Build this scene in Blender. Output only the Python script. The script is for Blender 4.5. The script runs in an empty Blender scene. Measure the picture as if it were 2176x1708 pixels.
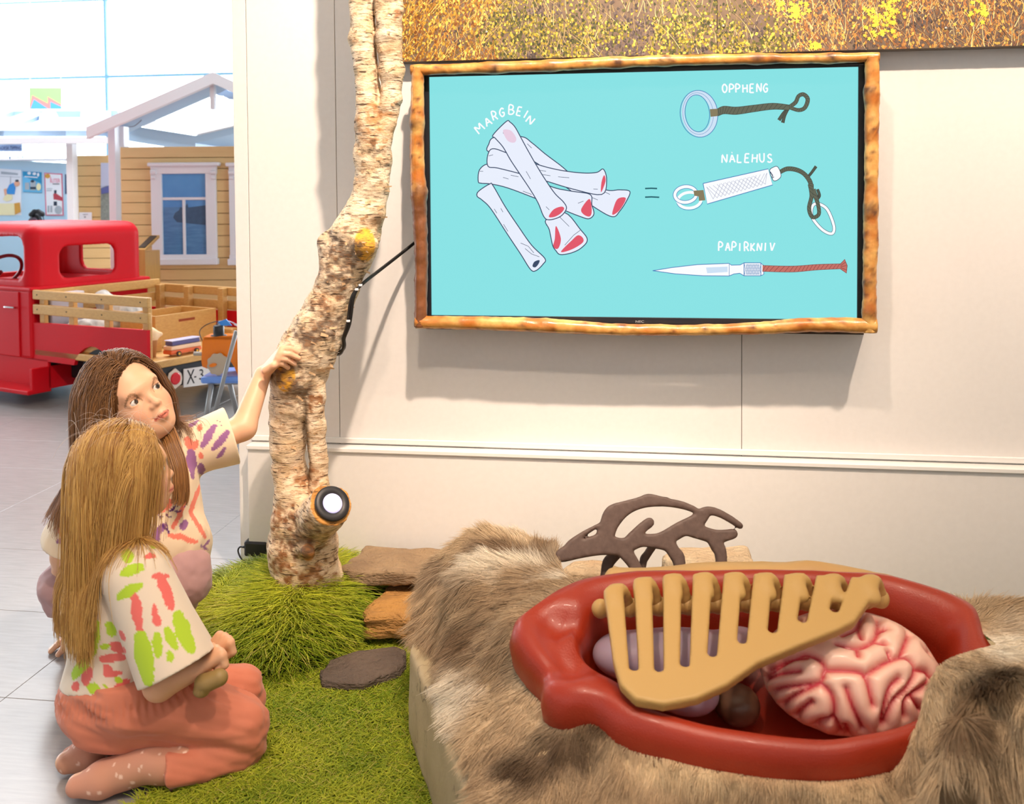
import bpy, bmesh, math, random
import numpy as np
from mathutils import Vector, Matrix
from mathutils.bvhtree import BVHTree

random.seed(7)
rng = np.random.default_rng(7)
SC = bpy.context.scene
COL = SC.collection

# ------------------------------------------------------------------ camera
def _rot(yaw, pitch, roll):
    cy, sy = math.cos(yaw), math.sin(yaw)
    r = np.array([cy, sy, 0.0]); f = np.array([-sy, cy, 0.0]); u = np.array([0, 0, 1.0])
    cp, sp = math.cos(pitch), math.sin(pitch)
    f2 = f*cp + u*sp; u2 = u*cp - f*sp
    cr, sr = math.cos(roll), math.sin(roll)
    return r*cr + u2*sr, u2*cr - r*sr, f2
CR, CU, CF = _rot(math.radians(8.214), math.radians(-2.031), math.radians(-0.397))
CAM = np.array([0.0, -2.8995, 1.2]); FPX = 2115.0; CYP = 481.66
cam_data = bpy.data.cameras.new('camera'); cam = bpy.data.objects.new('camera', cam_data); COL.objects.link(cam)
cam_data.sensor_width = 36.0; cam_data.lens = FPX/2176*36.0
cam_data.shift_x = 0.0; cam_data.shift_y = -(854.0-CYP)/2176.0
cam_data.clip_start = 0.02; cam_data.clip_end = 200
cam.matrix_world = Matrix(((CR[0], CU[0], -CF[0], CAM[0]), (CR[1], CU[1], -CF[1], CAM[1]), (CR[2], CU[2], -CF[2], CAM[2]), (0, 0, 0, 1)))
cam_data.dof.use_dof = True; cam_data.dof.focus_distance = 2.65; cam_data.dof.aperture_fstop = 5.6
SC.camera = cam
def ray(x, y): return CF*FPX + CR*(x-1088.0) - CU*(y-CYP)
def PX(x, y, Y): d = ray(x, y); return CAM + d*((Y-CAM[1])/d[1])           # pixel -> point on the plane Y
def PZ(x, y, z): d = ray(x, y); return CAM + d*((z-CAM[2])/d[2])           # pixel -> point at the height z
def PD(x, y, dep): return CAM + ray(x, y)*(dep/FPX)                        # pixel -> point at a distance
def PP(x, y, o, n):                                                        # pixel -> point on a plane
    d = ray(x, y); return CAM + d*(np.dot(np.asarray(o)-CAM, n)/np.dot(d, n))
def proj(P):
    d = np.asarray(P, float)-CAM; z = d @ CF
    return np.stack([1088 + FPX*(d @ CR)/z, CYP - FPX*(d @ CU)/z], -1)

# ------------------------------------------------------------------ world, lights, exposure
world = bpy.data.worlds.new('world'); SC.world = world; world.use_nodes = True
_bg = world.node_tree.nodes['Background']
_bg.inputs[0].default_value = (0.86, 0.93, 1.0, 1); _bg.inputs[1].default_value = 9.0
SC.view_settings.view_transform = 'Standard'; SC.view_settings.look = 'None'
SC.view_settings.exposure = 0.0; SC.view_settings.gamma = 1.0; SC.view_settings.use_curve_mapping = False
SC.cycles.use_denoising = True
SC.cycles.max_bounces = 7; SC.cycles.diffuse_bounces = 4; SC.cycles.transparent_max_bounces = 12
SC.cycles.sample_clamp_indirect = 6.0
def light(kind, name, loc, aim, energy, color, size=0.1, size_y=None, spot=None, blend=0.5, portal=False):
    l = bpy.data.lights.new(name, kind); o = bpy.data.objects.new(name, l); COL.objects.link(o)
    o.location = Vector(loc); o.rotation_euler = (Vector(aim)-Vector(loc)).to_track_quat('-Z', 'Y').to_euler()
    l.energy = energy; l.color = color
    if kind == 'AREA':
        l.shape = 'RECTANGLE'; l.size = size; l.size_y = size_y or size
        if portal: l.cycles.is_portal = True
    else: l.shadow_soft_size = size
    if spot: l.spot_size = math.radians(spot); l.spot_blend = blend
    return o
WARM = (1.0, 0.79, 0.625)
light('SPOT', 'track_spot_screen', (-0.08, -1.45, 3.05), (-0.55, 0.0, 1.48), 400, WARM, 0.035, spot=70, blend=0.9)
light('SPOT', 'track_spot_wall', (1.15, -1.45, 3.05), (0.72, 0.0, 1.58), 285, WARM, 0.035, spot=64, blend=0.9)
light('SPOT', 'track_spot_hide', (0.55, -2.35, 3.05), (0.15, -1.35, 0.3), 98, WARM, 0.05, spot=60, blend=0.8)
light('SPOT', 'track_spot_grass', (-0.35, -2.3, 3.05), (-0.85, -0.85, 0.15), 110, WARM, 0.05, spot=56, blend=0.8)
# unseen area light added above the bay as warm fill
light('AREA', 'warm_fill', (0.2, -2.2, 4.3), (0.2, -2.0, 0), 80, (1.0, 0.76, 0.54), 3.2, 3.0)
light('AREA', 'hall_fill', (-4.5, 5.2, 4.6), (-4.5, 5.2, 0), 650, (0.95, 0.97, 1.0), 5.0, 5.0)  # area light added to brighten the playhouse front, no lamp in view
# glazed sides of the hall
light('AREA', 'daylight_back', (-7.0, 13.8, 2.4), (-7.0, 0, 2.0), 1, (1, 1, 1), 17, 4.6, portal=True)
light('AREA', 'daylight_side', (-15.8, 7.4, 2.4), (0, 7.4, 1.6), 1, (1, 1, 1), 12.6, 4.6, portal=True)

# ------------------------------------------------------------------ materials
def mat(name, color, rough=0.6, metal=0.0, spec=0.5, noise=None, bump=None, emit=None, attr=None, sheen=0, coat=0, sss=0, trans=0, scale_vec=None, alpha=None):
    """noise=(scale, colour2, contrast) mixes a second tone; bump=(scale, strength, distance); attr = colour attribute name"""
    m = bpy.data.materials.new(name); m.use_nodes = True; nt = m.node_tree; N = nt.nodes; L = nt.links
    b = N['Principled BSDF']
    c4 = (*color, 1)
    b.inputs['Base Color'].default_value = c4; b.inputs['Roughness'].default_value = rough
    b.inputs['Metallic'].default_value = metal; b.inputs['Specular IOR Level'].default_value = spec
    if sheen: b.inputs['Sheen Weight'].default_value = sheen
    if coat: b.inputs['Coat Weight'].default_value = coat; b.inputs['Coat Roughness'].default_value = 0.12
    if sss:
        b.inputs['Subsurface Weight'].default_value = sss; b.inputs['Subsurface Radius'].default_value = (1.0, 0.35, 0.2); b.inputs['Subsurface Scale'].default_value = 0.012
    if trans: b.inputs['Transmission Weight'].default_value = trans
    tc = N.new('ShaderNodeTexCoord'); mp = N.new('ShaderNodeMapping'); L.new(tc.outputs['Object'], mp.inputs['Vector'])
    if scale_vec: mp.inputs['Scale'].default_value = scale_vec
    cur = None
    if attr:
        a = N.new('ShaderNodeAttribute'); a.attribute_name = attr; cur = a.outputs['Color']
    if noise:
        n = N.new('ShaderNodeTexNoise'); n.inputs['Scale'].default_value = noise[0]; n.inputs['Detail'].default_value = 6
        L.new(mp.outputs['Vector'], n.inputs['Vector'])
        r = N.new('ShaderNodeValToRGB'); w = 0.5-0.5*min(noise[2], 0.98)
        r.color_ramp.elements[0].position = w; r.color_ramp.elements[1].position = 1-w
        L.new(n.outputs['Fac'], r.inputs['Fac'])
        mx = N.new('ShaderNodeMix'); mx.data_type = 'RGBA'
        L.new(r.outputs['Color'], mx.inputs['Factor'])
        if cur is not None:
            L.new(cur, mx.inputs['A'])
            mu = N.new('ShaderNodeMix'); mu.data_type = 'RGBA'; mu.blend_type = 'MULTIPLY'; mu.inputs['Factor'].default_value = 1
            L.new(cur, mu.inputs['A']); mu.inputs['B'].default_value = (*noise[1], 1); L.new(mu.outputs['Result'], mx.inputs['B'])
        else:
            mx.inputs['A'].default_value = c4; mx.inputs['B'].default_value = (*noise[1], 1)
        cur = mx.outputs['Result']
    if cur is not None: L.new(cur, b.inputs['Base Color'])
    if bump:
        n2 = N.new('ShaderNodeTexNoise'); n2.inputs['Scale'].default_value = bump[0]; n2.inputs['Detail'].default_value = 5
        L.new(mp.outputs['Vector'], n2.inputs['Vector'])
        bp = N.new('ShaderNodeBump'); bp.inputs['Strength'].default_value = bump[1]; bp.inputs['Distance'].default_value = bump[2]
        L.new(n2.outputs['Fac'], bp.inputs['Height']); L.new(bp.outputs['Normal'], b.inputs['Normal'])
    if emit:
        b.inputs['Emission Color'].default_value = (*emit[0], 1); b.inputs['Emission Strength'].default_value = emit[1]
        if attr and emit[0] is None: pass
    return m
def s2l(r, g, b):
    f = lambda c: (c/12.92 if c <= 0.04045 else ((c+0.055)/1.055)**2.4)
    return (f(r/255), f(g/255), f(b/255))

# ------------------------------------------------------------------ objects
def link(name, me, m=None, parent=None, smooth=False):
    o = bpy.data.objects.new(name, me); COL.objects.link(o)
    if m is not None and not me.materials: me.materials.append(m)
    if parent is not None: o.parent = parent
    if smooth: me.shade_smooth()
    return o
def tag(o, label=None, cat=None, group=None, kind=None):
    if label: o['label'] = label
    if cat: o['category'] = cat
    if group: o['group'] = group
    if kind: o['kind'] = kind
    return o
def thing(name, label, cat, loc=(0, 0, 0), group=None):
    o = bpy.data.objects.new(name, None); COL.objects.link(o); o.location = Vector(loc); o.empty_display_size = 0.05
    return tag(o, label, cat, group)
def pym(name, v, f, m=None, parent=None, smooth=False, attr=None):
    """mesh from lists; vertices are world coordinates, a parent Empty's location is subtracted"""
    v = np.asarray(v, float)
    if parent is not None:
        p = parent; off = np.zeros(3)
        while p is not None: off += np.array(p.location); p = p.parent
        v = v-off
    me = bpy.data.meshes.new(name)
    if isinstance(f, np.ndarray):
        nf, k = f.shape
        me.vertices.add(len(v)); me.vertices.foreach_set('co', v.astype(np.float32).ravel())
        me.loops.add(nf*k); me.loops.foreach_set('vertex_index', f.astype(np.int32).ravel())
        me.polygons.add(nf); me.polygons.foreach_set('loop_start', np.arange(0, nf*k, k, dtype=np.int32))
        me.update(calc_edges=True); me.validate()
    else:
        me.from_pydata(v.tolist(), [], f); me.update()
    if attr is not None:
        for an, ac in attr.items():
            ca = me.color_attributes.new(an, 'FLOAT_COLOR', 'POINT')
            c = np.ones((len(v), 4), np.float32); c[:, :3] = ac; ca.data.foreach_set('color', c.ravel())
    return link(name, me, m, parent, smooth)
class MB:
    """collects shapes into one mesh"""
    def __init__(s): s.v = []; s.f = []
    def add(s, v, f):
        o = len(s.v); s.v += [tuple(map(float, p)) for p in v]; s.f += [tuple(i+o for i in q) for q in f]; return s
    def box(s, lo, hi, bev=0.0, M=None):
        lo = np.minimum(lo, hi); hi = np.maximum(np.asarray(lo), hi) if False else np.maximum(lo, hi)
        return s.obox((np.array(lo)+np.array(hi))/2, np.eye(3) if M is None else M, (np.array(hi)-np.array(lo)), bev)
    def obox(s, c, M, size, bev=0.0):
        """oriented box: rows of M are the axes; chamfered edges when bev > 0"""
        c = np.asarray(c, float); M = np.asarray(M, float); h = np.asarray(size, float)/2
        if bev <= 0:
            v = [c + M[0]*h[0]*a + M[1]*h[1]*b + M[2]*h[2]*d for a in (-1, 1) for b in (-1, 1) for d in (-1, 1)]
            return s.add(v, [(0, 1, 3, 2), (4, 6, 7, 5), (0, 4, 5, 1), (2, 3, 7, 6), (0, 2, 6, 4), (1, 5, 7, 3)])
        b = min(bev, h.min()*0.95); bm = bmesh.new(); bmesh.ops.create_cube(bm, size=1.0)
        for q in bm.verts: q.co = Vector((q.co.x*2*h[0], q.co.y*2*h[1], q.co.z*2*h[2]))
        bmesh.ops.bevel(bm, geom=bm.edges[:], offset=b, segments=2, profile=0.5, affect='EDGES')
        bm.verts.index_update()
        v = [c + M[0]*q.co.x + M[1]*q.co.y + M[2]*q.co.z for q in bm.verts]; f = [[q.index for q in p.verts] for p in bm.faces]
        bm.free(); return s.add(v, f)
    def tube(s, pts, rad, n=8, cap=True, closed=False, flat=None):
        v, f = tube(pts, rad, n, cap, closed, flat); return s.add(v, f)
    def prism(s, poly, ext):
        """poly: 3D points, ext: extrusion vector"""
        poly = [np.asarray(p, float) for p in poly]; n = len(poly); ext = np.asarray(ext, float)
        v = poly + [p+ext for p in poly]
        return s.add(v, [tuple(range(n))[::-1], tuple(range(n, 2*n))] + [(i, (i+1) % n, n+(i+1) % n, n+i) for i in range(n)])
    def disc(s, c, ax, r, n=20):
        a, b = perp(ax); c = np.asarray(c, float)
        return s.add([c + r*(a*math.cos(t)+b*math.sin(t)) for t in np.linspace(0, 2*math.pi, n, endpoint=False)], [tuple(range(n))])
    def lathe(s, c, ax, prof, n=20):
        """prof: [(along, radius)...] about the axis"""
        a, b = perp(ax); ax = np.asarray(ax, float)/np.linalg.norm(ax); c = np.asarray(c, float)
        v = []; f = []
        for (h, r) in prof:
            for k in range(n):
                t = 2*math.pi*k/n; v.append(c + ax*h + r*(a*math.cos(t)+b*math.sin(t)))
        for i in range(len(prof)-1):
            for k in range(n): f.append((i*n+k, i*n+(k+1) % n, (i+1)*n+(k+1) % n, (i+1)*n+k))
        f.append(tuple(range(n))[::-1]); f.append(tuple(range((len(prof)-1)*n, len(prof)*n)))
        return s.add(v, f)
    def build(s, name, m=None, parent=None, smooth=False, label=None):
        o = pym(name, s.v, s.f, m, parent, smooth)
        if label: o['label'] = label
        return o
def perp(ax):
    ax = np.asarray(ax, float); ax = ax/np.linalg.norm(ax)
    t = np.array([0, 0, 1.0]) if abs(ax[2]) < 0.9 else np.array([1.0, 0, 0])
    a = np.cross(t, ax); a /= np.linalg.norm(a); return a, np.cross(ax, a)
def tube(pts, rad, n=8, cap=True, closed=False, flat=None):
    pts = np.asarray(pts, float); N = len(pts)
    rad = np.full(N, rad) if np.isscalar(rad) else np.asarray(rad, float)
    T = np.gradient(pts, axis=0) if not closed else np.roll(pts, -1, 0)-np.roll(pts, 1, 0)
    T /= np.linalg.norm(T, axis=1)[:, None]+1e-12
    a, b = perp(T[0]); v = []; f = []
    for i in range(N):
        a = a - T[i]*np.dot(a, T[i]); a /= np.linalg.norm(a)+1e-12; b = np.cross(T[i], a)
        for k in range(n):
            t = 2*math.pi*k/n; v.append(pts[i] + rad[i]*(a*math.cos(t)+b*math.sin(t)*(flat or 1.0)))
    for i in range(N if closed else N-1):
        j = (i+1) % N
        for k in range(n): f.append((i*n+k, i*n+(k+1) % n, j*n+(k+1) % n, j*n+k))
    if cap and not closed: f.append(tuple(range(n))[::-1]); f.append(tuple(range((N-1)*n, N*n)))
    return v, f
def crv(pts, n=24, closed=False):
    """smooth curve through points (Catmull-Rom)"""
    P = np.asarray(pts, float); K = len(P); out = []
    seg = K if closed else K-1
    per = max(2, int(round(n/seg)))
    for i in range(seg):
        if closed: p0, p1, p2, p3 = P[(i-1) % K], P[i], P[(i+1) % K], P[(i+2) % K]
        else: p0, p1, p2, p3 = P[max(i-1, 0)], P[i], P[i+1], P[min(i+2, K-1)]
        for t in np.linspace(0, 1, per, endpoint=False):
            out.append(0.5*((2*p1)+(-p0+p2)*t+(2*p0-5*p1+4*p2-p3)*t*t+(-p0+3*p1-3*p2+p3)*t**3))
    if not closed: out.append(P[-1])
    return np.array(out)
def resample(pts, n):
    P = np.asarray(pts, float); d = np.r_[0, np.cumsum(np.linalg.norm(np.diff(P, axis=0), axis=1))]
    t = np.linspace(0, d[-1], n); return np.stack([np.interp(t, d, P[:, k]) for k in range(P.shape[1])], 1)

# ------------------------------------------------------------------ noise and implicit surfaces
def _h(ix, iy, iz, s=0):
    n = (ix*374761393 + iy*668265263 + iz*2147483647 + s*1274126177).astype(np.int64) & 0xffffffff
    n = ((n ^ (n >> 13))*1274126177) & 0xffffffff
    return ((n ^ (n >> 16)) & 0xffffff).astype(np.float32)/16777215.0
def vnoise(P, sc, seed=0):
    Q = np.asarray(P, float)*sc + 100.5; I = np.floor(Q).astype(np.int64); Fr = (Q-I).astype(np.float32); Fr = Fr*Fr*(3-2*Fr)
    o = 0
    for a in (0, 1):
        for b in (0, 1):
            for c in (0, 1):
                w = (Fr[:, 0] if a else 1-Fr[:, 0])*(Fr[:, 1] if b else 1-Fr[:, 1])*(Fr[:, 2] if c else 1-Fr[:, 2])
                o = o + w*_h(I[:, 0]+a, I[:, 1]+b, I[:, 2]+c, seed)
    return o*2-1
def fbm(P, sc, oct=4, seed=0):
    o = 0; a = 1.0
    for k in range(oct): o = o + a*vnoise(P, sc*2**k, seed+k*7); a *= 0.5
    return o
def cap(a, b, ra, rb=None):
    """tapered capsule"""
    a = np.asarray(a, float); b = np.asarray(b, float); rb = ra if rb is None else rb; d = b-a; L2 = max(d @ d, 1e-12)
    lo = np.minimum(a-ra, b-rb); hi = np.maximum(a+ra, b+rb)
    def f(P):
        t = np.clip(((P-a) @ d)/L2, 0, 1); return np.linalg.norm(P-a-t[:, None]*d, axis=1) - (ra+(rb-ra)*t)
    f.lo, f.hi = lo, hi; return f
def ell(c, r, R=None):
    c = np.asarray(c, float); r = np.asarray(r, float); R = np.eye(3) if R is None else np.asarray(R, float)   # rows of R: axes
    m = r.max(); lo, hi = c-m, c+m
    def f(P):
        q = (P-c) @ R.T; k0 = np.linalg.norm(q/r, axis=1); k1 = np.linalg.norm(q/(r*r), axis=1)+1e-9
        return np.where(k0 < 1e-4, -r.min(), k0*(k0-1)/k1)
    f.lo, f.hi = lo, hi; return f
def smin(a, b, k):
    if k <= 0: return np.minimum(a, b)
    h = np.clip(0.5+0.5*(b-a)/k, 0, 1); return b+(a-b)*h-k*h*(1-h)
def smax(a, b, k): return -smin(-a, -b, k)
def union(parts, k=0.02):
    """parts: functions or (function, k)"""
    fs = [(p if isinstance(p, tuple) else (p, k)) for p in parts]
    def f(P):
        d = np.full(len(P), 0.5); mg = 0.09; pl, ph_ = P.min(0), P.max(0)
        for g, kk in fs:
            if (g.lo-mg > ph_).any() or (g.hi+mg < pl).any(): continue
            if (pl > g.lo-mg).all() and (ph_ < g.hi+mg).all(): d = smin(d, g(P), kk); continue
            m = ((P > g.lo-mg) & (P < g.hi+mg)).all(1); c = m.sum()
            if c == 0: continue
            if c > 0.7*len(P): d = smin(d, g(P), kk)
            else: d[m] = smin(d[m], g(P[m]), kk)
        return d
    f.lo = np.min([g.lo for g, _ in fs], 0); f.hi = np.max([g.hi for g, _ in fs], 0); return f
def chain(pts, rad, k=0.01):
    return union([cap(pts[i], pts[i+1], rad[i], rad[i+1]) for i in range(len(pts)-1)], k)
def surf(f, h, pad=0.03, lo=None, hi=None):
    """surface nets on a sparse grid -> verts, quads"""
    lo = np.asarray(f.lo if lo is None else lo)-pad; hi = np.asarray(f.hi if hi is None else hi)+pad
    B = 8; H = h*B; n = np.ceil((hi-lo)/H).astype(int)
    I = np.stack(np.meshgrid(*[np.arange(k) for k in n], indexing='ij'), -1).reshape(-1, 3)
    d = f(lo+(I+0.5)*H); I = I[np.abs(d) < H*1.25]
    g = np.stack(np.meshgrid(*[np.arange(B+1)]*3, indexing='ij'), -1).reshape(-1, 3)
    G = n*B+4
    keys = []; pos = []; q0 = []; 
    I = I[np.lexsort((I[:, 1]//4, I[:, 0]//4, I[:, 2]//4))]
    for s in range(0, len(I), 160):
        Ib = I[s:s+160]; node = (Ib[:, None, :]*B+g[None])                 # nb, 729, 3
        val = f((lo+node.reshape(-1, 3)*h)).reshape(len(Ib), B+1, B+1, B+1)
        sg = val < 0
        c = [sg[:, i:B+i, j:B+j, k:B+k] for i in (0, 1) for j in (0, 1) for k in (0, 1)]
        cnt = sum(x.astype(np.int8) for x in c); act = (cnt > 0) & (cnt < 8)
        bi, x, y, z = np.nonzero(act)
        if len(bi) == 0: continue
        acc = np.zeros((len(bi), 3)); num = np.zeros(len(bi))
        V = {(i, j, k): val[bi, x+i, y+j, z+k] for i in (0, 1) for j in (0, 1) for k in (0, 1)}
        for ax in range(3):
            for u in (0, 1):
                for w in (0, 1):
                    p = [u, w]; p.insert(ax, 0); q = [u, w]; q.insert(ax, 1)
                    a = V[tuple(p)]; b = V[tuple(q)]; m = (a < 0) != (b < 0)
                    t = np.where(m, a/np.where(m, a-b, 1), 0)
                    for k in range(3): acc[:, k] += np.where(m, (t if k == ax else p[k]), 0)
                    num += m
        cell = Ib[bi]*B+np.stack([x, y, z], 1)
        keys.append((cell[:, 0]*G[1]+cell[:, 1])*G[2]+cell[:, 2]); pos.append(lo+(cell+acc/num[:, None])*h)
        for ax in range(3):                                                  # grid edges that cross the surface
            sl0 = [slice(None)]+[slice(0, B)]*3; sl1 = list(sl0); sl1[ax+1] = slice(1, B+1)
            a = sg[tuple(sl0)]; b = sg[tuple(sl1)]
            eb, ex, ey, ez = np.nonzero(a != b)
            node_i = Ib[eb]*B+np.stack([ex, ey, ez], 1); flip = a[eb, ex, ey, ez]
            q0.append((ax, node_i, flip))
    keys = np.concatenate(keys); pos = np.concatenate(pos)
    uk, ui = np.unique(keys, return_index=True); pos = pos[ui]
    faces = []
    for ax, nd, flip in q0:
        u, w = [(1, 2), (2, 0), (0, 1)][ax]
        ids = []
        for du, dw in ((0, 0), (-1, 0), (-1, -1), (0, -1)):
            c = nd.copy(); c[:, u] += du; c[:, w] += dw
            kk = (c[:, 0]*G[1]+c[:, 1])*G[2]+c[:, 2]; p = np.searchsorted(uk, kk); p = np.clip(p, 0, len(uk)-1)
            ids.append(np.where(uk[p] == kk, p, -1))
        Q = np.stack(ids, 1); ok = (Q >= 0).all(1); Q = Q[ok]; fl = flip[ok]
        Q[~fl] = Q[~fl][:, ::-1]; faces.append(Q)
    return pos, np.concatenate(faces)
def sdf_obj(name, f, h, m, parent=None, smooth=True, attr=None, pad=0.03, lo=None, hi=None, disp=None):
    v, q = surf(f, h, pad, lo, hi)
    if disp is not None: v = v+disp(v)
    a = None if attr is None else {k: fn(v) for k, fn in attr.items()}
    o = pym(name, v, q, m, parent, smooth, a); o['_n'] = 0; del o['_n']
    return o
def bvh_of(v, q): return BVHTree.FromPolygons([Vector(p) for p in v], [tuple(map(int, x)) for x in q])
def hit(bvh, x, y):
    d = Vector(ray(x, y)).normalized(); r = bvh.ray_cast(Vector(CAM), d)
    return None if r[0] is None else np.array(r[0])
def strands(name, P, rad, m, parent=None, cols=None):
    """hair curves: P (n, k, 3) world points, rad (k,) or (n, k)"""
    n, k, _ = P.shape
    if parent is not None:
        p = parent; off = np.zeros(3)
        while p is not None: off += np.array(p.location); p = p.parent
        P = P-off
    hc = bpy.data.hair_curves.new(name); hc.add_curves([k]*n)
    hc.points.foreach_set('position', P.astype(np.float32).ravel())
    R = np.broadcast_to(np.asarray(rad, np.float32), (n, k)); hc.points.foreach_set('radius', np.ascontiguousarray(R).ravel())
    if cols is not None:
        a = hc.attributes.new('col', 'FLOAT_COLOR', 'CURVE'); c = np.ones((n, 4), np.float32); c[:, :3] = cols; a.data.foreach_set('color', c.ravel())
    hc.materials.append(m); o = bpy.data.objects.new(name, hc); COL.objects.link(o)
    if parent is not None: o.parent = parent
    return o
# ================================================================== ROOM
M_wall = mat('wall_white', (0.82, 0.79, 0.76), 0.42, noise=(60, (0.80, 0.77, 0.74), 0.3), bump=(900, 0.05, 0.0004))
M_joint = mat('wall_core', (0.30, 0.27, 0.24), 0.8)
M_trimw = mat('trim_white', (0.84, 0.82, 0.79), 0.22)
M_ceil = mat('ceiling_white', (0.62, 0.60, 0.57), 0.9)
M_floorb = mat('floor_base', (0.10, 0.10, 0.10), 0.7)
def floor_mat():
    m = mat('floor_vinyl', (0.36, 0.34, 0.33), 0.24, noise=(9, (0.30, 0.285, 0.28), 0.45), bump=(40, 0.06, 0.002), scale_vec=(1.2, 9, 1))
    return m
M_floor = floor_mat()
XC = PX(512, 1228, 0)[0]                                   # free end of the partition
Z_LEDGE = PX(1370, 962, 0)[2]; Z_PB = PX(2100, 1277, -0.045)[2]
fl = MB().box((-16, -6, -0.06), (8, 14, -0.004)).build('floor', M_floorb); tag(fl, kind='structure')
tile_me = None
k = 0
for ix in range(-10, 0):
    for iy in range(-4, 14):
        x0 = -0.62+ix*0.92; y0 = -0.30+iy*0.46
        if tile_me is None:
            tile_me = MB().box((0.0006, 0.0006, -0.02), (0.9194, 0.4594, 0.0), 0.0012).build('floor_tile', M_floor, fl)
            o = tile_me
        else:
            o = bpy.data.objects.new('floor_tile', tile_me.data); COL.objects.link(o); o.parent = fl
        o.location = (x0, y0, 0)
ce = MB().box((-16, -6, 4.7), (8, 14, 4.8)).build('ceiling', M_ceil); tag(ce, kind='structure')
tag(MB().box((3.0, -6, 0), (3.1, 0.1, 4.7)).build('wall_right', M_wall), kind='structure')
tag(MB().box((-16, -6, 0), (3.1, -5.9, 4.7)).build('wall_rear', M_wall), kind='structure')
tag(MB().box((7.9, 0.1, 0), (8, 14, 4.7)).build('wall_hall', M_wall), kind='structure')
tag(MB().box((-16, -5.9, 0), (-15.9, 1.0, 4.7)).build('wall_left', M_wall), kind='structure')
# partition with panels
wb = MB().box((XC+0.004, 0.004, 0.0), (3.0, 0.12, 3.3)).build('wall_back', M_joint); tag(wb, kind='structure')
xs1 = PX(722, 900, 0)[0]; xs2 = PX(1576, 900, 0)[0]; xa = PX(541, 1200, 0)[0]
w = xs2-xs1
segs = [(XC, xa), (xa, xs1), (xs1, xs2), (xs2, xs2+w), (xs2+w, 3.0)]
for i, (a, b) in enumerate(segs):
    g = 0.0009
    zb = 0.0
    MB().box((a+g, 0.0, 0.0), (b-g, 0.02, 3.3), 0.0015).build('wall_panel', M_wall, wb)
MB().box((XC+0.001, 0.0, 0.0), (XC+0.003, 0.12, 3.3)).build('end_panel', M_wall, wb)
for (a, b) in ((xa+0.001, 3.0),):
    kp_o = MB().box((a, -0.045, Z_PB), (b, -0.0005, Z_LEDGE-0.001), 0.003).build('baseboard_back', M_wall); tag(kp_o, kind='structure')
MB().box((xa+0.001, -0.052, Z_LEDGE-0.013), (3.0, -0.0005, Z_LEDGE-0.0005), 0.002).build('ledge_strip', M_trimw, kp_o)
MB().box((xa+0.001, -0.010, Z_LEDGE+0.004), (3.0, -0.0005, Z_LEDGE+0.020), 0.002).build('ledge_lip', M_trimw, kp_o)
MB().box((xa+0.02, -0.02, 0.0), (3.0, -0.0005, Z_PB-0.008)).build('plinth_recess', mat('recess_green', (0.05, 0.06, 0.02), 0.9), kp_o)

# ------------------------------------------------------------------ far glazing of the hall
M_mull = mat('mullion_blue', (0.16, 0.34, 0.48), 0.5)
def glass_mat():
    m = bpy.data.materials.new('window_glass'); m.use_nodes = True; nt = m.node_tree; nt.nodes.remove(nt.nodes['Principled BSDF'])
    t = nt.nodes.new('ShaderNodeBsdfTransparent'); t.inputs[0].default_value = (0.97, 0.99, 1, 1)
    g = nt.nodes.new('ShaderNodeBsdfGlossy'); g.inputs['Roughness'].default_value = 0.02
    mx = nt.nodes.new('ShaderNodeMixShader'); mx.inputs[0].default_value = 0.05
    nt.links.new(t.outputs[0], mx.inputs[1]); nt.links.new(g.outputs[0], mx.inputs[2])
    nt.links.new(mx.outputs[0], nt.nodes['Material Output'].inputs[0]); return m
M_glass = glass_mat()
YW = 13.9
zt = PX(230, 163, YW)[2]; xm = PX(226, 120, YW)[0]
def glazing(name, n, o, ax, xs, zs, mw):
    """grid of mullions and panes: ax = horizontal direction, xs = mullion stations, zs = transom heights"""
    o = np.asarray(o, float); ax = np.asarray(ax, float); nn = np.array([-ax[1], ax[0], 0]); R = np.array([ax, nn, [0, 0, 1.0]])
    w0 = MB().obox(o+ax*(xs[0]+xs[-1])/2+np.array([0, 0, zs[0]+mw]), R, (xs[-1]-xs[0], 0.08, mw)).build(name, M_mull); tag(w0, kind='structure')
    for x in xs: MB().obox(o+ax*x+np.array([0, 0, (zs[0]+zs[-1])/2]), R, (mw, 0.07, zs[-1]-zs[0])).build('mullion', M_mull, w0)
    for z in zs: MB().obox(o+ax*(xs[0]+xs[-1])/2+np.array([0, 0, z]), R, (xs[-1]-xs[0], 0.06, mw)).build('transom', M_mull, w0)
    for i in range(len(xs)-1):
        for j in range(len(zs)-1):
            c = o+ax*(xs[i]+xs[i+1])/2+np.array([0, 0, (zs[j]+zs[j+1])/2])
            MB().obox(c, R, (xs[i+1]-xs[i]-mw, 0.012, zs[j+1]-zs[j]-mw)).build('pane', M_glass, w0)
    return w0
glazing('window_1', 0, (xm, YW, 0), (1, 0, 0), [-6.0, -3.0, 0, 3.0, 6.0, 9.0], [0.05, zt, 4.7], 0.05)
glazing('window_2', 0, (-15.9, 0, 0), (0, 1, 0), [1, 4, 7, 10, 13.8], [0.05, 2.3, 4.7], 0.06)
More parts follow.
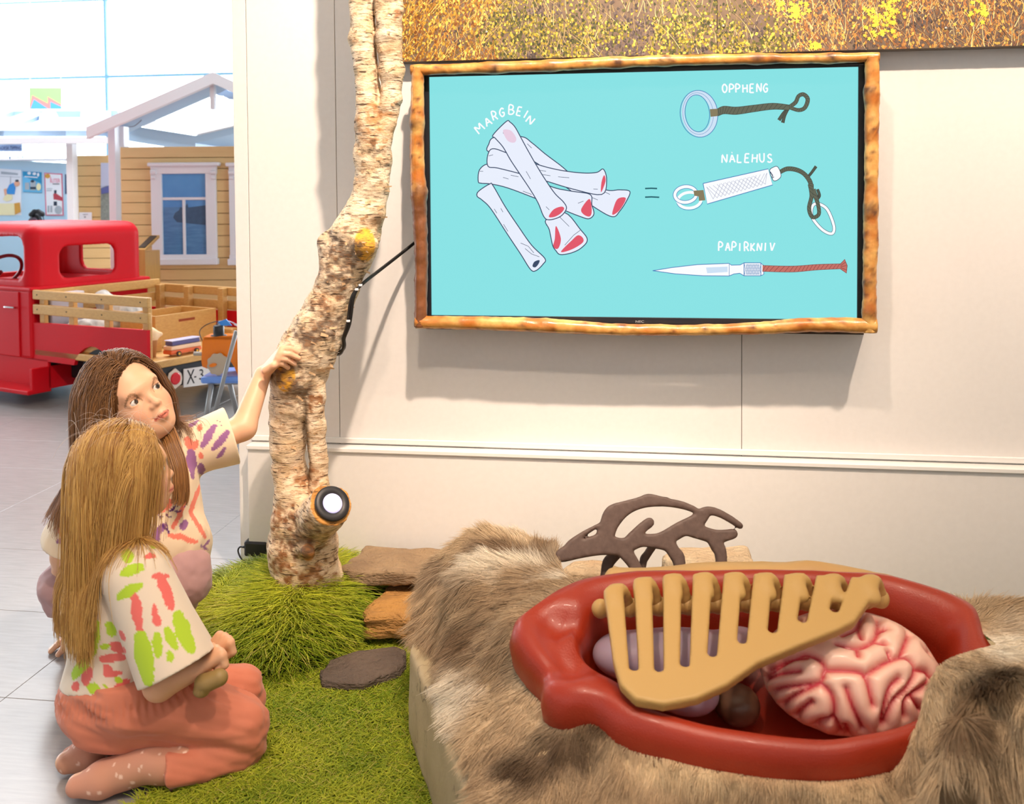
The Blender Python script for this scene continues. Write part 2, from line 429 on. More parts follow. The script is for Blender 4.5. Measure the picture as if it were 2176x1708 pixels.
# ================================================================== PLAY HOUSE, SHOP WALL AND CANOPY BEHIND
HR = np.array([CR[0], CR[1], 0]); HR /= np.linalg.norm(HR); HF = np.array([-HR[1], HR[0], 0]); UZ = np.array([0, 0, 1.0])
RH = np.array([HR, HF, UZ])
def PH(x, y, d): return PP(x, y, CAM+HF*d, HF)
def hbox(mb, x0, y0, x1, y1, d, t, bev=0.0):
    """box whose front face covers the pixel rectangle at distance d, t thick backwards"""
    a = PH((x0+x1)/2, y0, d)[2]; b = PH((x0+x1)/2, y1, d)[2]; ym = (y0+y1)/2
    p = PH(x0, ym, d); q = PH(x1, ym, d); wdt = (q-p) @ HR
    c = (p+q)/2; c[2] = (a+b)/2
    return mb.obox(c+HF*t/2, RH, (wdt, t, a-b), bev)
M_white = mat('painted_white', (0.80, 0.80, 0.84), 0.45)
M_white_shade = mat('white_blue_shade', (0.36, 0.50, 0.68), 0.5)  # darker blue copy of the white: shade of the undersides put into the colour
M_yel = mat('siding_yellow', (0.78, 0.54, 0.25), 0.5, noise=(4, (0.72, 0.48, 0.21), 0.6), bump=(60, 0.05, 0.002), scale_vec=(1, 1, 6))
M_dark = mat('black_plastic', (0.012, 0.012, 0.014), 0.35)
DH = 7.6
def siding(name, label, x0, x1, ytop, pitch, d, nb):
    h = thing(name, label, 'playhouse', PH((x0+x1)/2, ytop, d)*np.array([1, 1, 0]))
    z0 = PH(x0, ytop, d)[2]; bh = z0-PH(x0, ytop+pitch, d)[2]; p = PH(x0, ytop, d); q = PH(x1, ytop, d); L = (q-p) @ HR; c = (p+q)/2
    zz = z0; i = 0
    while zz > 0.02:
        lo = max(zz-bh, 0.0); cc = c.copy(); cc[2] = (zz+lo)/2
        tilt = np.array([HR, HF, UZ])
        MB().obox(cc+HF*0.012, tilt, (L, 0.024, zz-lo-0.004), 0.004).build('plank', M_yel, h); zz = lo; i += 1
    c2 = c.copy(); c2[2] = z0/2
    MB().obox(c2+HF*0.05, RH, (L, 0.05, z0)).build('backing', mat('siding_gap', (0.42, 0.27, 0.11), 0.8), h)
    return h
ph = siding('playhouse', 'yellow clapboard playhouse front behind the red truck', 254, 760, 312, 23.8, DH, 18)
M_sea = mat('window_sea_picture', (0.05, 0.16, 0.36), 0.25, noise=(26, (0.11, 0.30, 0.55), 0.75), scale_vec=(0.35, 1, 2.2))
M_skyp = mat('window_sky_picture', (0.055, 0.23, 0.56), 0.25, noise=(3, (0.12, 0.36, 0.70), 0.6))
M_boat = mat('window_boat_picture', (0.03, 0.08, 0.16), 0.4, noise=(30, (0.05, 0.12, 0.22), 0.6))
def house_window(dx, label):
    base = PH(390+dx, 560, DH); base[2] = PH(390, 563, DH-0.06)[2]
    w_ = thing('framed_window', label, 'window', base)
    def bx(nm, x0, y0, x1, y1, dd, t, m, bev=0.004, par=None): return hbox(MB(), x0+dx, y0, x1+dx, y1, DH-dd, t, bev).build(nm, m, par or w_)
    bx('side_trim', 321, 352, 344, 555, 0.035, 0.034, M_white); bx('side_trim', 437, 352, 459, 555, 0.035, 0.034, M_white)
    bx('top_trim', 321, 352, 459, 369, 0.038, 0.037, M_white); bx('bottom_trim', 321, 541, 459, 556, 0.038, 0.037, M_white)
    bx('cornice', 312, 345, 464, 353, 0.075, 0.074, M_white, 0.008); bx('sill', 317, 550, 461, 563, 0.07, 0.069, M_white, 0.006)
    for xx in (322, 450):
        c = PH(xx+4+dx, 366, DH-0.05); r = MB()
        r.lathe(c, HR, [(-0.02, 0.018), (0.02, 0.018)], 12); c2 = PH(xx+4+dx, 378, DH-0.045); r.lathe(c2, HR, [(-0.015, 0.012), (0.015, 0.012)], 12)
        r.build('bracket', M_white, w_)
    p = bx('picture', 343, 368, 438, 542, 0.008, 0.007, M_skyp, 0)
    bx('sea', 343, 440, 438, 542, 0.0095, 0.001, M_sea, 0, p)
    bt = MB()
    for poly in ([(368, 462), (372, 452), (380, 447), (383, 440), (391, 443), (398, 432), (400, 441), (437, 436), (437, 478), (376, 472)],):
        q = [PH(x+dx, y, DH-0.011) for x, y in poly]; bt.prism(q, HF*0.001)
    bt.build('ship', M_boat, p)
    bx('muntin', 343, 419, 438, 425, 0.022, 0.021, M_white); bx('muntin', 388, 423, 394, 542, 0.022, 0.021, M_white)
house_window(0, 'white framed playhouse window showing a blue sea and ship')
house_window(166, 'white framed playhouse window mostly hidden behind the white partition')
hbox(MB(), 236, 262, 250, 640, 7.25, 0.10, 0.004)
po = hbox(MB(), 236, 264, 251, 1000, 7.3, 0.10, 0.004).build('porch_post', M_white); tag(po, 'white square porch post at the corner of the yellow playhouse', 'post', 'porch posts')
# recessed side wall
ph2 = siding('playhouse_annex', 'recessed yellow board wall beside the porch post', 160, 262, 330, 22.0, 8.7, 8)
po = hbox(MB(), 147, 300, 161, 1000, 8.45, 0.10, 0.004).build('porch_post', M_white); tag(po, 'white square porch post between posters and recessed yellow wall', 'post', 'porch posts')
def flat(nm, poly, d, m, par, t=0.002): return MB().prism([PH(x, y, d) for x, y in poly], HF*t).build(nm, m, par)
def rect(x0, y0, x1, y1): return [(x0, y0), (x1, y0), (x1, y1), (x0, y1)]
C_ = lambda n, r, g, b, ro=0.6: mat(n, s2l(r, g, b), ro)
pm = thing('mountain_picture', 'narrow mountain photograph hung on the recessed yellow wall', 'picture', PH(226, 470, 8.64))
flat('sky_area', rect(214, 346, 240, 400), 8.66, C_('pic_sky', 190, 200, 230), pm)
flat('hill_area', [(214, 400), (226, 395), (240, 394), (240, 470), (214, 470)], 8.655, mat('pic_hill', s2l(100, 105, 110), 0.6, noise=(40, s2l(150, 160, 150), 0.7)), pm)
flat('peak_area', [(215, 412), (215, 400), (232, 394), (240, 396), (240, 408)], 8.65, C_('pic_peak', 90, 100, 165), pm)
nt_ = thing('notice_sheet', 'small white notice pinned low on the recessed yellow wall', 'notice', PH(181, 470, 8.66))
flat('sheet', rect(168, 451, 195, 478), 8.67, C_('paper_white', 232, 230, 240), nt_)
for yy, a, b in ((455, 176, 187), (469, 173, 178)): flat('text_line', rect(a, yy, b, yy+1.2), 8.667, C_('ink_grey', 150, 150, 165), nt_, 0.001)
flat('emblem', [(180.5+2*math.cos(t), 461+2*math.sin(t)) for t in np.linspace(0, 6.28, 10, endpoint=False)], 8.667, C_('ink_grey2', 160, 160, 175), nt_, 0.001)
# pale blue shop wall with posters
DS = 9.6
sw = MB().prism([PH(-420, 318, DS), PH(152, 347, DS), PH(152, 760, DS), PH(-420, 760, DS)], HF*0.06).build('shop_wall', mat('shop_blue', (0.50, 0.74, 0.92), 0.5)); tag(sw, 'pale blue shop wall carrying posters behind the truck cab', 'wall panel')
def poster(label, poly, col, parts, name='poster'):
    t = thing(name, label, 'poster', PH(np.mean([p[0] for p in poly]), max(p[1] for p in poly), DS-0.01))
    flat('sheet', poly, DS-0.006, col, t, 0.004)
    for i, (nm, pl, m) in enumerate(parts): flat(nm, pl, DS-0.0075-0.0006*(i+1), m, t, 0.0005)
    return t
ellp = lambda cx, cy, rx, ry, n=14, a=0: [(cx+rx*math.cos(t)*math.cos(a)-ry*math.sin(t)*math.sin(a), cy+rx*math.cos(t)*math.sin(a)+ry*math.sin(t)*math.cos(a)) for t in np.linspace(0, 2*math.pi, n, endpoint=False)]
wt = C_('poster_white', 240, 243, 250); bl = C_('poster_blue', 60, 150, 225); sk = C_('poster_skin', 240, 180, 150); yl = C_('poster_yellow', 243, 235, 190); am = C_('poster_amber', 215, 160, 70); dk = C_('poster_dark', 45, 60, 80); pk = C_('poster_pink', 225, 95, 130); rd = C_('poster_red', 190, 70, 85); gy = C_('poster_grey', 175, 185, 195); tq = C_('poster_teal', 40, 150, 200); lb = C_('poster_lightblue', 110, 195, 240)
poster('white poster with a climbing figure in blue and a cream block', [(-14, 357), (45, 361), (45, 457), (-14, 458)], wt, [
    ('cream_block', rect(-14, 432, 32, 457), yl), ('title_line', [(2, 364), (38, 368), (38, 372), (2, 370)], gy), ('rule_line', [(0, 374), (43, 376), (43, 377), (0, 375)], gy),
    ('figure_shirt', [(20, 392), (29, 388), (33, 400), (31, 413), (15, 412), (14, 404)], bl), ('figure_head', ellp(36, 390, 6, 6), sk), ('figure_hair', ellp(36, 384, 4, 2.5), dk),
    ('figure_leg', [(12, 412), (26, 414), (26, 424), (14, 428), (6, 424)], yl), ('figure_limb', [(8, 402), (14, 400), (14, 414), (10, 416)], sk), ('rope', [(22, 374), (23, 374), (23, 390), (21, 390)], gy), ('foot_stack', [(30, 432), (42, 430), (44, 450), (32, 456)], am)])
poster('blue square poster with small pale figures', [(48, 364), (88, 366), (89, 410), (49, 408)], tq, [
    ('lower_area', [(49, 374), (88, 390), (89, 409), (49, 407)], lb), ('title_line', [(52, 374), (80, 376), (80, 378), (52, 376)], wt),
    ('bubble', ellp(62, 368, 4, 3), wt), ('bubble', ellp(73, 369, 4, 3), wt), ('bubble', ellp(81, 371, 2.5, 4), wt), ('figure', rect(53, 388, 62, 403), gy), ('figure', rect(64, 385, 76, 404), gy), ('figure_hat', ellp(69, 385, 4, 3), dk), ('figure', ellp(82, 397, 5, 8), yl), ('band', rect(64, 397, 76, 402), dk)])
lp = poster('white poster with pink border and pink LITER lettering', [(94, 367), (132, 369), (135, 458), (97, 458)], pk, [
    ('sheet_inner', [(96, 369), (130, 371), (133, 456), (99, 456)], wt), ('badge', ellp(101, 374, 6, 5), am), ('sleeve', [(113, 412), (118, 410), (133, 420), (133, 427), (118, 424), (114, 424)], rd),
    ('bottle_neck', rect(115, 404, 120, 411), dk), ('bottle_neck', rect(114, 428, 121, 437), dk), ('cap_round', ellp(124, 446, 8, 9), gy), ('carton', rect(101, 437, 105, 451), gy), ('carton', rect(107, 437, 111, 451), gy), ('text_line', rect(99, 400, 111, 401.5), gy), ('text_line', rect(99, 404, 110, 405.5), gy), ('text_line', rect(112, 390, 126, 391.5), dk)])
def label_text(txt, x, y, hpx, d, m, par, sx=1.0):
    cu = bpy.data.curves.new('txt', 'FONT'); cu.body = txt; cu.size = 1.0; tmp = bpy.data.objects.new('tmp', cu); COL.objects.link(tmp)
    dg = bpy.context.evaluated_depsgraph_get(); me = bpy.data.meshes.new_from_object(tmp.evaluated_get(dg)); bpy.data.objects.remove(tmp)
    v = np.array([q.co[:] for q in me.vertices]); f = [tuple(p.vertices) for p in me.polygons]
    s = hpx/0.69; P = [PH(x+p[0]*s*sx, y-p[1]*s, d) for p in v]
    return pym('lettering', P, f, m, par)
label_text('1', 104, 388, 12, DS-0.02, pk, lp, 0.8); label_text('LITER', 109, 388, 8.5, DS-0.02, pk, lp, 0.62)
poster('dark narrow poster edge beside the white post', rect(138, 370, 150, 412), C_('poster_navy', 45, 75, 115), [('mark', ellp(145, 404, 1.5, 2), wt)])
# telephone
tp = thing('telephone', 'old black telephone with raised handset below the posters', 'telephone', PH(76, 490, DS-0.25))
sdf_obj('body', union([cap(PH(70, 482, DS-0.2), PH(76, 462, DS-0.2), 0.075, 0.04), cap(PH(82, 482, DS-0.2), PH(76, 462, DS-0.2), 0.07, 0.04)], 0.02), 0.008, M_dark, tp)
MB().lathe(PH(72, 470, DS-0.29), -HF, [(0, 0.035), (0.012, 0.032)], 16).build('dial', mat('dial_red', s2l(90, 70, 85), 0.4), tp)
sdf_obj('handset', union([chain([PH(66, 456, DS-0.25), PH(73, 449, DS-0.25), PH(82, 449, DS-0.25), PH(90, 455, DS-0.25)], [0.022, 0.018, 0.018, 0.025], 0.01)], 0.01), 0.006, M_dark, tp)
MB().tube(crv([PH(91, 457, DS-0.25), PH(93, 470, DS-0.22), PH(90, 482, DS-0.2)], 12), 0.004, 6).build('cord', M_dark, tp)
tsh = hbox(MB(), 50, 501, 110, 507, DS-0.35, 0.34, 0.005).build('phone_shelf', M_white_shade); tag(tsh, 'narrow wall shelf under the black telephone', 'shelf')
# sign above the shop wall
sg_ = thing('shop_sign', 'pale blue sign lettered in dark blue over the shop wall', 'sign', PH(10, 322, DS-0.3))
flat('board', rect(-60, 306, 46, 322), DS-0.3, C_('sign_blue', 165, 190, 228), sg_, 0.02); label_text('NORSK TIPPING', -3, 318, 7.5, DS-0.305, C_('sign_ink', 50, 65, 130), sg_, 0.62)
gl = hbox(MB(), -60, 337, 150, 341, DS-0.1, 0.25, 0.004).build('display_ledge', M_white); tag(gl, 'white display ledge along the top of the shop wall', 'shelf')
for j, (x, wd, hh) in enumerate(((4, 3, 5), (21, 5, 5), (39, 4, 7), (48, 4, 8))):
    o = thing('figurine', ['smallest dark figurine on the display ledge', 'rounded blue figurine on the display ledge', 'tall dark figurine second from the ledge end', 'tallest dark figurine nearest the white post on the ledge'][j], 'figurine', PH(x, 337, DS-0.02), 'figurines on the ledge')
    sdf_obj('body', union([cap(PH(x, 337-hh*0.3, DS-0.02), PH(x, 337-hh*0.5, DS-0.02), wd/440, wd/520), ell(PH(x, 337-hh*0.85, DS-0.02), [wd/700]*3)], 0.004), 0.003, C_('figurine_blue', 70, 110, 150), o)
# hanging banner
bn = thing('banner', 'small green banner with pink zigzag and blue peaks under the glazing', 'banner', PH(96, 231, 12))
flat('cloth', rect(62, 186, 131, 232), 12.0, C_('banner_green', 160, 215, 130), bn, 0.004)
flat('zigzag', [(62, 232), (68, 202), (102, 220), (101, 205), (131, 222), (131, 232)], 11.995, C_('banner_pink', 235, 140, 135), bn, 0.002)
flat('peak', [(64, 232), (72, 211), (104, 232)], 11.99, C_('banner_blue', 85, 165, 215), bn, 0.002); flat('peak', [(107, 232), (107, 216), (131, 227), (131, 232)], 11.99, C_('banner_blue2', 85, 165, 215), bn, 0.002)
for xx in (64, 129): MB().tube([PH(xx, 186, 12.0), PH(xx, -170, 12.0)], 0.003, 5).build('string', M_white, bn)
# gable roof of the playhouse: front barge boards, roof slabs, king post, scalloped trim
gr = thing('gable_roof', 'white open gable roof with scalloped trim over the playhouse', 'roof', PH(450, 300, 7.2))
def slab(mb, p0, p1, d0, d1, th):
    """plank between two pixel points (front plane d0), going back to d1, th pixels thick downwards"""
    a, b = PH(*p0, d0), PH(*p1, d0); dz = np.array([0, 0, -th/FPX*d0]); e = HF*(d1-d0)
    return mb.prism([a, b, b+dz, a+dz], e)
slab(MB(), (183, 270), (452, 153), 7.10, 7.16, 24).build('barge_board', M_white, gr); slab(MB(), (452, 153), (720, 275), 7.10, 7.16, 24).build('barge_board', M_white, gr)
slab(MB(), (190, 270), (452, 156), 7.16, 7.75, 8).build('roof_panel', M_white_shade, gr); slab(MB(), (452, 156), (715, 275), 7.16, 7.75, 8).build('roof_panel', M_white_shade, gr)
hbox(MB(), 446, 170, 455, 232, 7.18, 0.05).build('king_post', M_white, gr)
sc_ = [PH(318, 236, 7.8), PH(452, 178, 7.8), PH(586, 236, 7.8)] + [PH(586-k*268/24, 236-max(0, 40-abs(k-12)*3.9)+(3.0 if k % 2 else 0), 7.8) for k in range(25)]
MB().prism(sc_, HF*0.03).build('scalloped_trim', M_white_shade, gr)
hbox(MB(), 345, 205, 560, 207, 7.88, 0.02).build('tie_rod', M_white, gr)
hbox(MB(), 250, 268, 263, 312, 7.4, 0.10).build('corner_block', M_white, gr)
MB().tube(crv([PH(301, 255, 7.5), PH(285, 268, 7.5), PH(268, 270, 7.5), PH(263, 278, 7.5), PH(266, 312, 7.5)], 16), 0.004, 6).build('cable', mat('cable_grey', (0.25, 0.27, 0.33), 0.5), gr)
# rear valley roof
vr = thing('valley_roof', 'blue-shaded white butterfly roof behind the playhouse gable', 'roof', PH(420, 312, 9.2))
slab(MB(), (250, 262), (415, 288), 9.2, 10.6, 34).build('roof_panel', M_white_shade, vr); slab(MB(), (415, 288), (760, 205), 9.2, 10.6, 16).build('roof_panel', M_white_shade, vr)
slab(MB(), (262, 246), (415, 270), 9.1, 9.2, 16).build('fascia', M_white, vr); slab(MB(), (415, 270), (760, 190), 9.1, 9.2, 16).build('fascia', M_white, vr)
hbox(MB(), 366, 285, 381, 1000, 9.25, 0.1).build('post', M_white_shade, vr)
# flat canopy to the side
cn = thing('canopy', 'pale slatted canopy on posts over the shop front', 'canopy', PH(60, 305, 8.3))
hbox(MB(), -300, 293, 236, 306, 8.35, 0.08).build('front_beam', M_white, cn); hbox(MB(), -300, 236, 250, 250, 10.4, 0.08).build('rear_beam', M_white_shade, cn)
for (xa0, xb0, xa1, xb1) in ((-60, 8, 60, 105), (82, 140, 84, 118), (168, 236, 172, 236), (-300, -90, -300, 30)):
    MB().prism([PH(xa0, 290, 8.4), PH(xb0, 290, 8.4), PH(xb1, 246, 10.4), PH(xa1, 246, 10.4)], np.array([0, 0, 0.05])).build('slat', M_white_shade, cn)
MB().prism([PH(-300, 290, 8.4), PH(236, 290, 8.4), PH(236, 280, 8.8), PH(-300, 280, 8.8)], np.array([0, 0, 0.05])).build('slat', M_white_shade, cn)
# lectern by the house
lc = thing('lectern', 'yellow wooden lectern with slanted screen beside the playhouse window', 'lectern', PH(304, 900, 7.1)*np.array([1, 1, 0]))
M_pine = mat('pine', (0.66, 0.37, 0.11), 0.42, noise=(3, (0.52, 0.27, 0.07), 0.7), scale_vec=(12, 12, 2), bump=(50, 0.04, 0.001))
a = PH(288, 0, 7.1); b = PH(318, 0, 7.1); q = [PH(288, 536, 7.1), PH(318, 517, 7.1)]
zf = PH(300, 536, 7.1)[2]; zb_ = PH(300, 516, 7.1)[2]
p0 = PH(288, 536, 7.1); p1 = PH(308, 536, 7.1)
MB().prism([p0*np.array([1, 1, 0]), p1*np.array([1, 1, 0]), p1, p0], HF*0.3).build('body', M_pine, lc)
MB().prism([p0+UZ*0.0, p1, p1+HF*0.3+UZ*0.09, p0+HF*0.3+UZ*0.09], UZ*0.02).build('top', M_pine, lc)
MB().prism([p0+HF*0.03+HR*0.01+UZ*0.031, p1+HF*0.03-HR*0.01+UZ*0.031, p1+HF*0.27-HR*0.01+UZ*0.103, p0+HF*0.27+HR*0.01+UZ*0.103], UZ*0.004).build('screen', M_dark, lc)
# ================================================================== RED PLAY TRUCK AND THINGS ON AND BEHIND IT
TH = math.radians(30); TU = -math.cos(TH)*HR+math.sin(TH)*HF; TV = math.sin(TH)*HR+math.cos(TH)*HF
TO = CAM*np.array([1, 1, 0])+HF*5.22+HR*(-0.366*5.22)
RT = np.array([TU, TV, UZ])
def Q(t, v, z): return TO+TU*t+TV*v+UZ*z
def tb(mb, lo, hi, bev=0.004): lo = np.array(lo, float); hi = np.array(hi, float); c = (lo+hi)/2; return mb.obox(Q(*c), RT, np.abs(hi-lo), bev)
def PS(x, y, v=0.0): return PP(x, y, TO+TV*v, TV)                    # pixel -> side plane
def PR(x, y, t=0.0): return PP(x, y, TO+TU*t, TU)                    # pixel -> rear plane
M_red = mat('truck_red', s2l(205, 12, 28), 0.42, spec=0.2)
M_redd = mat('truck_dark_red', s2l(130, 25, 35), 0.35)
M_tire = mat('tire_rubber', (0.02, 0.022, 0.024), 0.7); M_hub = mat('hub_cream', (0.72, 0.66, 0.56), 0.4)
M_chas = mat('chassis_black', (0.012, 0.012, 0.014), 0.5)
M_bed = mat('bed_pine', (0.72, 0.42, 0.13), 0.4, noise=(3, (0.56, 0.29, 0.08), 0.7), scale_vec=(14, 14, 40), bump=(50, 0.04, 0.001))
tr = thing('truck', 'red wooden play truck with slatted pine bed and round-cornered cab', 'toy truck', TO)
# cab
ct0, ct1, cv0, cv1, cz0, cz1 = 0.995, 1.85, 0.005, 0.80, 0.60, 1.03
def rbox(lo, hi, r):
    lo = np.array(lo, float); hi = np.array(hi, float); c = (lo+hi)/2; h = (hi-lo)/2-r
    def f(L): q = np.abs(L-c)-h; return np.linalg.norm(np.maximum(q, 0), axis=1)+np.minimum(q.max(1), 0)-r
    return f
_out = rbox((ct0, cv0, 0.40), (ct1, cv1, cz1), 0.085); _in = rbox((ct0+0.03, cv0+0.03, 0.43), (ct1-0.03, cv1-0.03, cz1-0.03), 0.06)
def loc(P): d = P-TO; return np.stack([d @ TU, d @ TV, d @ UZ], 1)
rw = [loc(PR(x, y, ct0)[None])[0] for x, y in ((128, 524), (247, 581))]
_rw = rbox((ct0-0.2, rw[0][1], rw[1][2]), (ct0+0.2, rw[1][1], rw[0][2]), 0.055)
sw_ = [loc(PS(x, y, cv0)[None])[0] for x, y in ((53, 503), (53, 594))]
_sw = rbox((ct0+0.085, -0.3, sw_[1][2]), (ct0+0.60, 1.2, sw_[0][2]), 0.06); _fw = rbox((ct1-0.2, cv0+0.09, 0.70), (ct1+0.2, cv1-0.09, 0.93), 0.05)
def cab_f(P):
    L = loc(P); d = smax(_out(L), -_in(L), 0.01)
    for w_ in (_rw, _sw, _fw): d = smax(d, -w_(L), 0.012)
    return np.maximum(d, 0.645-L[:, 2])
pts = np.array([Q(t, v, z) for t in (ct0, ct1) for v in (cv0, cv1) for z in (0.6, cz1)])
cab_f.lo, cab_f.hi = pts.min(0), pts.max(0)
sdf_obj('cab', cab_f, 0.011, M_red, tr)
lb_ = MB(); tb(lb_, (0.985, -0.012, 0.25), (1.95, 0.82, 0.655), 0.02); lb_.build('lower_body', M_red, tr)
sb_ = MB(); tb(sb_, (0.975, -0.02, 0.640), (1.96, 0.83, 0.668), 0.012); sb_.build('belt_moulding', M_red, tr)
dr = MB(); tb(dr, (1.09, -0.020, 0.26), (1.75, -0.011, 0.637), 0.004); do = dr.build('door', M_red, tr)
dh = MB(); dh.tube(crv([Q(1.12, -0.02, 0.545), Q(1.12, -0.04, 0.548), Q(1.19, -0.042, 0.548), Q(1.2, -0.02, 0.545)], 12), 0.006, 8); dh.build('handle', mat('chrome', (0.7, 0.7, 0.72), 0.15, 1.0), do)
hd_ = MB(); tb(hd_, (1.93, 0.16, 0.27), (2.62, 0.66, 0.665), 0.09); hd_.build('hood', M_red, tr)
gl_ = MB(); tb(gl_, (2.62, 0.24, 0.30), (2.635, 0.58, 0.60), 0.004); gl_.build('grille', M_chas, tr)
for v0, v1 in ((-0.02, 0.17), (0.65, 0.84)):
    fd = MB(); arch = [Q(2.22+0.26*math.cos(a), v0, 0.20+0.26*math.sin(a)) for a in np.linspace(0, math.pi, 15)]+[Q(2.22-0.21*math.cos(a), v0, 0.20+0.21*math.sin(a)) for a in np.linspace(0, math.pi, 15)]; fd.prism(arch, TV*(v1-v0)).build('fender', M_red, tr)
    MB().lathe(Q(2.56, (v0+v1)/2, 0.50), TU, [(-0.09, 0.03), (-0.03, 0.062), (0.0, 0.065), (0.012, 0.05)], 20).build('headlamp', M_hub, tr, True)
rbd = MB(); tb(rbd, (0.86, -0.13, 0.075), (1.9, 0.02, 0.10), 0.006); tb(rbd, (0.86, 0.0, 0.09), (1.9, 0.02, 0.26), 0.004); tb(rbd, (0.86, -0.10, 0.09), (0.885, 0.25, 0.22), 0.004); rbd.build('running_board', M_red, tr)
ch = MB(); tb(ch, (0.1, 0.15, 0.13), (1.9, 0.70, 0.27), 0.01); ch.build('chassis', M_chas, tr)
stw = crv([Q(1.62, 0.22, 0.72)+0.13*(TV*math.cos(a)+(UZ*0.8-TU*0.6)*math.sin(a)) for a in np.linspace(0, 6.28, 16, endpoint=False)], 48, True)
MB().tube(stw, 0.011, 8, closed=True).build('steering_wheel', M_redd, tr, True)
MB().tube([Q(1.62, 0.22, 0.72), Q(1.80, 0.22, 0.60)], 0.012, 8).build('steering_column', M_redd, tr)
stk = MB(); stk.tube(crv([Q(1.55, 0.42, 0.62), Q(1.57, 0.43, 0.75), Q(1.62, 0.46, 0.98)], 14), [0.05]*3+[0.038]*40 if False else 0.038, 12); stk.build('centre_pillar', M_redd, tr, True)
# bed side with wheel arch, both sides
sp = [(53, 684), (312, 702), (313, 772), (231, 774), (226, 757), (215, 745), (203, 738), (192, 736), (180, 740), (168, 750), (160, 764), (157, 776), (56, 762)]
sl_ = [loc(PS(x, y)[None])[0] for x, y in sp]
for v0, v1 in ((0.0, 0.022), (0.868, 0.89)): MB().prism([Q(l[0], v0, l[2]) for l in sl_], TV*(v1-v0)).build('bed_side', M_red, tr)
tp_ = MB(); tb(tp_, (-0.02, 0.0, 0.274), (0.98, 0.89, 0.314), 0.006); tp_.build('bed_floor', M_bed, tr)
for (z0, z1) in ((0.60, 0.655), (0.515, 0.572)):
    m_ = MB(); tb(m_, (0.0, -0.012, z0), (0.972, 0.012, z1), 0.006); m_.build('slat', M_bed, tr)
    m_ = MB(); tb(m_, (0.0, 0.878, z0-0.035), (0.972, 0.90, z1-0.035), 0.006); m_.build('slat', M_bed, tr)
    m_ = MB(); tb(m_, (0.95, 0.02, z0-0.005), (0.97, 0.88, z1-0.005), 0.006); m_.build('slat', M_bed, tr)
for t in (0.03, 0.34, 0.64, 0.90):
    m_ = MB(); tb(m_, (t, 0.013, 0.314), (t+0.045, 0.04, 0.65), 0.004); m_.build('stake', M_bed, tr)
    m_ = MB(); tb(m_, (t, 0.835, 0.314), (t+0.045, 0.877, 0.615), 0.004); m_.build('stake', M_bed, tr)
for t in (0.05, 0.36, 0.66, 0.92):
    for z in (0.628, 0.544): MB().lathe(Q(t+0.01, -0.0121, z), -TV, [(0, 0.005), (0.002, 0.004)], 8).build('bolt', mat('bolt_brown', (0.12, 0.08, 0.03), 0.5), tr)
for v, sgn in ((0.03, -1), (0.86, 1)):
    for t in (0.43, 2.22):
        w_ = MB(); c = Q(t, v, 0.182)
        w_.lathe(c, TV*sgn, [(-0.050, 0.13), (-0.046, 0.165), (-0.036, 0.178), (-0.012, 0.180), (0.0, 0.176), (0.01, 0.16), (0.012, 0.115), (0.0, 0.112)], 36)
        wo = w_.build('wheel', M_tire, tr, True)
        MB().lathe(c, TV*sgn, [(-0.02, 0.113), (0.004, 0.112), (0.012, 0.10), (0.016, 0.06), (0.026, 0.05), (0.03, 0.0)], 28).build('hub_cap', M_hub, wo, True)
for v0, v1 in ((0.023, 0.092), (0.798, 0.867)):
    m_ = MB(); tb(m_, (0.225, v0, 0.3141), (0.635, v1, 0.378), 0.01); m_.build('wheel_well', M_bed, tr)
# rear: bumper, reflector, number plate
bp_ = MB(); tb(bp_, (0.0, 0.05, 0.165), (0.06, 0.86, 0.272), 0.006); bp_.build('rear_beam', M_chas, tr)
def PRr(x, y): return PR(x, y, -0.004)
rf = [PRr(*p) for p in ((371, 782), (384, 793), (386, 803), (384, 815), (371, 826), (358, 815), (356, 803), (358, 793))]
MB().prism(rf, -TU*0.006).build('reflector_plate', mat('reflector_cream', (0.75, 0.62, 0.5), 0.4), tr)
c = PRr(371, 804)-TU*0.0062; MB().lathe(c, -TU, [(0, 0.033), (0.004, 0.033), (0.007, 0.028)], 24).build('reflector', mat('reflector_red', s2l(215, 20, 35), 0.2), tr)
np_ = MB().prism([PRr(389, 784), PRr(470, 772), PRr(470, 812), PRr(389, 823)], -TU*0.006).build('number_plate', mat('plate_white', (0.70, 0.66, 0.62), 0.4), tr)
def plate_text(txt, x, y, h, sx, slope):
    cu = bpy.data.curves.new('txt', 'FONT'); cu.body = txt; tmp = bpy.data.objects.new('tmp', cu); COL.objects.link(tmp)
    me = bpy.data.meshes.new_from_object(tmp.evaluated_get(bpy.context.evaluated_depsgraph_get())); bpy.data.objects.remove(tmp)
    s = h/0.69; v = [PR(x+q.co.x*s*sx, y+slope*q.co.x*s*sx-q.co.y*s, -0.0115) for q in me.vertices]
    pym('lettering', v, [tuple(p.vertices) for p in me.polygons], M_dark, np_)
plate_text('X', 397, 816, 30, 0.55, -0.13); plate_text('-', 412, 808, 22, 0.6, -0.13); plate_text('3', 422, 807, 22, 0.75, -0.13)
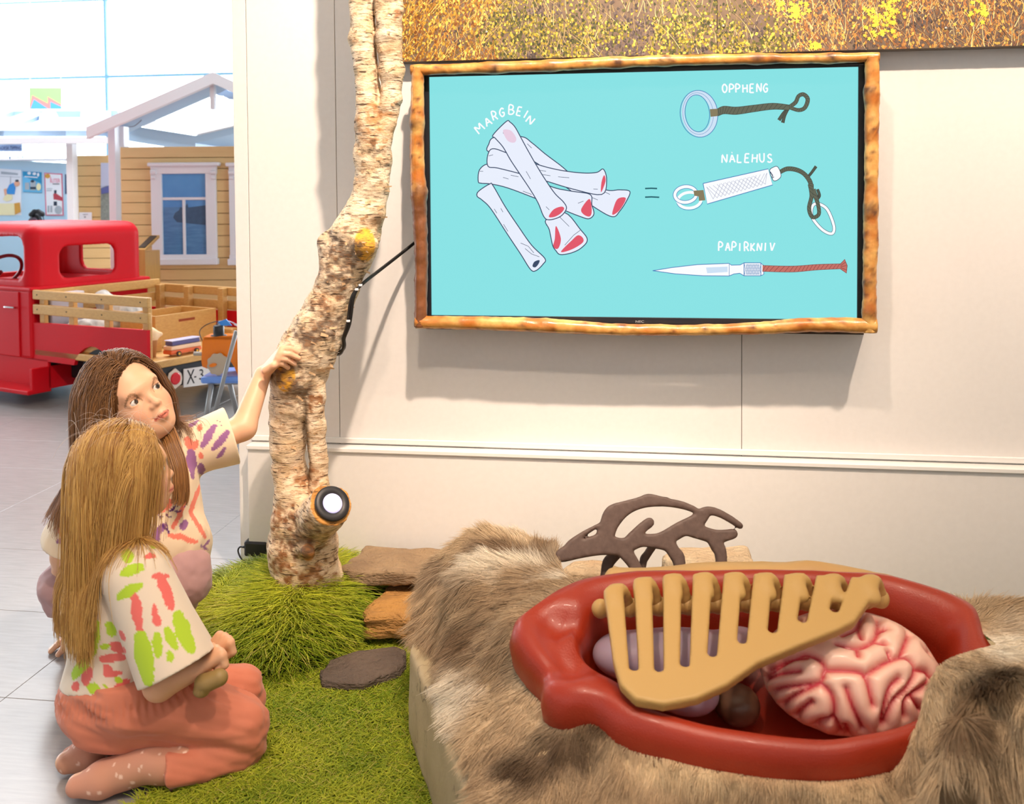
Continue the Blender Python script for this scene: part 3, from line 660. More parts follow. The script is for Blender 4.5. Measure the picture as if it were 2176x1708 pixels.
# load: crates, bucket, toy bus, cloth, papers
def crate(label, t0, t1, v0, v1, z0, z1, m, hole=True):
    c_ = thing('crate', label, 'crate', Q((t0+t1)/2, (v0+v1)/2, z0), 'wooden crates on the truck'); k = 0.012
    for lo, hi, nm in (((t0, v0, z0), (t0+k, v1, z1), 'end_board'), ((t1-k, v0, z0), (t1, v1, z1), 'end_board'), ((t0+k, v0, z0), (t1-k, v0+k, z1), 'side_board'), ((t0+k, v1-k, z0), (t1-k, v1, z1), 'side_board'), ((t0+k, v0+k, z0), (t1-k, v1-k, z0+k), 'bottom_board')):
        b_ = MB(); tb(b_, lo, hi, 0.002); b_.build(nm, m, c_)
    if hole:
        b_ = MB(); tb(b_, (t0-0.002, (v0+v1)/2-0.06, z1-0.05), (t0+0.001, (v0+v1)/2+0.06, z1-0.036), 0.0); b_.build('grip_slot', mat('slot_dark', s2l(150, 60, 20), 0.7), c_)
    return c_
crate('large pine crate at the middle of the truck bed', 0.34, 0.64, 0.32, 0.78, 0.3145, 0.50, M_bed)
crate('small pine box with a yellow toy inside on the truck bed', 0.24, 0.335, 0.10, 0.28, 0.3145, 0.41, M_bed, False)
yt = sdf_obj('yellow_toy', union([cap(Q(0.288, 0.150, 0.40), Q(0.288, 0.225, 0.405), 0.025, 0.02), cap(Q(0.288, 0.165, 0.347), Q(0.288, 0.21, 0.347), 0.018)], 0.03), 0.006, mat('toy_yellow', s2l(245, 205, 40), 0.4)); tag(yt, 'yellow toy lying in the small pine box', 'toy')
bk = thing('bucket', 'beige cloth-covered bucket at the rear edge of the truck bed', 'bucket', Q(0.14, 0.105, 0.3145))
MB().lathe(Q(0.14, 0.105, 0.3145), UZ, [(0, 0.036), (0.10, 0.048), (0.105, 0.050)], 24).build('pail', mat('pail_tan', s2l(190, 135, 85), 0.5), bk, True)
sdf_obj('cloth', union([cap(Q(0.14, 0.105, 0.425), Q(0.14, 0.105, 0.435), 0.050, 0.046), cap(Q(0.125, 0.12, 0.435), Q(0.11, 0.16, 0.435), 0.026, 0.012)], 0.02), 0.006, mat('cloth_beige', s2l(240, 205, 160), 0.8, bump=(60, 0.3, 0.004)), bk)
bus = thing('toy_bus', 'small orange and cream toy bus with violet roof on the truck bed', 'toy bus', Q(0.04, 0.25, 0.3145))
b0, b1 = 0.155, 0.37
def bb(lo, hi, m, nm, bev=0.006): x_ = MB(); tb(x_, lo, hi, bev); return x_.build(nm, m, bus)
bb((0.02, b0, 0.326), (0.09, b1, 0.348), mat('bus_orange', s2l(235, 110, 60), 0.35), 'lower_body'); bb((0.021, b0+0.002, 0.3485), (0.089, b1-0.002, 0.372), mat('bus_cream', s2l(250, 205, 165), 0.35), 'upper_body')
bb((0.025, b0+0.012, 0.3725), (0.085, b1-0.008, 0.395), mat('bus_glass', s2l(100, 95, 140), 0.15), 'window_band'); bb((0.023, b0+0.008, 0.3955), (0.087, b1-0.005, 0.402), mat('bus_roof', s2l(200, 195, 225), 0.3), 'roof')
for v in (b0+0.045, b1-0.045):
    for t in (0.018, 0.082): MB().lathe(Q(t, v, 0.329), -TU, [(0, 0.014), (0.009, 0.014)], 16).build('wheel', mat('bus_wheel', s2l(60, 40, 35), 0.5), bus); MB().lathe(Q(t-0.009, v, 0.329), -TU, [(0, 0.007), (0.002, 0.006)], 12).build('hub', mat('bus_hub', s2l(245, 190, 50), 0.4), bus)
cl = thing('cloth_heap', 'rumpled white cloth with grey print heaped behind the slats', 'cloth', Q(0.82, 0.35, 0.3145))
sdf_obj('fabric', union([cap(Q(0.775, 0.14, 0.405), Q(0.76, 0.45, 0.42), 0.075, 0.09), cap(Q(0.77, 0.38, 0.5), Q(0.82, 0.34, 0.58), 0.085, 0.05), cap(Q(0.77, 0.5, 0.46), Q(0.78, 0.62, 0.40), 0.08, 0.06)], 0.04), 0.012, mat('cloth_print', s2l(226, 216, 205), 0.8, noise=(14, s2l(150, 145, 140), 0.35)), cl, disp=lambda v: 0.012*np.stack([fbm(v, 14, 3, 1), fbm(v, 14, 3, 2), fbm(v, 14, 3, 3)], 1))
bxs = thing('storage_box', 'grey box standing behind the slats near the cab', 'box', Q(0.9, 0.14, 0.3145))
b_ = MB(); tb(b_, (0.885, 0.05, 0.3145), (0.945, 0.26, 0.60), 0.006); b_.build('body', mat('box_grey', s2l(175, 170, 180), 0.6), bxs); b_ = MB(); tb(b_, (0.88, 0.045, 0.6005), (0.948, 0.265, 0.63), 0.006); b_.build('lid', mat('box_lid', s2l(215, 205, 205), 0.6), bxs)

# ------------------------------------------------------------------ blue folding stool with orange machine
DD = 4.95
M_blue = mat('stool_blue', s2l(110, 150, 225), 0.3); M_grey = mat('tube_grey', s2l(150, 148, 146), 0.35, 0.4)
sto = thing('folding_stool', 'blue-topped grey folding step stool behind the partition end', 'stool', PH(480, 890, DD)*np.array([1, 1, 0]))
zs_ = PH(450, 803, DD)[2]
sx = (PH(425, 803, DD), PH(560, 803, DD)); sl0 = sx[0].copy(); sl1 = sx[1].copy(); sl0[2] = sl1[2] = zs_
MB().obox((sl0+sl1)/2+HF*0.14+UZ*(-0.012), RH, (np.linalg.norm(sl1-sl0), 0.28, 0.036), 0.012).build('seat', M_blue, sto)
MB().obox((sl0+sl1)/2+HF*0.14+UZ*(-0.035), RH, (np.linalg.norm(sl1-sl0)-0.05, 0.22, 0.012), 0.004).build('seat_frame', M_grey, sto)
for (xa_, xb_, da, db) in ((447, 433, 0.02, 0.0), (455, 470, 0.24, 0.30), (535, 545, 0.02, 0.0), (500, 487, 0.24, 0.3)):
    a = PH(xa_, 818, DD)+HF*da; a[2] = zs_-0.03; b = PH(xb_, 880, DD)+HF*db; b[2] = 0.008
    MB().tube([a, b], 0.013, 10, flat=1.0).build('leg', M_grey, sto, True)
a = PH(508, 700, DD)-HF*0.05; b = PH(452, 884, DD)-HF*0.06; b[2] = 0.011
MB().tube([a, b], 0.0105, 10).build('support_bar', M_grey, sto, True)
om = thing('toy_machine', 'orange cogwheel machine with black motor and wires on the blue stool', 'machine', PH(465, 800, DD)+HF*0.1)
M_or = mat('acrylic_orange', s2l(240, 125, 15), 0.2)
def om_p(poly, d, t, m, nm): return MB().prism([np.array([*p[:2], max(p[2], zs_+0.0065)]) for p in (PH(x, y, DD+d) for x, y in poly)], HF*t).build(nm, m, om)
plt = [(430, 722), (436, 718), (500, 712), (540, 716), (540, 800), (505, 800), (498, 780), (490, 767), (475, 763), (460, 763), (448, 770), (440, 783), (430, 779), (428, 768)]
om_p(plt, 0.05, 0.012, M_or, 'front_plate'); om_p(plt, 0.17, 0.012, M_or, 'back_plate')
om_p(rect(432, 716, 540, 722), 0.05, 0.13, M_or, 'top_plate')
gear = []
for k in range(36):
    a = 2*math.pi*k/36; r = 24 if (k//2) % 2 == 0 else 22; gear.append((462+r*math.cos(a)*0.95, 774+r*math.sin(a)))
om_p(gear, 0.025, 0.014, mat('gear_grey', s2l(190, 170, 145), 0.4), 'gear'); om_p(ellp(452, 776, 8, 4, 14, -0.2), 0.015, 0.009, M_or, 'crank')
MB().lathe(PH(465, 716, DD+0.10), UZ, [(0, 0.040), (0.010, 0.040), (0.011, 0.027), (0.055, 0.027), (0.06, 0.024)], 24).build('motor', M_dark, om, True)
MB().tube([PH(412, 751, DD+0.06), PH(432, 752, DD+0.06)], 0.010, 10).build('shaft', mat('shaft_grey', s2l(175, 160, 145), 0.4), om, True)
M_wb = mat('wire_white', s2l(205, 215, 235), 0.4); M_wbl = mat('connector_blue', s2l(60, 140, 225), 0.4)
top = PH(465, 694, DD+0.10)
for k in range(6):
    a = (k-2.5)*0.008; tgt = [PH(438+k, 690, DD+0.1), PH(424, 705, DD+0.1), PH(432, 728, DD+0.08)] if k < 2 else [PH(480+k*3, 680+k, DD+0.1), PH(500, 686+k, DD+0.12), PH(530, 690+k*2, DD+0.12)]
    MB().tube(crv([top+HR*a, PH(462+k*1.5, 683, DD+0.1)]+tgt, 24), 0.0022, 6).build('wire', M_dark if k in (0, 1) else M_wb, om, True)
om_p([(463, 684), (480, 678), (492, 692), (470, 692)], 0.09, 0.012, M_wbl, 'connector')
# ================================================================== MURAL, TELEVISION, LOG FRAME
YM = -0.05
mx0, mx1 = PX(832, 60, YM)[0], 2.3; mseam = PX(1524, 60, YM)[0]; mz0 = PX(1500, 115, YM)[2]; mz1 = 3.0
M_print = mat('mural_print', s2l(128, 108, 88), 0.38, noise=(30, s2l(92, 76, 64), 0.7), attr=None)
M_printc = mat('mural_print_colour', (1, 1, 1), 0.38, attr='col')
M_board = mat('mural_board', (0.42, 0.38, 0.34), 0.6)
def dots_and_blades(x0, x1, seed):
    R = np.random.default_rng(seed); v = []; f = []; c = []
    def poly(pts, col):
        o = len(v); v.extend(pts); f.append(tuple(range(o, o+len(pts)))); c.extend([col]*len(pts))
    lay = [0]
    def Y(): lay[0] += 1; return YM-0.00012-0.0011*(lay[0] % 997)/997
    def bush(px):                       # height (m above the lower edge) of the bush crown along the mural
        t = (px-mx0); return 0.10+0.05*math.sin(t*4.2+0.6)+0.03*math.sin(t*9.1)
    items = []
    def zone_(x, z):
        w = vnoise(np.stack([x*5, z*7, 0*x], 1), 1.0, 17)*0.22+0.5*(z-mz0); g = x+w
        return np.where(g < mx0+0.36, 0, np.where(g > mx0+1.14, 2, 1))
    zone = lambda x: 'gold' if x < mx0+0.34 else ('rust' if x > mx0+1.12 else 'bush')
    for i in range(int(17000*(x1-x0))):
        x = R.uniform(x0, x1); z = mz0+R.uniform(0, 0.45); items.append((R.random(), 'd', x, z))
    for i in range(int(2600*(x1-x0))):
        x = R.uniform(x0, x1); z = mz0+R.uniform(-0.02, 0.42); items.append((R.random(), 'b', x, z))
    items.sort()
    _x = np.array([i[2] for i in items]); _z = np.array([i[3] for i in items]); _zn = zone_(_x, _z); _cl = vnoise(np.stack([_x*13, _z*16, 0*_x+2], 1), 1.0, 3)
    for (_, k, x, z), zi, cl in zip(items, _zn, _cl):
        zn = ('gold', 'bush', 'rust')[zi]
        if k == 'd':
            under = bush(x)-(z-mz0)
            if zn == 'gold': pal = [s2l(200, 150, 50), s2l(150, 110, 35), s2l(232, 190, 90), s2l(110, 90, 45), s2l(120, 72, 30)]; p = 0.7
            elif zn == 'rust': pal = [s2l(200, 140, 70), s2l(150, 100, 55), s2l(104, 84, 74), s2l(214, 176, 84), s2l(92, 76, 70)]; p = 0.55
            else: pal = [s2l(165, 145, 45), s2l(120, 112, 40), s2l(200, 180, 75), s2l(85, 85, 40), s2l(62, 64, 35)]; p = 0.9 if under > -0.02 else 0.35
            if cl < -0.25 and R.random() < 0.75: pal = [s2l(110, 96, 92), s2l(88, 76, 74), s2l(70, 60, 55)]
            if R.random() > p: continue
            col = np.array(pal[R.integers(len(pal))])*R.uniform(0.7, 1.2); a = R.uniform(0, 6.28); r = R.uniform(0.0022, 0.0055); y = Y()
            n = 5; poly([(x+r*math.cos(a+t)*(1 if j % 2 else 0.6), y, max(mz0+0.0005, z+r*math.sin(a+t))) for j, t in enumerate(np.linspace(0, 6.28, n, endpoint=False))], col)
        else:
            if zn == 'bush' and R.random() < 0.72: continue
            if zn == 'gold': pal = [s2l(238, 200, 105), s2l(205, 150, 60), s2l(150, 95, 40)]
            elif zn == 'rust': pal = [s2l(232, 178, 98), s2l(186, 120, 66), s2l(245, 212, 150), s2l(130, 92, 66)]
            else: pal = [s2l(215, 190, 130), s2l(160, 140, 90)]
            col = np.array(pal[R.integers(len(pal))])*R.uniform(0.75, 1.15); L = R.uniform(0.03, 0.11); lean = R.normal(0.25 if zn == 'gold' else -0.1, 0.5); bend = R.normal(0, 0.35); w = R.uniform(0.0006, 0.0014); y = Y(); pl = []; pr = []
            for t in np.linspace(0, 1, 5):
                px = x+L*(lean*t+bend*t*t); pz = z+L*t; ww = w*(1-0.8*t); pl.append((px-ww, y, max(mz0+0.0005, pz))); pr.append((px+ww, y, max(mz0+0.0005, pz)))
            if x0 < pl[-1][0] < x1: 
                o = len(v); v.extend(pl+pr); c.extend([col]*10)
                for j in range(4): f.append((o+j, o+j+1, o+5+j+1, o+5+j))
    for (fx, fy, n, sp) in ((1690, 22, 40, 22), (1875, 45, 70, 42), (1735, 95, 14, 14), (1900, 8, 30, 30), (1660, 8, 12, 14), (2080, 20, 26, 26), (1780, 118, 8, 12)):
        for i in range(n):
            q = PX(fx+R.normal(0, sp*0.5), fy+R.normal(0, sp*0.5), YM)
            if not (x0 < q[0] < x1) or q[2] < mz0+0.006: continue
            y = YM-0.0013-0.0003*R.random(); r = R.uniform(0.004, 0.009); col = np.array(s2l(240, 215, 70))*R.uniform(0.75, 1.1); a = R.uniform(0, 6)
            poly([(q[0]+r*math.cos(a+t)*(1 if j % 2 else 0.5), y, q[2]+r*math.sin(a+t)*(1 if j % 2 else 0.5)) for j, t in enumerate(np.linspace(0, 6.28, 10, endpoint=False))], col)
    return v, f, np.array(c)
mu = thing('mural', 'printed heath vegetation photo panels mounted above the screen', 'mural', (0.3, YM, mz0))
for i, (a, b) in enumerate(((mx0, mseam-0.0006), (mseam+0.0006, mx1))):
    pn = MB().box((a, YM, mz0), (b, -0.0015, mz1), 0.0008).build('panel', M_print, mu)
    v, f, c = dots_and_blades(a+0.001, b-0.001, 5+i)
    pr_ = pym('print', v, f, M_printc, mu, attr={'col': c}); tag(pr_, kind='stuff')
M_screw = mat('screw_steel', (0.7, 0.66, 0.58), 0.3, 0.9)
for (x, y) in ((1510, 55), (1537, 55), (1034, 68), (2010, 60)):
    MB().lathe(PX(x, y, YM-0.002), (0, -1, 0), [(0, 0.0036), (0.0015, 0.0036), (0.0025, 0.002)], 12).build('screw', M_screw, mu)

# ------------------------------------------------------------------ television
YS = -0.0855
tvb = PX(1370, 690, -0.03)
tv = thing('television', 'wall-mounted flat screen showing bone drawings on a turquoise ground', 'television', tvb)
sx0, sx1 = PX(915, 410, YS)[0], PX(1822, 410, YS)[0]; sz0, sz1 = PX(1370, 674, YS)[2], PX(1370, 153, YS)[2]
bx0, bx1 = sx0-0.014, sx1+0.016; bz0, bz1 = sz0-0.018, sz1+0.014
M_bez = mat('bezel_black', (0.012, 0.013, 0.018), 0.32)
MB().box((bx0, -0.075, bz0), (bx1, -0.002, bz1), 0.004).build('housing', M_bez, tv)
bz = MB()
for lo, hi in (((bx0, bz0), (sx0, bz1)), ((sx1, bz0), (bx1, bz1)), ((sx0, bz0), (sx1, sz0)), ((sx0, sz1), (sx1, bz1))):
    bz.box((lo[0], -0.092, lo[1]), (hi[0], -0.075, hi[1]), 0.001)
bz.build('bezel', M_bez, tv)
def scr(n, r, g, b, st=1.0):
    m = mat(n, (0.004, 0.004, 0.004), 0.35, emit=(s2l(r, g, b), st)); m.node_tree.nodes['Principled BSDF'].inputs['Specular IOR Level'].default_value = 0.15; return m
# the panel itself: bright turquoise with the slightly uneven backlight of the real panel
M_scr = scr('screen_turquoise', 136, 226, 228)
scn = MB().box((sx0, YS, sz0), (sx1, -0.0752, sz1)).build('screen', M_scr, tv)
LAY = [0]
def S(p, l): q = PX(p[0], p[1], YS); return (q[0], YS-0.00008*l-0.0001, q[2])
S_wh = scr('ink_white', 250, 252, 255); S_bone = scr('ink_bone', 232, 238, 252); S_out = scr('ink_outline', 52, 70, 100); S_red = scr('ink_red', 225, 85, 105); S_teal = scr('ink_teal', 20, 92, 104); S_rope = scr('ink_rope', 98, 102, 86); S_rope2 = scr('ink_rope_dark', 60, 66, 60); S_blue = scr('ink_blue', 70, 125, 185); S_cord = scr('ink_cord', 196, 112, 102); S_cord2 = scr('ink_cord_dark', 128, 60, 60); S_khaki = scr('ink_khaki', 132, 122, 92); S_pink = scr('ink_pink', 232, 205, 225); S_pale = scr('ink_pale', 205, 225, 245); S_hatch = scr('ink_hatch', 165, 170, 195)
def face(nm, poly, m, l=None):
    LAY[0] += 1; l = LAY[0] if l is None else l
    return pym(nm, [S(p, l) for p in poly], [tuple(range(len(poly)))], m, scn)
def strip_v(pts, w, closed=False):
    P = np.asarray(pts, float); w = np.full(len(P), w) if np.isscalar(w) else np.asarray(w, float)
    T = (np.roll(P, -1, 0)-np.roll(P, 1, 0)) if closed else np.gradient(P, axis=0)
    T /= np.linalg.norm(T, axis=1)[:, None]+1e-9; Nn = np.stack([-T[:, 1], T[:, 0]], 1)
    return P+Nn*w[:, None]/2, P-Nn*w[:, None]/2
def ribbons(nm, lines, m):
    """lines: list of (pts, width, closed)"""
    LAY[0] += 1; v = []; f = []
    for pts, w, cl in lines:
        a, b = strip_v(pts, w, cl); n = len(a); o = len(v)
        v += [S(p, LAY[0]) for p in a]+[S(p, LAY[0]) for p in b]
        for i in range(n if cl else n-1): j = (i+1) % n; f.append((o+i, o+j, o+n+j, o+n+i))
    return pym(nm, v, f, m, scn)
z4 = lambda L: [(980+x/4.27, 200+y/4.27) for x, y in L]
z5 = lambda L: [(1360+x/3.713, 160+y/3.713) for x, y in L]
def sm(poly, n=None): return crv(poly, n or len(poly)*5, True)
def bone(poly, red=(), marks=()):
    P = sm(z4(poly)); face('bone_drawing', P, S_bone); 
    for r in red: face('marrow_drawing', sm(z4(r)), S_red)
    ribbons('outline', [(P, 2.0, True)]+[(z4(mk), 1.0, False) for mk in marks], S_out)
bone([(245, 520), (250, 455), (305, 390), (545, 385), (640, 440), (760, 540), (900, 645), (1060, 770), (1310, 868), (1440, 868), (1530, 882), (1505, 960), (1440, 1060), (1370, 1112), (1200, 1020), (960, 850), (820, 740), (660, 610), (420, 530)], [[(1420, 950), (1495, 945), (1440, 1050), (1375, 1095), (1380, 1040)]], [[(600, 450), (640, 490)], [(1290, 880), (1350, 910)], [(1170, 930), (1240, 960)]])
bone([(155, 790), (165, 690), (235, 635), (330, 665), (560, 720), (820, 840), (1000, 880), (1170, 910), (1185, 1000), (1205, 1085), (1160, 1130), (1080, 1110), (940, 1055), (660, 940), (420, 850), (270, 815), (180, 808)], [[(1165, 950), (1185, 1060), (1165, 1110), (1110, 1090), (1090, 1040)]], [[(170, 700), (200, 700)], [(380, 755), (430, 770)], [(450, 735), (520, 750)], [(560, 880), (640, 910)], [(1060, 990), (1110, 970)]])
bone([(240, 560), (285, 495), (420, 535), (700, 640), (900, 690), (1100, 715), (1230, 710), (1290, 680), (1320, 780), (1275, 910), (1010, 860), (760, 785), (530, 720), (330, 670), (245, 655)], [[(1297, 735), (1310, 790), (1270, 890), (1273, 800)]], [[(250, 560), (290, 550)], [(710, 690), (770, 700)], [(880, 750), (980, 758)], [(740, 730), (810, 740)], [(1200, 860), (1240, 862)]])
bone([(770, 1140), (940, 1075), (1080, 1225), (1145, 1320), (1090, 1395), (1000, 1440), (900, 1455), (860, 1420), (830, 1370), (800, 1230)], [[(860, 1195), (905, 1310), (880, 1400), (835, 1385), (850, 1310)], [(905, 1430), (1000, 1330), (1060, 1280), (1105, 1305), (1100, 1350), (1000, 1410)]], [[(890, 1110), (980, 1200)], [(940, 1370), (1020, 1280), (1080, 1235)]])
bone([(290, 370), (410, 248), (445, 255), (490, 300), (540, 390), (600, 500), (680, 640), (760, 770), (850, 900), (930, 980), (955, 1040), (900, 1110), (800, 1140), (750, 1110), (700, 990), (630, 870), (530, 720), (450, 600), (380, 480), (310, 400)], [[(795, 1110), (840, 1045), (910, 1020), (935, 1040), (900, 1085), (840, 1115)]], [[(380, 350), (420, 400)], [(405, 365), (430, 400)], [(590, 700), (630, 770)], [(770, 1020), (800, 1050)]])
face('blush', sm(z4([(380, 330), (450, 330), (500, 400), (480, 440), (420, 420)])), S_pink)
bone([(145, 925), (160, 880), (260, 815), (290, 830), (400, 1020), (520, 1200), (640, 1370), (760, 1490), (745, 1540), (680, 1600), (630, 1590), (540, 1450), (420, 1270), (270, 1040), (190, 960)], [], [[(300, 1040), (325, 1080)], [(360, 1035), (380, 1070)], [(385, 1180), (425, 1245)], [(540, 1350), (610, 1380), (660, 1440)], [(580, 1400), (640, 1450), (710, 1475)]])
face('hollow', sm(z4([(648, 1560), (665, 1520), (710, 1505), (705, 1535), (675, 1570)])), S_out)
# stroke lettering
G_ = {'M': [[(0, 0), (0.08, 1), (0.5, 0.35), (0.92, 1), (1, 0)]], 'A': [[(0, 0), (0.5, 1), (1, 0)], [(0.2, 0.38), (0.8, 0.38)]], 'R': [[(0, 0), (0.05, 1), (0.6, 1), (0.85, 0.75), (0.6, 0.5), (0.05, 0.45)], [(0.4, 0.48), (0.9, 0)]],
      'G': [[(0.85, 0.85), (0.5, 1), (0.12, 0.7), (0.05, 0.35), (0.4, 0), (0.8, 0.12), (0.85, 0.45), (0.45, 0.45)]], 'B': [[(0, 0), (0.05, 1), (0.6, 1), (0.75, 0.78), (0.55, 0.55), (0.05, 0.52)], [(0.5, 0.54), (0.9, 0.3), (0.6, 0.02), (0, 0)]],
      'E': [[(0.85, 1), (0.1, 1), (0, 0), (0.85, 0)], [(0.05, 0.5), (0.7, 0.52)]], 'I': [[(0.5, 0), (0.5, 1)]], 'N': [[(0, 0), (0.05, 1), (0.9, 0), (1, 1)]], 'O': [[(0.5, 1), (0.1, 0.75), (0.05, 0.3), (0.4, 0), (0.85, 0.2), (0.95, 0.65), (0.5, 1)]],
      'P': [[(0, 0), (0.05, 1), (0.6, 1), (0.88, 0.75), (0.6, 0.5), (0.05, 0.45)]], 'H': [[(0, 0), (0.03, 1)], [(0.9, 0), (0.93, 1)], [(0, 0.5), (0.92, 0.55)]], 'L': [[(0.05, 1), (0, 0), (0.8, 0.02)]], 'U': [[(0.05, 1), (0.05, 0.3), (0.4, 0), (0.8, 0.2), (0.9, 1)]],
      'S': [[(0.85, 0.85), (0.5, 1), (0.15, 0.8), (0.35, 0.55), (0.75, 0.4), (0.85, 0.15), (0.45, 0), (0.05, 0.12)]], 'K': [[(0, 0), (0.05, 1)], [(0.85, 1), (0.08, 0.45), (0.9, 0)]], 'V': [[(0, 1), (0.42, 0), (1, 1)]]}
G_['Å'] = G_['A']+[[(0.44, 1.22), (0.58, 1.24)]]
def letters(spec, wpx):
    """spec: (char, x, y baseline-left, height, width, rotation degrees)"""
    Ls = []
    for ch, x, y, h, wd, a in spec:
        a = math.radians(a); ca, sa = math.cos(a), math.sin(a)
        for st in G_[ch]:
            pts = [(x+(u*wd)*ca+(vv*h)*sa, y+(u*wd)*sa-(vv*h)*ca) for u, vv in st]
            P = resample(pts, max(6, len(pts)*4)) if len(pts) < 4 or ch in 'MENHLKVA' else crv(pts, len(pts)*5)
            Ls.append((P, wpx, False))
    return ribbons('lettering', Ls, S_wh)
q4 = lambda x, y: (980+x/4.27, 200+y/4.27)
letters([(c, *q4(x, y), h/4.27, w_/4.27, a) for c, x, y, h, w_, a in (('M', 165, 362, 80, 70, -42), ('A', 235, 295, 75, 55, -28), ('R', 296, 240, 78, 45, -18), ('G', 352, 205, 75, 48, -6), ('B', 432, 182, 80, 52, 2), ('E', 500, 190, 78, 45, 12), ('I', 552, 205, 75, 40, 30), ('N', 585, 250, 72, 55, 35))], 3.2)
q5 = lambda x, y: (1360+x/3.713, 160+y/3.713)
def word(txt, x0, x1, y0, y1, h):
    n = len(txt); st = (x1-x0)/n; sp = []
    for i, c in enumerate(txt): sp.append((c, *q5(x0+i*st+random.uniform(-2, 2), y0+(y1-y0)*i/n+random.uniform(-2, 2)), h*random.uniform(0.94, 1.05)/3.713, st*(0.70 if c != 'I' else 0.5)/3.713, random.uniform(-4, 4)))
    letters(sp, 3.3)
word('OPPHENG', 652, 1026, 138, 132, 66); word('NÅLEHUS', 648, 1062, 690, 684, 66); word('PAPIRKNIV', 622, 1076, 1384, 1386, 66)
ribbons('equals_sign', [(z5([(40, 893), (90, 891), (135, 893)]), 3.0, False), (z5([(40, 961), (90, 959), (152, 962)]), 3.0, False)], S_teal)
# ring with twisted rope
def ellz(cx, cy, rx, ry, a=0, n=40): return z5(ellp(cx, cy, rx, ry, n, a))
ribbons('ring_drawing', [(ellz(462, 303, 122, 165, -0.12), [10+4*math.cos(t) for t in np.linspace(0, 6.28, 40, endpoint=False)], True)], S_pale)
ribbons('outline', [(ellz(465, 304, 148, 185, -0.12), 1.4, True), (ellz(452, 300, 96, 146, -0.1), 1.4, True), (ellz(458, 302, 120, 165, -0.11), 0.7, True)], S_blue)
def rope(pts, w, wave=True, m=S_rope, m2=S_rope2):
    P = crv(z5(pts), 60); W = np.interp(np.linspace(0, 1, len(P)), np.linspace(0, 1, len(w)), np.array(w)/3.713)
    ribbons('rope_edge', [(P, W+1.8, False)], m2); ribbons('rope_drawing', [(P, W, False)], m)
    L = []; a, b = strip_v(P, W); step = 3
    for i in range(0, len(P)-step-1, 3): L.append(([a[i], (a[i]+b[i+step])/2, b[i+step]], 0.9, False))
    ribbons('rope_twist', L, m2)
rope([(1160, 270), (1130, 300), (1095, 355)], [16, 18, 22]); rope([(1165, 270), (1140, 320), (1125, 375)], [16, 18, 22])
rope([(605, 300), (660, 275), (760, 280), (900, 262), (1050, 245), (1180, 255)], [45, 58, 56, 50, 46, 36])
rope([(1170, 255), (1225, 215), (1250, 165), (1290, 152), (1322, 190), (1300, 255), (1250, 275), (1180, 255)], [24, 26, 24, 26, 28, 26, 24, 22])
face('strap', z5([(550, 268), (612, 264), (612, 322), (556, 328)]), S_khaki)
# needle case
ribbons('ring_drawing', [(ellz(390, 985, 92, 62, -0.1), 6, True), (ellz(360, 940, 85, 62, -0.1), 7, True)], S_wh)
ribbons('outline', [(ellz(360, 940, 99, 76, -0.1), 1.2, True), (ellz(360, 940, 72, 48, -0.1), 1.1, True), (ellz(392, 988, 105, 74, -0.1)[2:20], 1.1, False)], S_blue)
face('strap', z5([(422, 910), (500, 905), (515, 985), (465, 990), (462, 955), (428, 950)]), S_khaki)
face('case_drawing', z5([(497, 853), (1010, 738), (1045, 865), (530, 1015)]), S_wh)
hl = []
for k in range(1, 15):
    a = np.array((525, 880))*(1-k/15)+np.array((1000, 770))*k/15; b_ = np.array((545, 985))*(1-k/15)+np.array((1020, 850))*k/15
    a2 = np.array((525, 880))*(1-min(1, (k+2.4)/15))+np.array((1000, 770))*min(1, (k+2.4)/15); a3 = np.array((525, 880))*(1-max(0, (k-2.4)/15))+np.array((1000, 770))*max(0, (k-2.4)/15)
    hl += [(z5([b_, a2]), 0.8, False), (z5([b_, a3]), 0.8, False)]
ribbons('hatching', hl, S_hatch)
ribbons('outline', [(z5([(497, 853), (1010, 738), (1045, 865), (530, 1015), (497, 853)]), 1.6, False)], S_blue)
cp_ = sm(z5([(1022, 752), (1045, 728), (1085, 722), (1112, 790), (1085, 825), (1055, 832), (1040, 810)])); face('cap_drawing', cp_, S_wh); ribbons('outline', [(cp_, 1.3, True), (z5([(1025, 760), (1045, 790), (1040, 815), (1055, 800)]), 2, False)], S_out)
lp_ = sm(z5([(1370, 1018), (1420, 1018), (1480, 1065), (1528, 1190), (1512, 1248), (1440, 1220), (1365, 1135), (1350, 1070)]), 48); ribbons('loop_outline', [(lp_, 7.5, True)], S_out); ribbons('loop_drawing', [(lp_, 5.6, True)], S_wh)
rope([(1320, 805), (1350, 770), (1388, 718)], [16, 16, 18]); rope([(1385, 985), (1412, 950), (1398, 898)], [20, 20, 16])
rope([(1105, 762), (1160, 738), (1230, 745), (1290, 775), (1335, 830), (1350, 880)], [26, 30, 30, 28, 30, 30])
rope([(1345, 860), (1352, 950), (1332, 1050), (1358, 1118), (1408, 1095), (1400, 1010), (1362, 900)], [40, 26, 26, 24, 24, 24, 36])
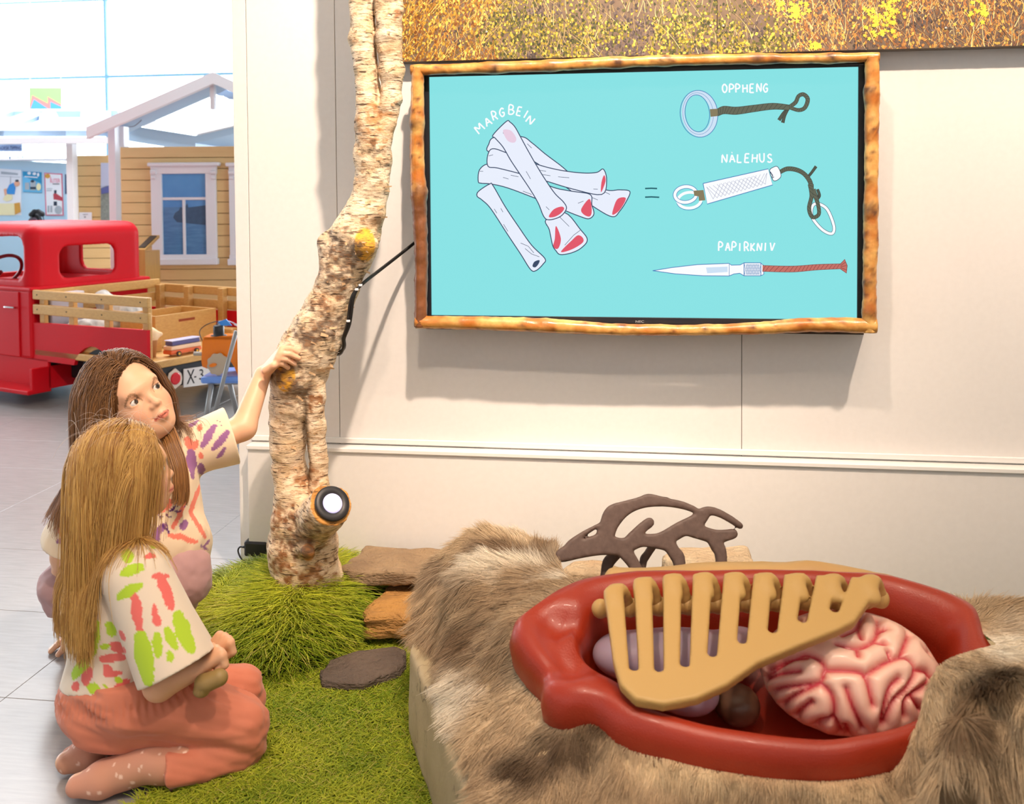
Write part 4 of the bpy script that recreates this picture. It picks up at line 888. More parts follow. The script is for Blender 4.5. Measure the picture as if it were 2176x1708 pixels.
# paper knife
kb = z5([(100, 1540), (250, 1515), (450, 1492), (700, 1482), (720, 1496), (790, 1494), (820, 1478), (950, 1478), (975, 1500), (975, 1568), (950, 1580), (820, 1580), (785, 1560), (740, 1566), (700, 1582), (500, 1580), (280, 1565)])
face('blade_drawing', kb, S_wh); face('shading', z5([(520, 1515), (690, 1508), (690, 1550), (530, 1560)]), S_pale)
hl = [(z5([(822+i*12, 1488), (846+i*12, 1572)]), 0.8, False) for i in range(10)]+[(z5([(846+i*12, 1488), (822+i*12, 1572)]), 0.8, False) for i in range(10)]
ribbons('hatching', hl, S_blue); ribbons('outline', [(kb+[kb[0]], 1.5, False), (z5([(703, 1484), (703, 1580)]), 1, False), (z5([(820, 1480), (820, 1578)]), 1.6, False), (z5([(952, 1480), (952, 1578)]), 1.6, False)], S_blue)
rope([(965, 1522), (1200, 1527), (1400, 1512), (1590, 1505)], [44, 44, 40, 36], m=S_cord, m2=S_cord2)
face('tassel', z5([(1575, 1490), (1612, 1450), (1632, 1500), (1626, 1560), (1578, 1525)]), S_cord); ribbons('outline', [(z5([(1575, 1490), (1612, 1450), (1632, 1500), (1626, 1560), (1578, 1525)]), 1.3, False), (z5([(1580, 1508), (1625, 1500)]), 1, False), (z5([(1580, 1500), (1622, 1470)]), 1, False), (z5([(1580, 1515), (1628, 1535)]), 1, False)], S_cord2)
cu = bpy.data.curves.new('txt', 'FONT'); cu.body = 'NEC'; cu.size = 1.0; tmp = bpy.data.objects.new('tmp', cu); COL.objects.link(tmp)
_me = bpy.data.meshes.new_from_object(tmp.evaluated_get(bpy.context.evaluated_depsgraph_get())); bpy.data.objects.remove(tmp)
pym('lettering', [PX(1350+q.co.x*9.5, 685.5-q.co.y*7, -0.0925) for q in _me.vertices], [tuple(p.vertices) for p in _me.polygons], mat('logo_grey', (0.45, 0.45, 0.45), 0.4), tv)

# ------------------------------------------------------------------ log frame
M_log = mat('log_wood', (1, 1, 1), 0.36, attr='col', noise=(70, (0.72, 0.62, 0.5), 0.6), bump=(160, 0.35, 0.002), coat=0.25)
lf = thing('log_frame', 'rustic orange-brown birch log frame around the screen', 'frame', PX(1370, 700, -0.105))
fx0, fx1 = PX(889, 410, -0.1)[0], PX(1852, 410, -0.1)[0]; fz1, fz0 = PX(1370, 134, -0.1)[2], PX(1370, 696, -0.1)[2]
M_back = mat('frame_board', (0.05, 0.03, 0.02), 0.7)
for lo, hi in (((fx0-0.008, fz0), (bx0-0.0005, fz1)), ((bx1+0.0005, fz0), (fx1+0.008, fz1)), ((bx0, fz0-0.012), (bx1, bz0-0.0005)), ((bx0, bz1+0.0005), (bx1, fz1+0.004))):
    MB().box((lo[0], -0.0990, lo[1]), (hi[0], -0.001, hi[1])).build('light_block_backing', M_back, lf)  # boards give the frame depth, added to block light leaking behind the logs
def log(pts, rads, seed, knots, dark=None):
    P = crv([PX(x, y, -0.123) for x, y in pts], 110); n = 22; N = len(P)
    rr = np.interp(np.linspace(0, 1, N), np.linspace(0, 1, len(rads)), rads)/735.0
    v, f = tube(P, rr, n); v = np.array(v); ctr = np.repeat(P, n, 0); d = v-ctr
    nz = fbm(v, 26, 3, seed)*0.10+fbm(v, 90, 2, seed+3)*0.05
    kn = np.zeros(len(v))
    for (kx, ky, kr) in knots:
        c = PX(kx, ky, -0.13); dist = np.linalg.norm(v-c, axis=1); kn = np.maximum(kn, np.exp(-(dist/(kr/735))**2))
    v = ctr+d*(1+nz+0.35*kn)[:, None]
    s1 = fbm(v*np.array([1, 1, 1]), 22, 3, seed+9); s2 = fbm(v, 55, 3, seed+5)
    base = np.array(s2l(196, 118, 40)); lt = np.array(s2l(238, 190, 110)); dk_ = np.array(s2l(110, 62, 28))
    t = np.clip(0.5+s1*0.9, 0, 1)[:, None]; c = base*(1-t)+lt*t; u = np.clip(s2*1.2-0.30, 0, 1)[:, None]; c = c*(1-u)+dk_*u
    kk = np.clip(kn*1.3*(0.6+0.5*s2), 0, 1)[:, None]; c = c*(1-kk)+np.array(s2l(88, 58, 38))*kk
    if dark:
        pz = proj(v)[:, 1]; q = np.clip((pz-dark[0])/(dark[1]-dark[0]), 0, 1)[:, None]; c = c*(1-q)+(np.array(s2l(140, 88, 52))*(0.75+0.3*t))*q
    return pym('log', v, f, M_log, lf, True, {'col': np.clip(c, 0, 1)})
log([(888, 142), (887, 240), (886, 330), (890, 420), (894, 500), (895, 590), (893, 694)], [14, 14, 15, 16, 15, 14, 13], 1, [(884, 262, 16), (893, 410, 18)], (380, 440))
log([(1853, 120), (1853, 220), (1852, 330), (1851, 430), (1850, 520), (1848, 620), (1848, 706)], [13, 14, 13, 13, 14, 13, 14], 2, [(1842, 195, 12), (1846, 448, 17), (1852, 250, 9), (1846, 600, 11), (1843, 665, 14), (1846, 380, 8)])
log([(874, 149), (1000, 145), (1150, 140), (1300, 133), (1450, 128), (1600, 125), (1750, 124), (1868, 121)], [11, 11, 12, 11, 11, 10, 10, 9], 3, [(1050, 146, 20), (1312, 136, 18), (1170, 138, 14), (1413, 130, 16), (1610, 126, 18), (1765, 124, 14), (1640, 122, 12)])
log([(884, 684), (1000, 686), (1150, 691), (1300, 699), (1450, 701), (1600, 698), (1720, 690), (1862, 692)], [13, 14, 15, 12, 11, 12, 15, 15], 4, [(1160, 690, 12), (980, 686, 9), (1500, 700, 9), (1700, 692, 10)])
# ================================================================== BIRCH TRUNK
YT = -0.30
def T(x, y, dy=0.0): return PX(x, y, YT+dy)
SCL = 2115/2.70
def pr(px): return px/SCL
tl = [(766, -330, 30), (768, -150, 28), (769, 0, 25), (771, 80, 27), (777, 150, 25), (786, 215, 29), (792, 270, 36), (792, 330, 38), (791, 400, 35), (777, 450, 41), (754, 500, 50), (741, 540, 50), (720, 600, 46), (698, 650, 47), (678, 700, 56), (652, 750, 60), (634, 795, 58), (622, 850, 48), (613, 900, 40), (611, 950, 37), (615, 1000, 36), (630, 1055, 47), (643, 1110, 66), (645, 1160, 73), (649, 1210, 71), (655, 1262, 66)]
P1 = [T(x, y) for x, y, r in tl]; R1 = [pr(r) for x, y, r in tl]
t2 = [(838, -330, 30), (830, -150, 28), (824, 0, 26), (827, 80, 27), (832, 150, 26), (831, 210, 22), (820, 265, 22), (803, 330, 24), (790, 390, 25)]
P2 = [T(x, y, -0.012) for x, y, r in t2]; R2 = [pr(r) for x, y, r in t2]
t3 = [(662, 800, 30), (668, 850, 24), (671, 900, 21), (673, 950, 20), (677, 1000, 20), (680, 1050, 24), (684, 1110, 28)]
P3 = [T(x, y, -0.015) for x, y, r in t3]; R3 = [pr(r) for x, y, r in t3]
stubA = T(648, 1128, 0.0); fc = T(704, 1072, -0.135); axS = fc-stubA; axS = axS/np.linalg.norm(axS)
_sc = cap(stubA, fc+axS*0.02, pr(50), pr(43))
def stub_cut(P): return np.maximum(_sc(P), (P-fc) @ axS)      # flat sawn face on the stub
stub_cut.lo, stub_cut.hi = _sc.lo, _sc.hi
fS = union([chain(P1, R1, 0.012), (chain(P2, R2, 0.008), 0.006), (chain(P3, R3, 0.006), 0.004), (stub_cut, 0.028),
            (cap(T(640, 1160, -0.06), T(656, 1173, -0.115), pr(19), pr(13)), 0.016), (cap(T(760, 530, 0), T(778, 520, -0.062), pr(34), pr(24)), 0.02),
            (ell(T(612, 800, -0.055), [pr(26), pr(22), pr(36)]), 0.02), (cap(T(700, 520), T(712, 560), pr(26), pr(24)), 0.03), (ell(T(838, 20, -0.02), [pr(16), pr(16), pr(40)]), 0.01),
            (cap(T(610, 1150), T(600, 1190), pr(30), pr(24)), 0.03), (cap(T(700, 1215), T(712, 1270), pr(20), pr(26)), 0.03)], 0.01)
def trunk_f(P):
    d = fS(P)
    d = d+0.0045*fbm(P, 24, 3, 11)-0.006*np.exp(-((P-T(790, 315, -0.05))**2).sum(1)/0.0006)
    return d
trunk_f.lo, trunk_f.hi = fS.lo, fS.hi
# painted zones (real colour of the bark): (px, py, radius, kind)
zones = [(800, 262, 34, 'tan'), (775, 520, 24, 'cut'), (607, 800, 22, 'cut'), (740, 545, 55, 'grey'), (715, 590, 45, 'grey'), (690, 650, 34, 'brown'), (790, 320, 22, 'black'), (640, 1150, 60, 'grey'), (600, 1190, 40, 'brown'), (655, 1020, 26, 'brown'), (600, 790, 34, 'grey'), (640, 830, 40, 'grey'), (690, 690, 50, 'grey'), (650, 720, 40, 'grey'), (672, 860, 20, 'brown'), (660, 1225, 50, 'brown'), (655, 1173, 15, 'cutd'), (596, 1100, 30, 'brown'), (705, 520, 30, 'grey'), (843, 30, 14, 'brown'), (650, 1175, 30, 'grey')]
def trunk_col(v):
    px = proj(v); n1 = fbm(v, 30, 3, 4); n2 = fbm(v, 70, 3, 8)
    cream = np.array(s2l(222, 194, 156)); pale = np.array(s2l(238, 216, 186)); c = cream+(pale-cream)*np.clip(0.5+n1, 0, 1)[:, None]
    pal = {'tan': s2l(190, 130, 72), 'cut': s2l(232, 172, 62), 'cutd': s2l(205, 140, 85), 'grey': s2l(112, 92, 76), 'brown': s2l(150, 95, 52), 'black': s2l(48, 36, 28)}
    for x, y, r, k in zones:
        d = np.hypot(px[:, 0]-x, (px[:, 1]-y)*(0.62 if k == 'cut' else (0.75 if k in ('tan', 'cutd') else 1)))/r
        e = 0.12 if k in ('cut', 'cutd') else 0.9
        w = np.clip((1.0-d)/e+(n2*1.1 if e > 0.5 else 0), 0, 1)[:, None]*(1.0 if e < 0.5 else 0.85)
        c = c*(1-w)+np.array(pal[k])*w
    groove = np.clip(1-np.abs(px[:, 0]-(650+(px[:, 1]-880)*0.06))/7, 0, 1)*((px[:, 1] > 850) & (px[:, 1] < 1020)); c = c*(1-0.75*groove[:, None])
    g2 = np.clip(1-np.abs(px[:, 0]-(793+(px[:, 1])*0.03))/5, 0, 1)*((px[:, 1] < 215) & (n2 > -0.2)); c = c*(1-0.7*g2[:, None])
    st = (v-fc) @ axS; rr = np.linalg.norm((v-fc)-st[:, None]*axS, axis=1); on = (st > -0.004) & (rr < pr(60)); c[on] = np.array(s2l(222, 158, 82))
    return np.clip(c, 0, 1)
def bark_mat():
    m = bpy.data.materials.new('birch_bark'); m.use_nodes = True; nt = m.node_tree; N = nt.nodes; L = nt.links; b = N['Principled BSDF']; b.inputs['Roughness'].default_value = 0.72; b.inputs['Specular IOR Level'].default_value = 0.25
    at = N.new('ShaderNodeAttribute'); at.attribute_name = 'col'; tc = N.new('ShaderNodeTexCoord')
    def nz(sv, sc, det, lo, hi):
        mp = N.new('ShaderNodeMapping'); mp.inputs['Scale'].default_value = sv; L.new(tc.outputs['Object'], mp.inputs['Vector']); n = N.new('ShaderNodeTexNoise'); n.inputs['Scale'].default_value = sc; n.inputs['Detail'].default_value = det; n.inputs['Roughness'].default_value = 0.62
        L.new(mp.outputs[0], n.inputs['Vector']); r = N.new('ShaderNodeMapRange'); r.inputs['From Min'].default_value = lo; r.inputs['From Max'].default_value = hi; L.new(n.outputs['Fac'], r.inputs['Value']); return r.outputs[0], n.outputs['Fac']
    lent, _ = nz((1, 1, 8), 24, 3, 0.575, 0.64); flak, fr = nz((1, 1, 2.6), 48, 7, 0.52, 0.60); pat, _ = nz((1, 1, 1.4), 7, 5, 0.54, 0.66)
    def mix(a, fac, col, k):
        mu = N.new('ShaderNodeMath'); mu.operation = 'MULTIPLY'; L.new(fac, mu.inputs[0]); mu.inputs[1].default_value = k; x = N.new('ShaderNodeMix'); x.data_type = 'RGBA'; L.new(mu.outputs[0], x.inputs['Factor']); L.new(a, x.inputs['A']); x.inputs['B'].default_value = (*col, 1); return x.outputs['Result']
    c = mix(at.outputs['Color'], flak, s2l(160, 110, 68), 0.5); c = mix(c, pat, s2l(138, 94, 56), 0.5); c = mix(c, lent, s2l(70, 48, 34), 0.85); L.new(c, b.inputs['Base Color'])
    bp = N.new('ShaderNodeBump'); bp.inputs['Strength'].default_value = 0.7; bp.inputs['Distance'].default_value = 0.006; L.new(fr, bp.inputs['Height']); L.new(bp.outputs[0], b.inputs['Normal']); return m
M_bark = bark_mat()
tk = thing('birch_trunk', 'forked birch trunk with peeling bark rising from the grass mound', 'tree trunk', T(650, 1255))
tv_, tq_ = surf(trunk_f, 0.004)
trunk_o = pym('trunk', tv_, tq_, M_bark, tk, True, {'col': trunk_col(tv_)}); BVH_T = bvh_of(tv_, tq_)
# curling bark flakes
fm = MB(); R = np.random.default_rng(3); 
for i in range(300):
    y = R.uniform(0, 1240); xs = np.interp(y, [q[1] for q in tl], [q[0] for q in tl])+R.uniform(-75, 75)*(1.0 if y > 450 else 0.8)
    p = hit(BVH_T, xs, y)
    if p is None: continue
    rough = np.exp(-((y-600)/160)**2)+0.12*np.exp(-((y-1180)/110)**2)+0.2
    if R.random() > rough or np.linalg.norm(p-fc) < 0.085 or (545 < xs < 660 and 725 < y < 815): continue
    e = 0.004; p2 = hit(BVH_T, xs+4, y); p3 = hit(BVH_T, xs, y+4)
    if p2 is None or p3 is None: continue
    tx = p2-p; ty = p-p3; nn = np.cross(tx, ty); nn /= np.linalg.norm(nn)+1e-9
    if nn @ (CAM-p) < 0: nn = -nn
    tx /= np.linalg.norm(tx)+1e-9; ty = np.cross(nn, tx); L = R.uniform(0.006, 0.022); W = R.uniform(0.0015, 0.005); a = R.normal(0, 0.35); ux = tx*math.cos(a)+ty*math.sin(a); uy = np.cross(nn, ux); v = []
    cu_ = R.uniform(0.2, 0.7)
    for k in range(4):
        t = k/3; q = p+ux*L*(t-0.3)+nn*(0.001+cu_*L*t*t)
        v += [q-uy*W*(1-0.4*t), q+uy*W*(1-0.4*t)]
    fm.add(v, [(2*k, 2*k+1, 2*k+3, 2*k+2) for k in range(3)])
fl_ = fm.build('bark_flakes', mat('bark_flake', s2l(232, 200, 158), 0.7, noise=(60, s2l(196, 150, 104), 0.5)), tk); tag(fl_, kind='stuff')
# light button set in the sawn stub
fc_b = fc+axS*0.0042
bt_ = thing('light_button', 'round black button with glowing violet-white lens in the sawn stub', 'button', fc_b)
MB().lathe(fc_b, axS, [(0.0, pr(36.5)), (0.005, pr(36.5)), (0.008, pr(34.5)), (0.008, pr(22)), (0.005, pr(20))], 40).build('ring', mat('button_black', (0.02, 0.018, 0.02), 0.45), bt_, True)
M_lens = mat('lens_glow', (0.6, 0.6, 0.7), 0.2, emit=((0.66, 0.58, 1.0), 0.80)); 
MB().lathe(fc_b+axS*0.004, axS, [(0.0, pr(20.5)), (0.004, pr(20)), (0.007, pr(15)), (0.009, pr(7)), (0.0095, pr(1))], 32).build('lens', M_lens, bt_, True)
# cables and adapter
M_cab = mat('cable_black', (0.014, 0.013, 0.013), 0.4)
def onT(x, y, off=0.006):
    p = hit(BVH_T, x, y); d = ray(x, y); d = d/np.linalg.norm(d)
    return (p-d*off) if p is not None else T(x, y, 0.02)
def clear_of(q, r):
    """push curve points out of the trunk"""
    q = np.array(q, float)
    for it in range(8):
        f0 = trunk_f(q); m = f0 < r
        if not m.any(): break
        g = np.stack([trunk_f(q+np.eye(3)[k]*0.003)-f0 for k in range(3)], 1); g /= np.linalg.norm(g, axis=1)[:, None]+1e-9
        q[m] += g[m]*(r-f0[m])[:, None]
    for it in range(2): q[1:-1] = q[1:-1]*0.5+(q[:-2]+q[2:])*0.25
    return q
cb = thing('screen_cable', 'black double cable from the screen clipped down the trunk', 'cable', PX(870, 520, -0.02))
kp = [PX(879, 518, -0.035), PX(840, 549, -0.10), PX(800, 580, -0.22), PX(772, 602, -0.32), PX(752, 622, -0.345), PX(744, 645, -0.345), PX(741, 668, -0.34), PX(737, 695, -0.33), PX(726, 722, -0.32), PX(713, 744, -0.29), PX(690, 756, -0.20)]
for o_ in (0, 1):
    q = clear_of(crv([p+np.array([0.008, 0, 0.008])*o_ for p in kp], 60), 0.0085); MB().tube(q, 0.0042, 8).build('wire', M_cab, cb, True)
for x, y, Y in ((766, 606, -0.335), (758, 615, -0.345), (740, 682, -0.345)): MB().obox(PX(x, y, Y-0.006), np.eye(3), (0.010, 0.006, 0.006), 0.0015).build('clip', M_white, cb)
# adapter plugs into the end strip of the partition
ad = thing('power_adapter', 'black plug adapter on the partition beside the trunk base', 'adapter', PX(545, 1165, -0.001))
ca, cb_ = PX(521, 1146, -0.035), PX(572, 1182, -0.035)
MB().box((ca[0], -0.05, cb_[2]), (cb_[0], -0.0005, ca[2]), 0.008).build('body', mat('adapter_black', (0.018, 0.018, 0.02), 0.45), ad)
MB().tube(crv([PX(523, 1162, -0.03), PX(510, 1162, -0.03), PX(506, 1172, -0.035), PX(516, 1190, -0.05), PX(540, 1198, -0.06), PX(560, 1202, -0.08), PX(572, 1203, -0.095)], 30), 0.0026, 8).build('cord', M_cab, ad, True)
MB().tube([PX(524, 1162, -0.03), PX(514, 1162, -0.03)], [0.005, 0.0032], 8).build('strain_relief', M_cab, ad, True)
# ================================================================== GRASS, STONES, PLINTH
CXM, CYM = -0.955, -0.30
def mound(x, y):
    dx = x-CXM; rx = np.where(dx < 0, 0.37, 0.185); ry = np.where(y < CYM, 0.325, 0.36)
    r2 = (dx/rx)**2+((y-CYM)/ry)**2
    h = 0.132*np.maximum(0, 1-r2)**0.62
    h = h*(1-0.22*np.exp(-((x+1.13)/0.05)**2-((y+0.30)/0.18)**2))
    return h+0.006*vnoise(np.stack([x, y, 0*x], 1), 14, 3)*np.clip(h*12, 0.15, 1)
_le = np.array([PZ(x, y, 0.0)[:2] for x, y in ((250, 1760), (312, 1700), (350, 1650), (370, 1600), (385, 1500), (395, 1345), (430, 1300), (515, 1228))])
def carpet_left(y): return np.interp(y, _le[np.argsort(_le[:, 1]), 1], _le[np.argsort(_le[:, 1]), 0])
gy = np.linspace(-1.32, -0.022, 90); gt = np.linspace(0, 1, 120); gx1 = 2.9
xl = carpet_left(gy)+0.012*np.sin(gy*40)
GX = xl[:, None]+(gx1-xl[:, None])*gt[None]; GY = np.repeat(gy[:, None], 120, 1)
GZ = mound(GX.ravel(), GY.ravel()).reshape(GX.shape)+0.006
vv = np.stack([GX, GY, GZ], -1).reshape(-1, 3); ii = np.arange(90*120).reshape(90, 120)
gf = np.stack([ii[:-1, :-1], ii[:-1, 1:], ii[1:, 1:], ii[1:, :-1]], -1).reshape(-1, 4)
M_turf = mat('turf_base', s2l(58, 74, 12), 0.9, noise=(60, s2l(40, 52, 8), 0.6))
gr_o = pym('artificial_grass', vv, gf, M_turf, None, True); tag(gr_o, 'bright green artificial grass carpet rising into a mound at the trunk', 'grass', kind='stuff')
def hair_mat(name, attr=True, rough=0.45, spec=0.25, tr=0.0):
    m = mat(name, (0.5, 0.4, 0.3), rough, spec=spec, attr='col' if attr else None); return m
M_blade = hair_mat('grass_blade', rough=0.5, spec=0.3)
def grass_strands(n, seed):
    R = np.random.default_rng(seed); y = R.uniform(-1.30, -0.03, n); x = carpet_left(y)+R.uniform(0, 1, n)*(0.42-carpet_left(y))
    px = proj(np.stack([x, y, 0*x], 1)); keep = (px[:, 0] > 250) & (px[:, 0] < 1010) & (px[:, 1] < 1830)
    keep &= ~((x > -0.52) & (y < -0.84) & (x-(-0.528) > (y+0.836)*(-0.55)+0.03))       # under the plinth
    x, y = x[keep], y[keep]; z = mound(x, y)+0.005; n = len(x); e = 0.01
    gxn = (mound(x+e, y)-mound(x-e, y))/(2*e); gyn = (mound(x, y+e)-mound(x, y-e))/(2*e)
    nrm = np.stack([-gxn, -gyn, np.ones(n)], 1); nrm /= np.linalg.norm(nrm, axis=1)[:, None]
    onm = np.clip(z*14, 0, 1)
    L = (0.026+0.016*onm)*R.uniform(0.65, 1.25, n)
    P0 = np.stack([x, y, z], 1)
    a = 6.28*(vnoise(P0, 9, 5)*0.6)+R.normal(0, 2.2, n); lean = np.stack([np.cos(a), np.sin(a), 0*a], 1)
    down = np.stack([-gxn, -gyn, -(gxn**2+gyn**2)], 1); dn = np.linalg.norm(down, axis=1)[:, None]; down = np.where(dn > 0.05, down/(dn+1e-6), 0)
    d = nrm*1.0+lean*0.65+down*0.22*onm[:, None]
    P = np.zeros((n, 4, 3)); t = np.array([0, 0.38, 0.72, 1.0])
    for k in range(4):
        P[:, k] = P0+d*(L*t[k])[:, None]*0.9+(lean*0.5+down*0.45*onm[:, None]-np.array([0, 0, 0.25]))*(L*t[k]**2)[:, None]
    g = np.clip(0.5+0.55*fbm(P0, 6, 2, 9)+R.normal(0, 0.22, n), 0, 1)[:, None]
    c = np.array(s2l(106, 136, 18))*(1-g)+np.array(s2l(200, 202, 58))*g
    br = (R.random(n) < 0.06)[:, None]; c = np.where(br, np.array(s2l(190, 178, 90)), c)
    return P, c*R.uniform(0.75, 1.15, n)[:, None]
P, c = grass_strands(150000, 21)
gs = strands('grass_blades', P, np.array([0.0010, 0.0009, 0.0007, 0.0002]), M_blade, gr_o, c); tag(gs, kind='stuff')

# ------------------------------------------------------------------ stones
def stone(name, label, poly, z0, z1, col, col2, seed, rough=0.75, rnd=0.015, nz=0.006, taper=0.0):
    """poly: outline seen from above (world xy); a slab between z0 and z1 with broken faces"""
    Pg = np.asarray(poly, float)
    def f(P):
        d = psdf(P[:, :2], Pg); w = np.abs(P[:, 2]-(z0+z1)/2)-(z1-z0)/2+rnd; d2 = d+rnd+taper*(P[:, 2]-z0)
        o = np.hypot(np.maximum(d2, 0), np.maximum(w, 0))+np.minimum(np.maximum(d2, w), 0)-rnd
        return o+nz*fbm(P*np.array([1, 1, 2.2]), 16, 4, seed)+nz*0.5*np.round(fbm(P, 9, 2, seed+5)*3)/3
    f.lo = np.array([*Pg.min(0), z0]); f.hi = np.array([*Pg.max(0), z1])
    m = mat(name+'_rock', col, rough, noise=(11, col2, 0.75), bump=(70, 1.0, 0.02), scale_vec=(1, 1, 3))
    o = sdf_obj(name, f, 0.006, m, None, True); tag(o, label, 'stone', 'stacked stones by the trunk'); return o
def psdf(p, poly):
    n = len(poly); d = np.full(len(p), 1e9); s = np.ones(len(p))
    for i in range(n):
        a, b = poly[i], poly[i-1]; e = b-a; w = p-a; t = np.clip((w @ e)/(e @ e), 0, 1); d = np.minimum(d, ((w-t[:, None]*e)**2).sum(1))
        c1 = p[:, 1] >= a[1]; c2 = p[:, 1] < b[1]; c3 = e[0]*w[:, 1] > e[1]*w[:, 0]
        s = np.where((c1 & c2 & c3) | (~c1 & ~c2 & ~c3), -s, s)
    return s*np.sqrt(d)
fr = lambda x, y, Y: PX(x, y, Y)
zA0, zA1 = fr(815, 1249, -0.29)[2], fr(815, 1216, -0.29)[2]
zB0, zB1 = fr(815, 1362, -0.43)[2], zA0-0.016
xa0, xa1 = fr(716, 1230, -0.29)[0], -0.42
stone('stone_slab', 'flat grey-brown slab on top of the stone stack', [(xa0, -0.27), (xa0+0.04, -0.295), (xa0+0.15, -0.285), (xa1, -0.30), (xa1+0.02, -0.10), (xa0+0.02, -0.09)], zA0, zA1, s2l(178, 150, 114), s2l(124, 100, 76), 3, rnd=0.010)
xb0 = fr(752, 1320, -0.43)[0]
stone('boulder', 'ochre-orange angular stone in the middle of the stack', [(xb0+0.012, -0.40), (xb0+0.03, -0.445), (xb0+0.10, -0.43), (xb0+0.21, -0.455), (xb0+0.24, -0.15), (xb0+0.03, -0.15)], zB0, zB1+0.003, s2l(206, 152, 78), s2l(160, 114, 64), 8, rnd=0.022, nz=0.009)
sl = [PZ(x, y, 0.062)[:2] for x, y in ((676, 1402), (700, 1380), (760, 1362), (840, 1353), (862, 1362), (862, 1385), (850, 1402), (800, 1420), (770, 1432), (720, 1430), (682, 1424))]
stone('slate', 'dark grey slate slab lying on the grass under the stack', sl, 0.012, zB0+0.004, s2l(120, 103, 90), s2l(84, 71, 62), 14, rnd=0.006, nz=0.0045)

# ------------------------------------------------------------------ plinth
ZT = 0.20
A_ = PZ(871, 1380, ZT); B_ = PZ(990, 1690, ZT); C_0 = PZ(900, 1262, ZT)
e_ = (B_-A_)/abs((B_-A_)[1]); Bx = A_+e_*abs(-1.55-A_[1])
e2 = (C_0-A_)/abs((C_0-A_)[1]); Cx = A_+e2*abs(-0.52-A_[1])
ppoly = [A_, Bx, np.array([1.7, -1.55, ZT]), np.array([1.7, -0.80, ZT]), np.array([0.75, -0.60, ZT]), np.array([0.35, -0.40, ZT]), np.array([Cx[0]+0.14, -0.50, ZT]), Cx]
pl2 = np.array([p[:2] for p in ppoly])
def plinth_f(P):
    d = psdf(P[:, :2], pl2)-0.10*(P[:, 2]-ZT)*(-0.35); w = np.maximum(P[:, 2]-ZT, 0.011-P[:, 2]); r = 0.008
    d2 = d+r; w2 = w+r; return np.hypot(np.maximum(d2, 0), np.maximum(w2, 0))+np.minimum(np.maximum(d2, w2), 0)-r+0.0022*fbm(P, 11, 3, 2)
plinth_f.lo = np.array([*pl2.min(0), 0]); plinth_f.hi = np.array([*pl2.max(0), ZT])
def plaster_mat():
    m = mat('plaster_cracked', s2l(200, 180, 142), 0.75, noise=(7, s2l(150, 132, 98), 0.8), bump=(90, 0.3, 0.003)); nt = m.node_tree; N = nt.nodes; L = nt.links; b = N['Principled BSDF']
    src = b.inputs['Base Color'].links[0].from_socket; tc = N.new('ShaderNodeTexCoord')
    n = N.new('ShaderNodeTexNoise'); n.inputs['Scale'].default_value = 9; n.inputs['Detail'].default_value = 4; L.new(tc.outputs['Object'], n.inputs['Vector'])
    s_ = N.new('ShaderNodeMath'); s_.operation = 'SUBTRACT'; s_.inputs[1].default_value = 0.5; L.new(n.outputs['Fac'], s_.inputs[0]); a = N.new('ShaderNodeMath'); a.operation = 'ABSOLUTE'; L.new(s_.outputs[0], a.inputs[0])
    r = N.new('ShaderNodeMapRange'); r.inputs['From Min'].default_value = 0.0; r.inputs['From Max'].default_value = 0.012; r.inputs['To Min'].default_value = 1; r.inputs['To Max'].default_value = 0; L.new(a.outputs[0], r.inputs['Value'])
    n2 = N.new('ShaderNodeTexNoise'); n2.inputs['Scale'].default_value = 4.5; L.new(tc.outputs['Object'], n2.inputs['Vector']); r2 = N.new('ShaderNodeMapRange'); r2.inputs['From Min'].default_value = 0.46; r2.inputs['From Max'].default_value = 0.6; L.new(n2.outputs['Fac'], r2.inputs['Value'])
    mu = N.new('ShaderNodeMath'); mu.operation = 'MULTIPLY'; L.new(r.outputs[0], mu.inputs[0]); L.new(r2.outputs[0], mu.inputs[1])
    mx = N.new('ShaderNodeMix'); mx.data_type = 'RGBA'; L.new(mu.outputs[0], mx.inputs['Factor']); L.new(src, mx.inputs['A']); mx.inputs['B'].default_value = (*s2l(70, 58, 40), 1); L.new(mx.outputs['Result'], b.inputs['Base Color']); return m
pl_o = sdf_obj('plinth', plinth_f, 0.012, plaster_mat(), None, True); tag(pl_o, 'low cracked beige plaster plinth under the reindeer hide', 'plinth')
# ================================================================== REINDEER HIDE WITH RED BELLY BASIN AND ORGANS
# tilted plane of the basin opening
n_f = HF; 
def plane_from(a, b, c): n = np.cross(b-a, c-a); n /= np.linalg.norm(n); return a, (n if n[2] > 0 else -n)
def RPt(x, y): # rim plane z = 0.351*depth - 0.2105
    d = ray(x, y)/FPX; dep = (CAM[2]+0.2105)/(0.351-d[2]); return CAM+d*dep
RO, RN = plane_from(RPt(1100, 1340), RPt(1750, 1610), RPt(1900, 1225))
def RP(x, y, up=0.0): return PP(x, y, RO+RN*up, RN)
outer = [(1098, 1345), (1104, 1308), (1150, 1274), (1230, 1236), (1330, 1217), (1450, 1214), (1600, 1213), (1750, 1216), (1880, 1222), (1985, 1252), (2070, 1290), (2095, 1350), (2130, 1412), (2110, 1480), (2040, 1540), (1950, 1585), (1850, 1612), (1750, 1622), (1600, 1612), (1450, 1583), (1330, 1545), (1268, 1503), (1205, 1490), (1165, 1462), (1158, 1425), (1125, 1388)]
inner = [(1235, 1352), (1243, 1330), (1262, 1303), (1300, 1276), (1370, 1263), (1460, 1258), (1600, 1256), (1750, 1258), (1870, 1266), (1955, 1290), (2015, 1330), (2028, 1385), (2030, 1430), (2010, 1475), (1960, 1510), (1905, 1535), (1835, 1553), (1750, 1562), (1600, 1548), (1460, 1522), (1380, 1492), (1345, 1455), (1318, 1432), (1290, 1420), (1262, 1402), (1240, 1378)]
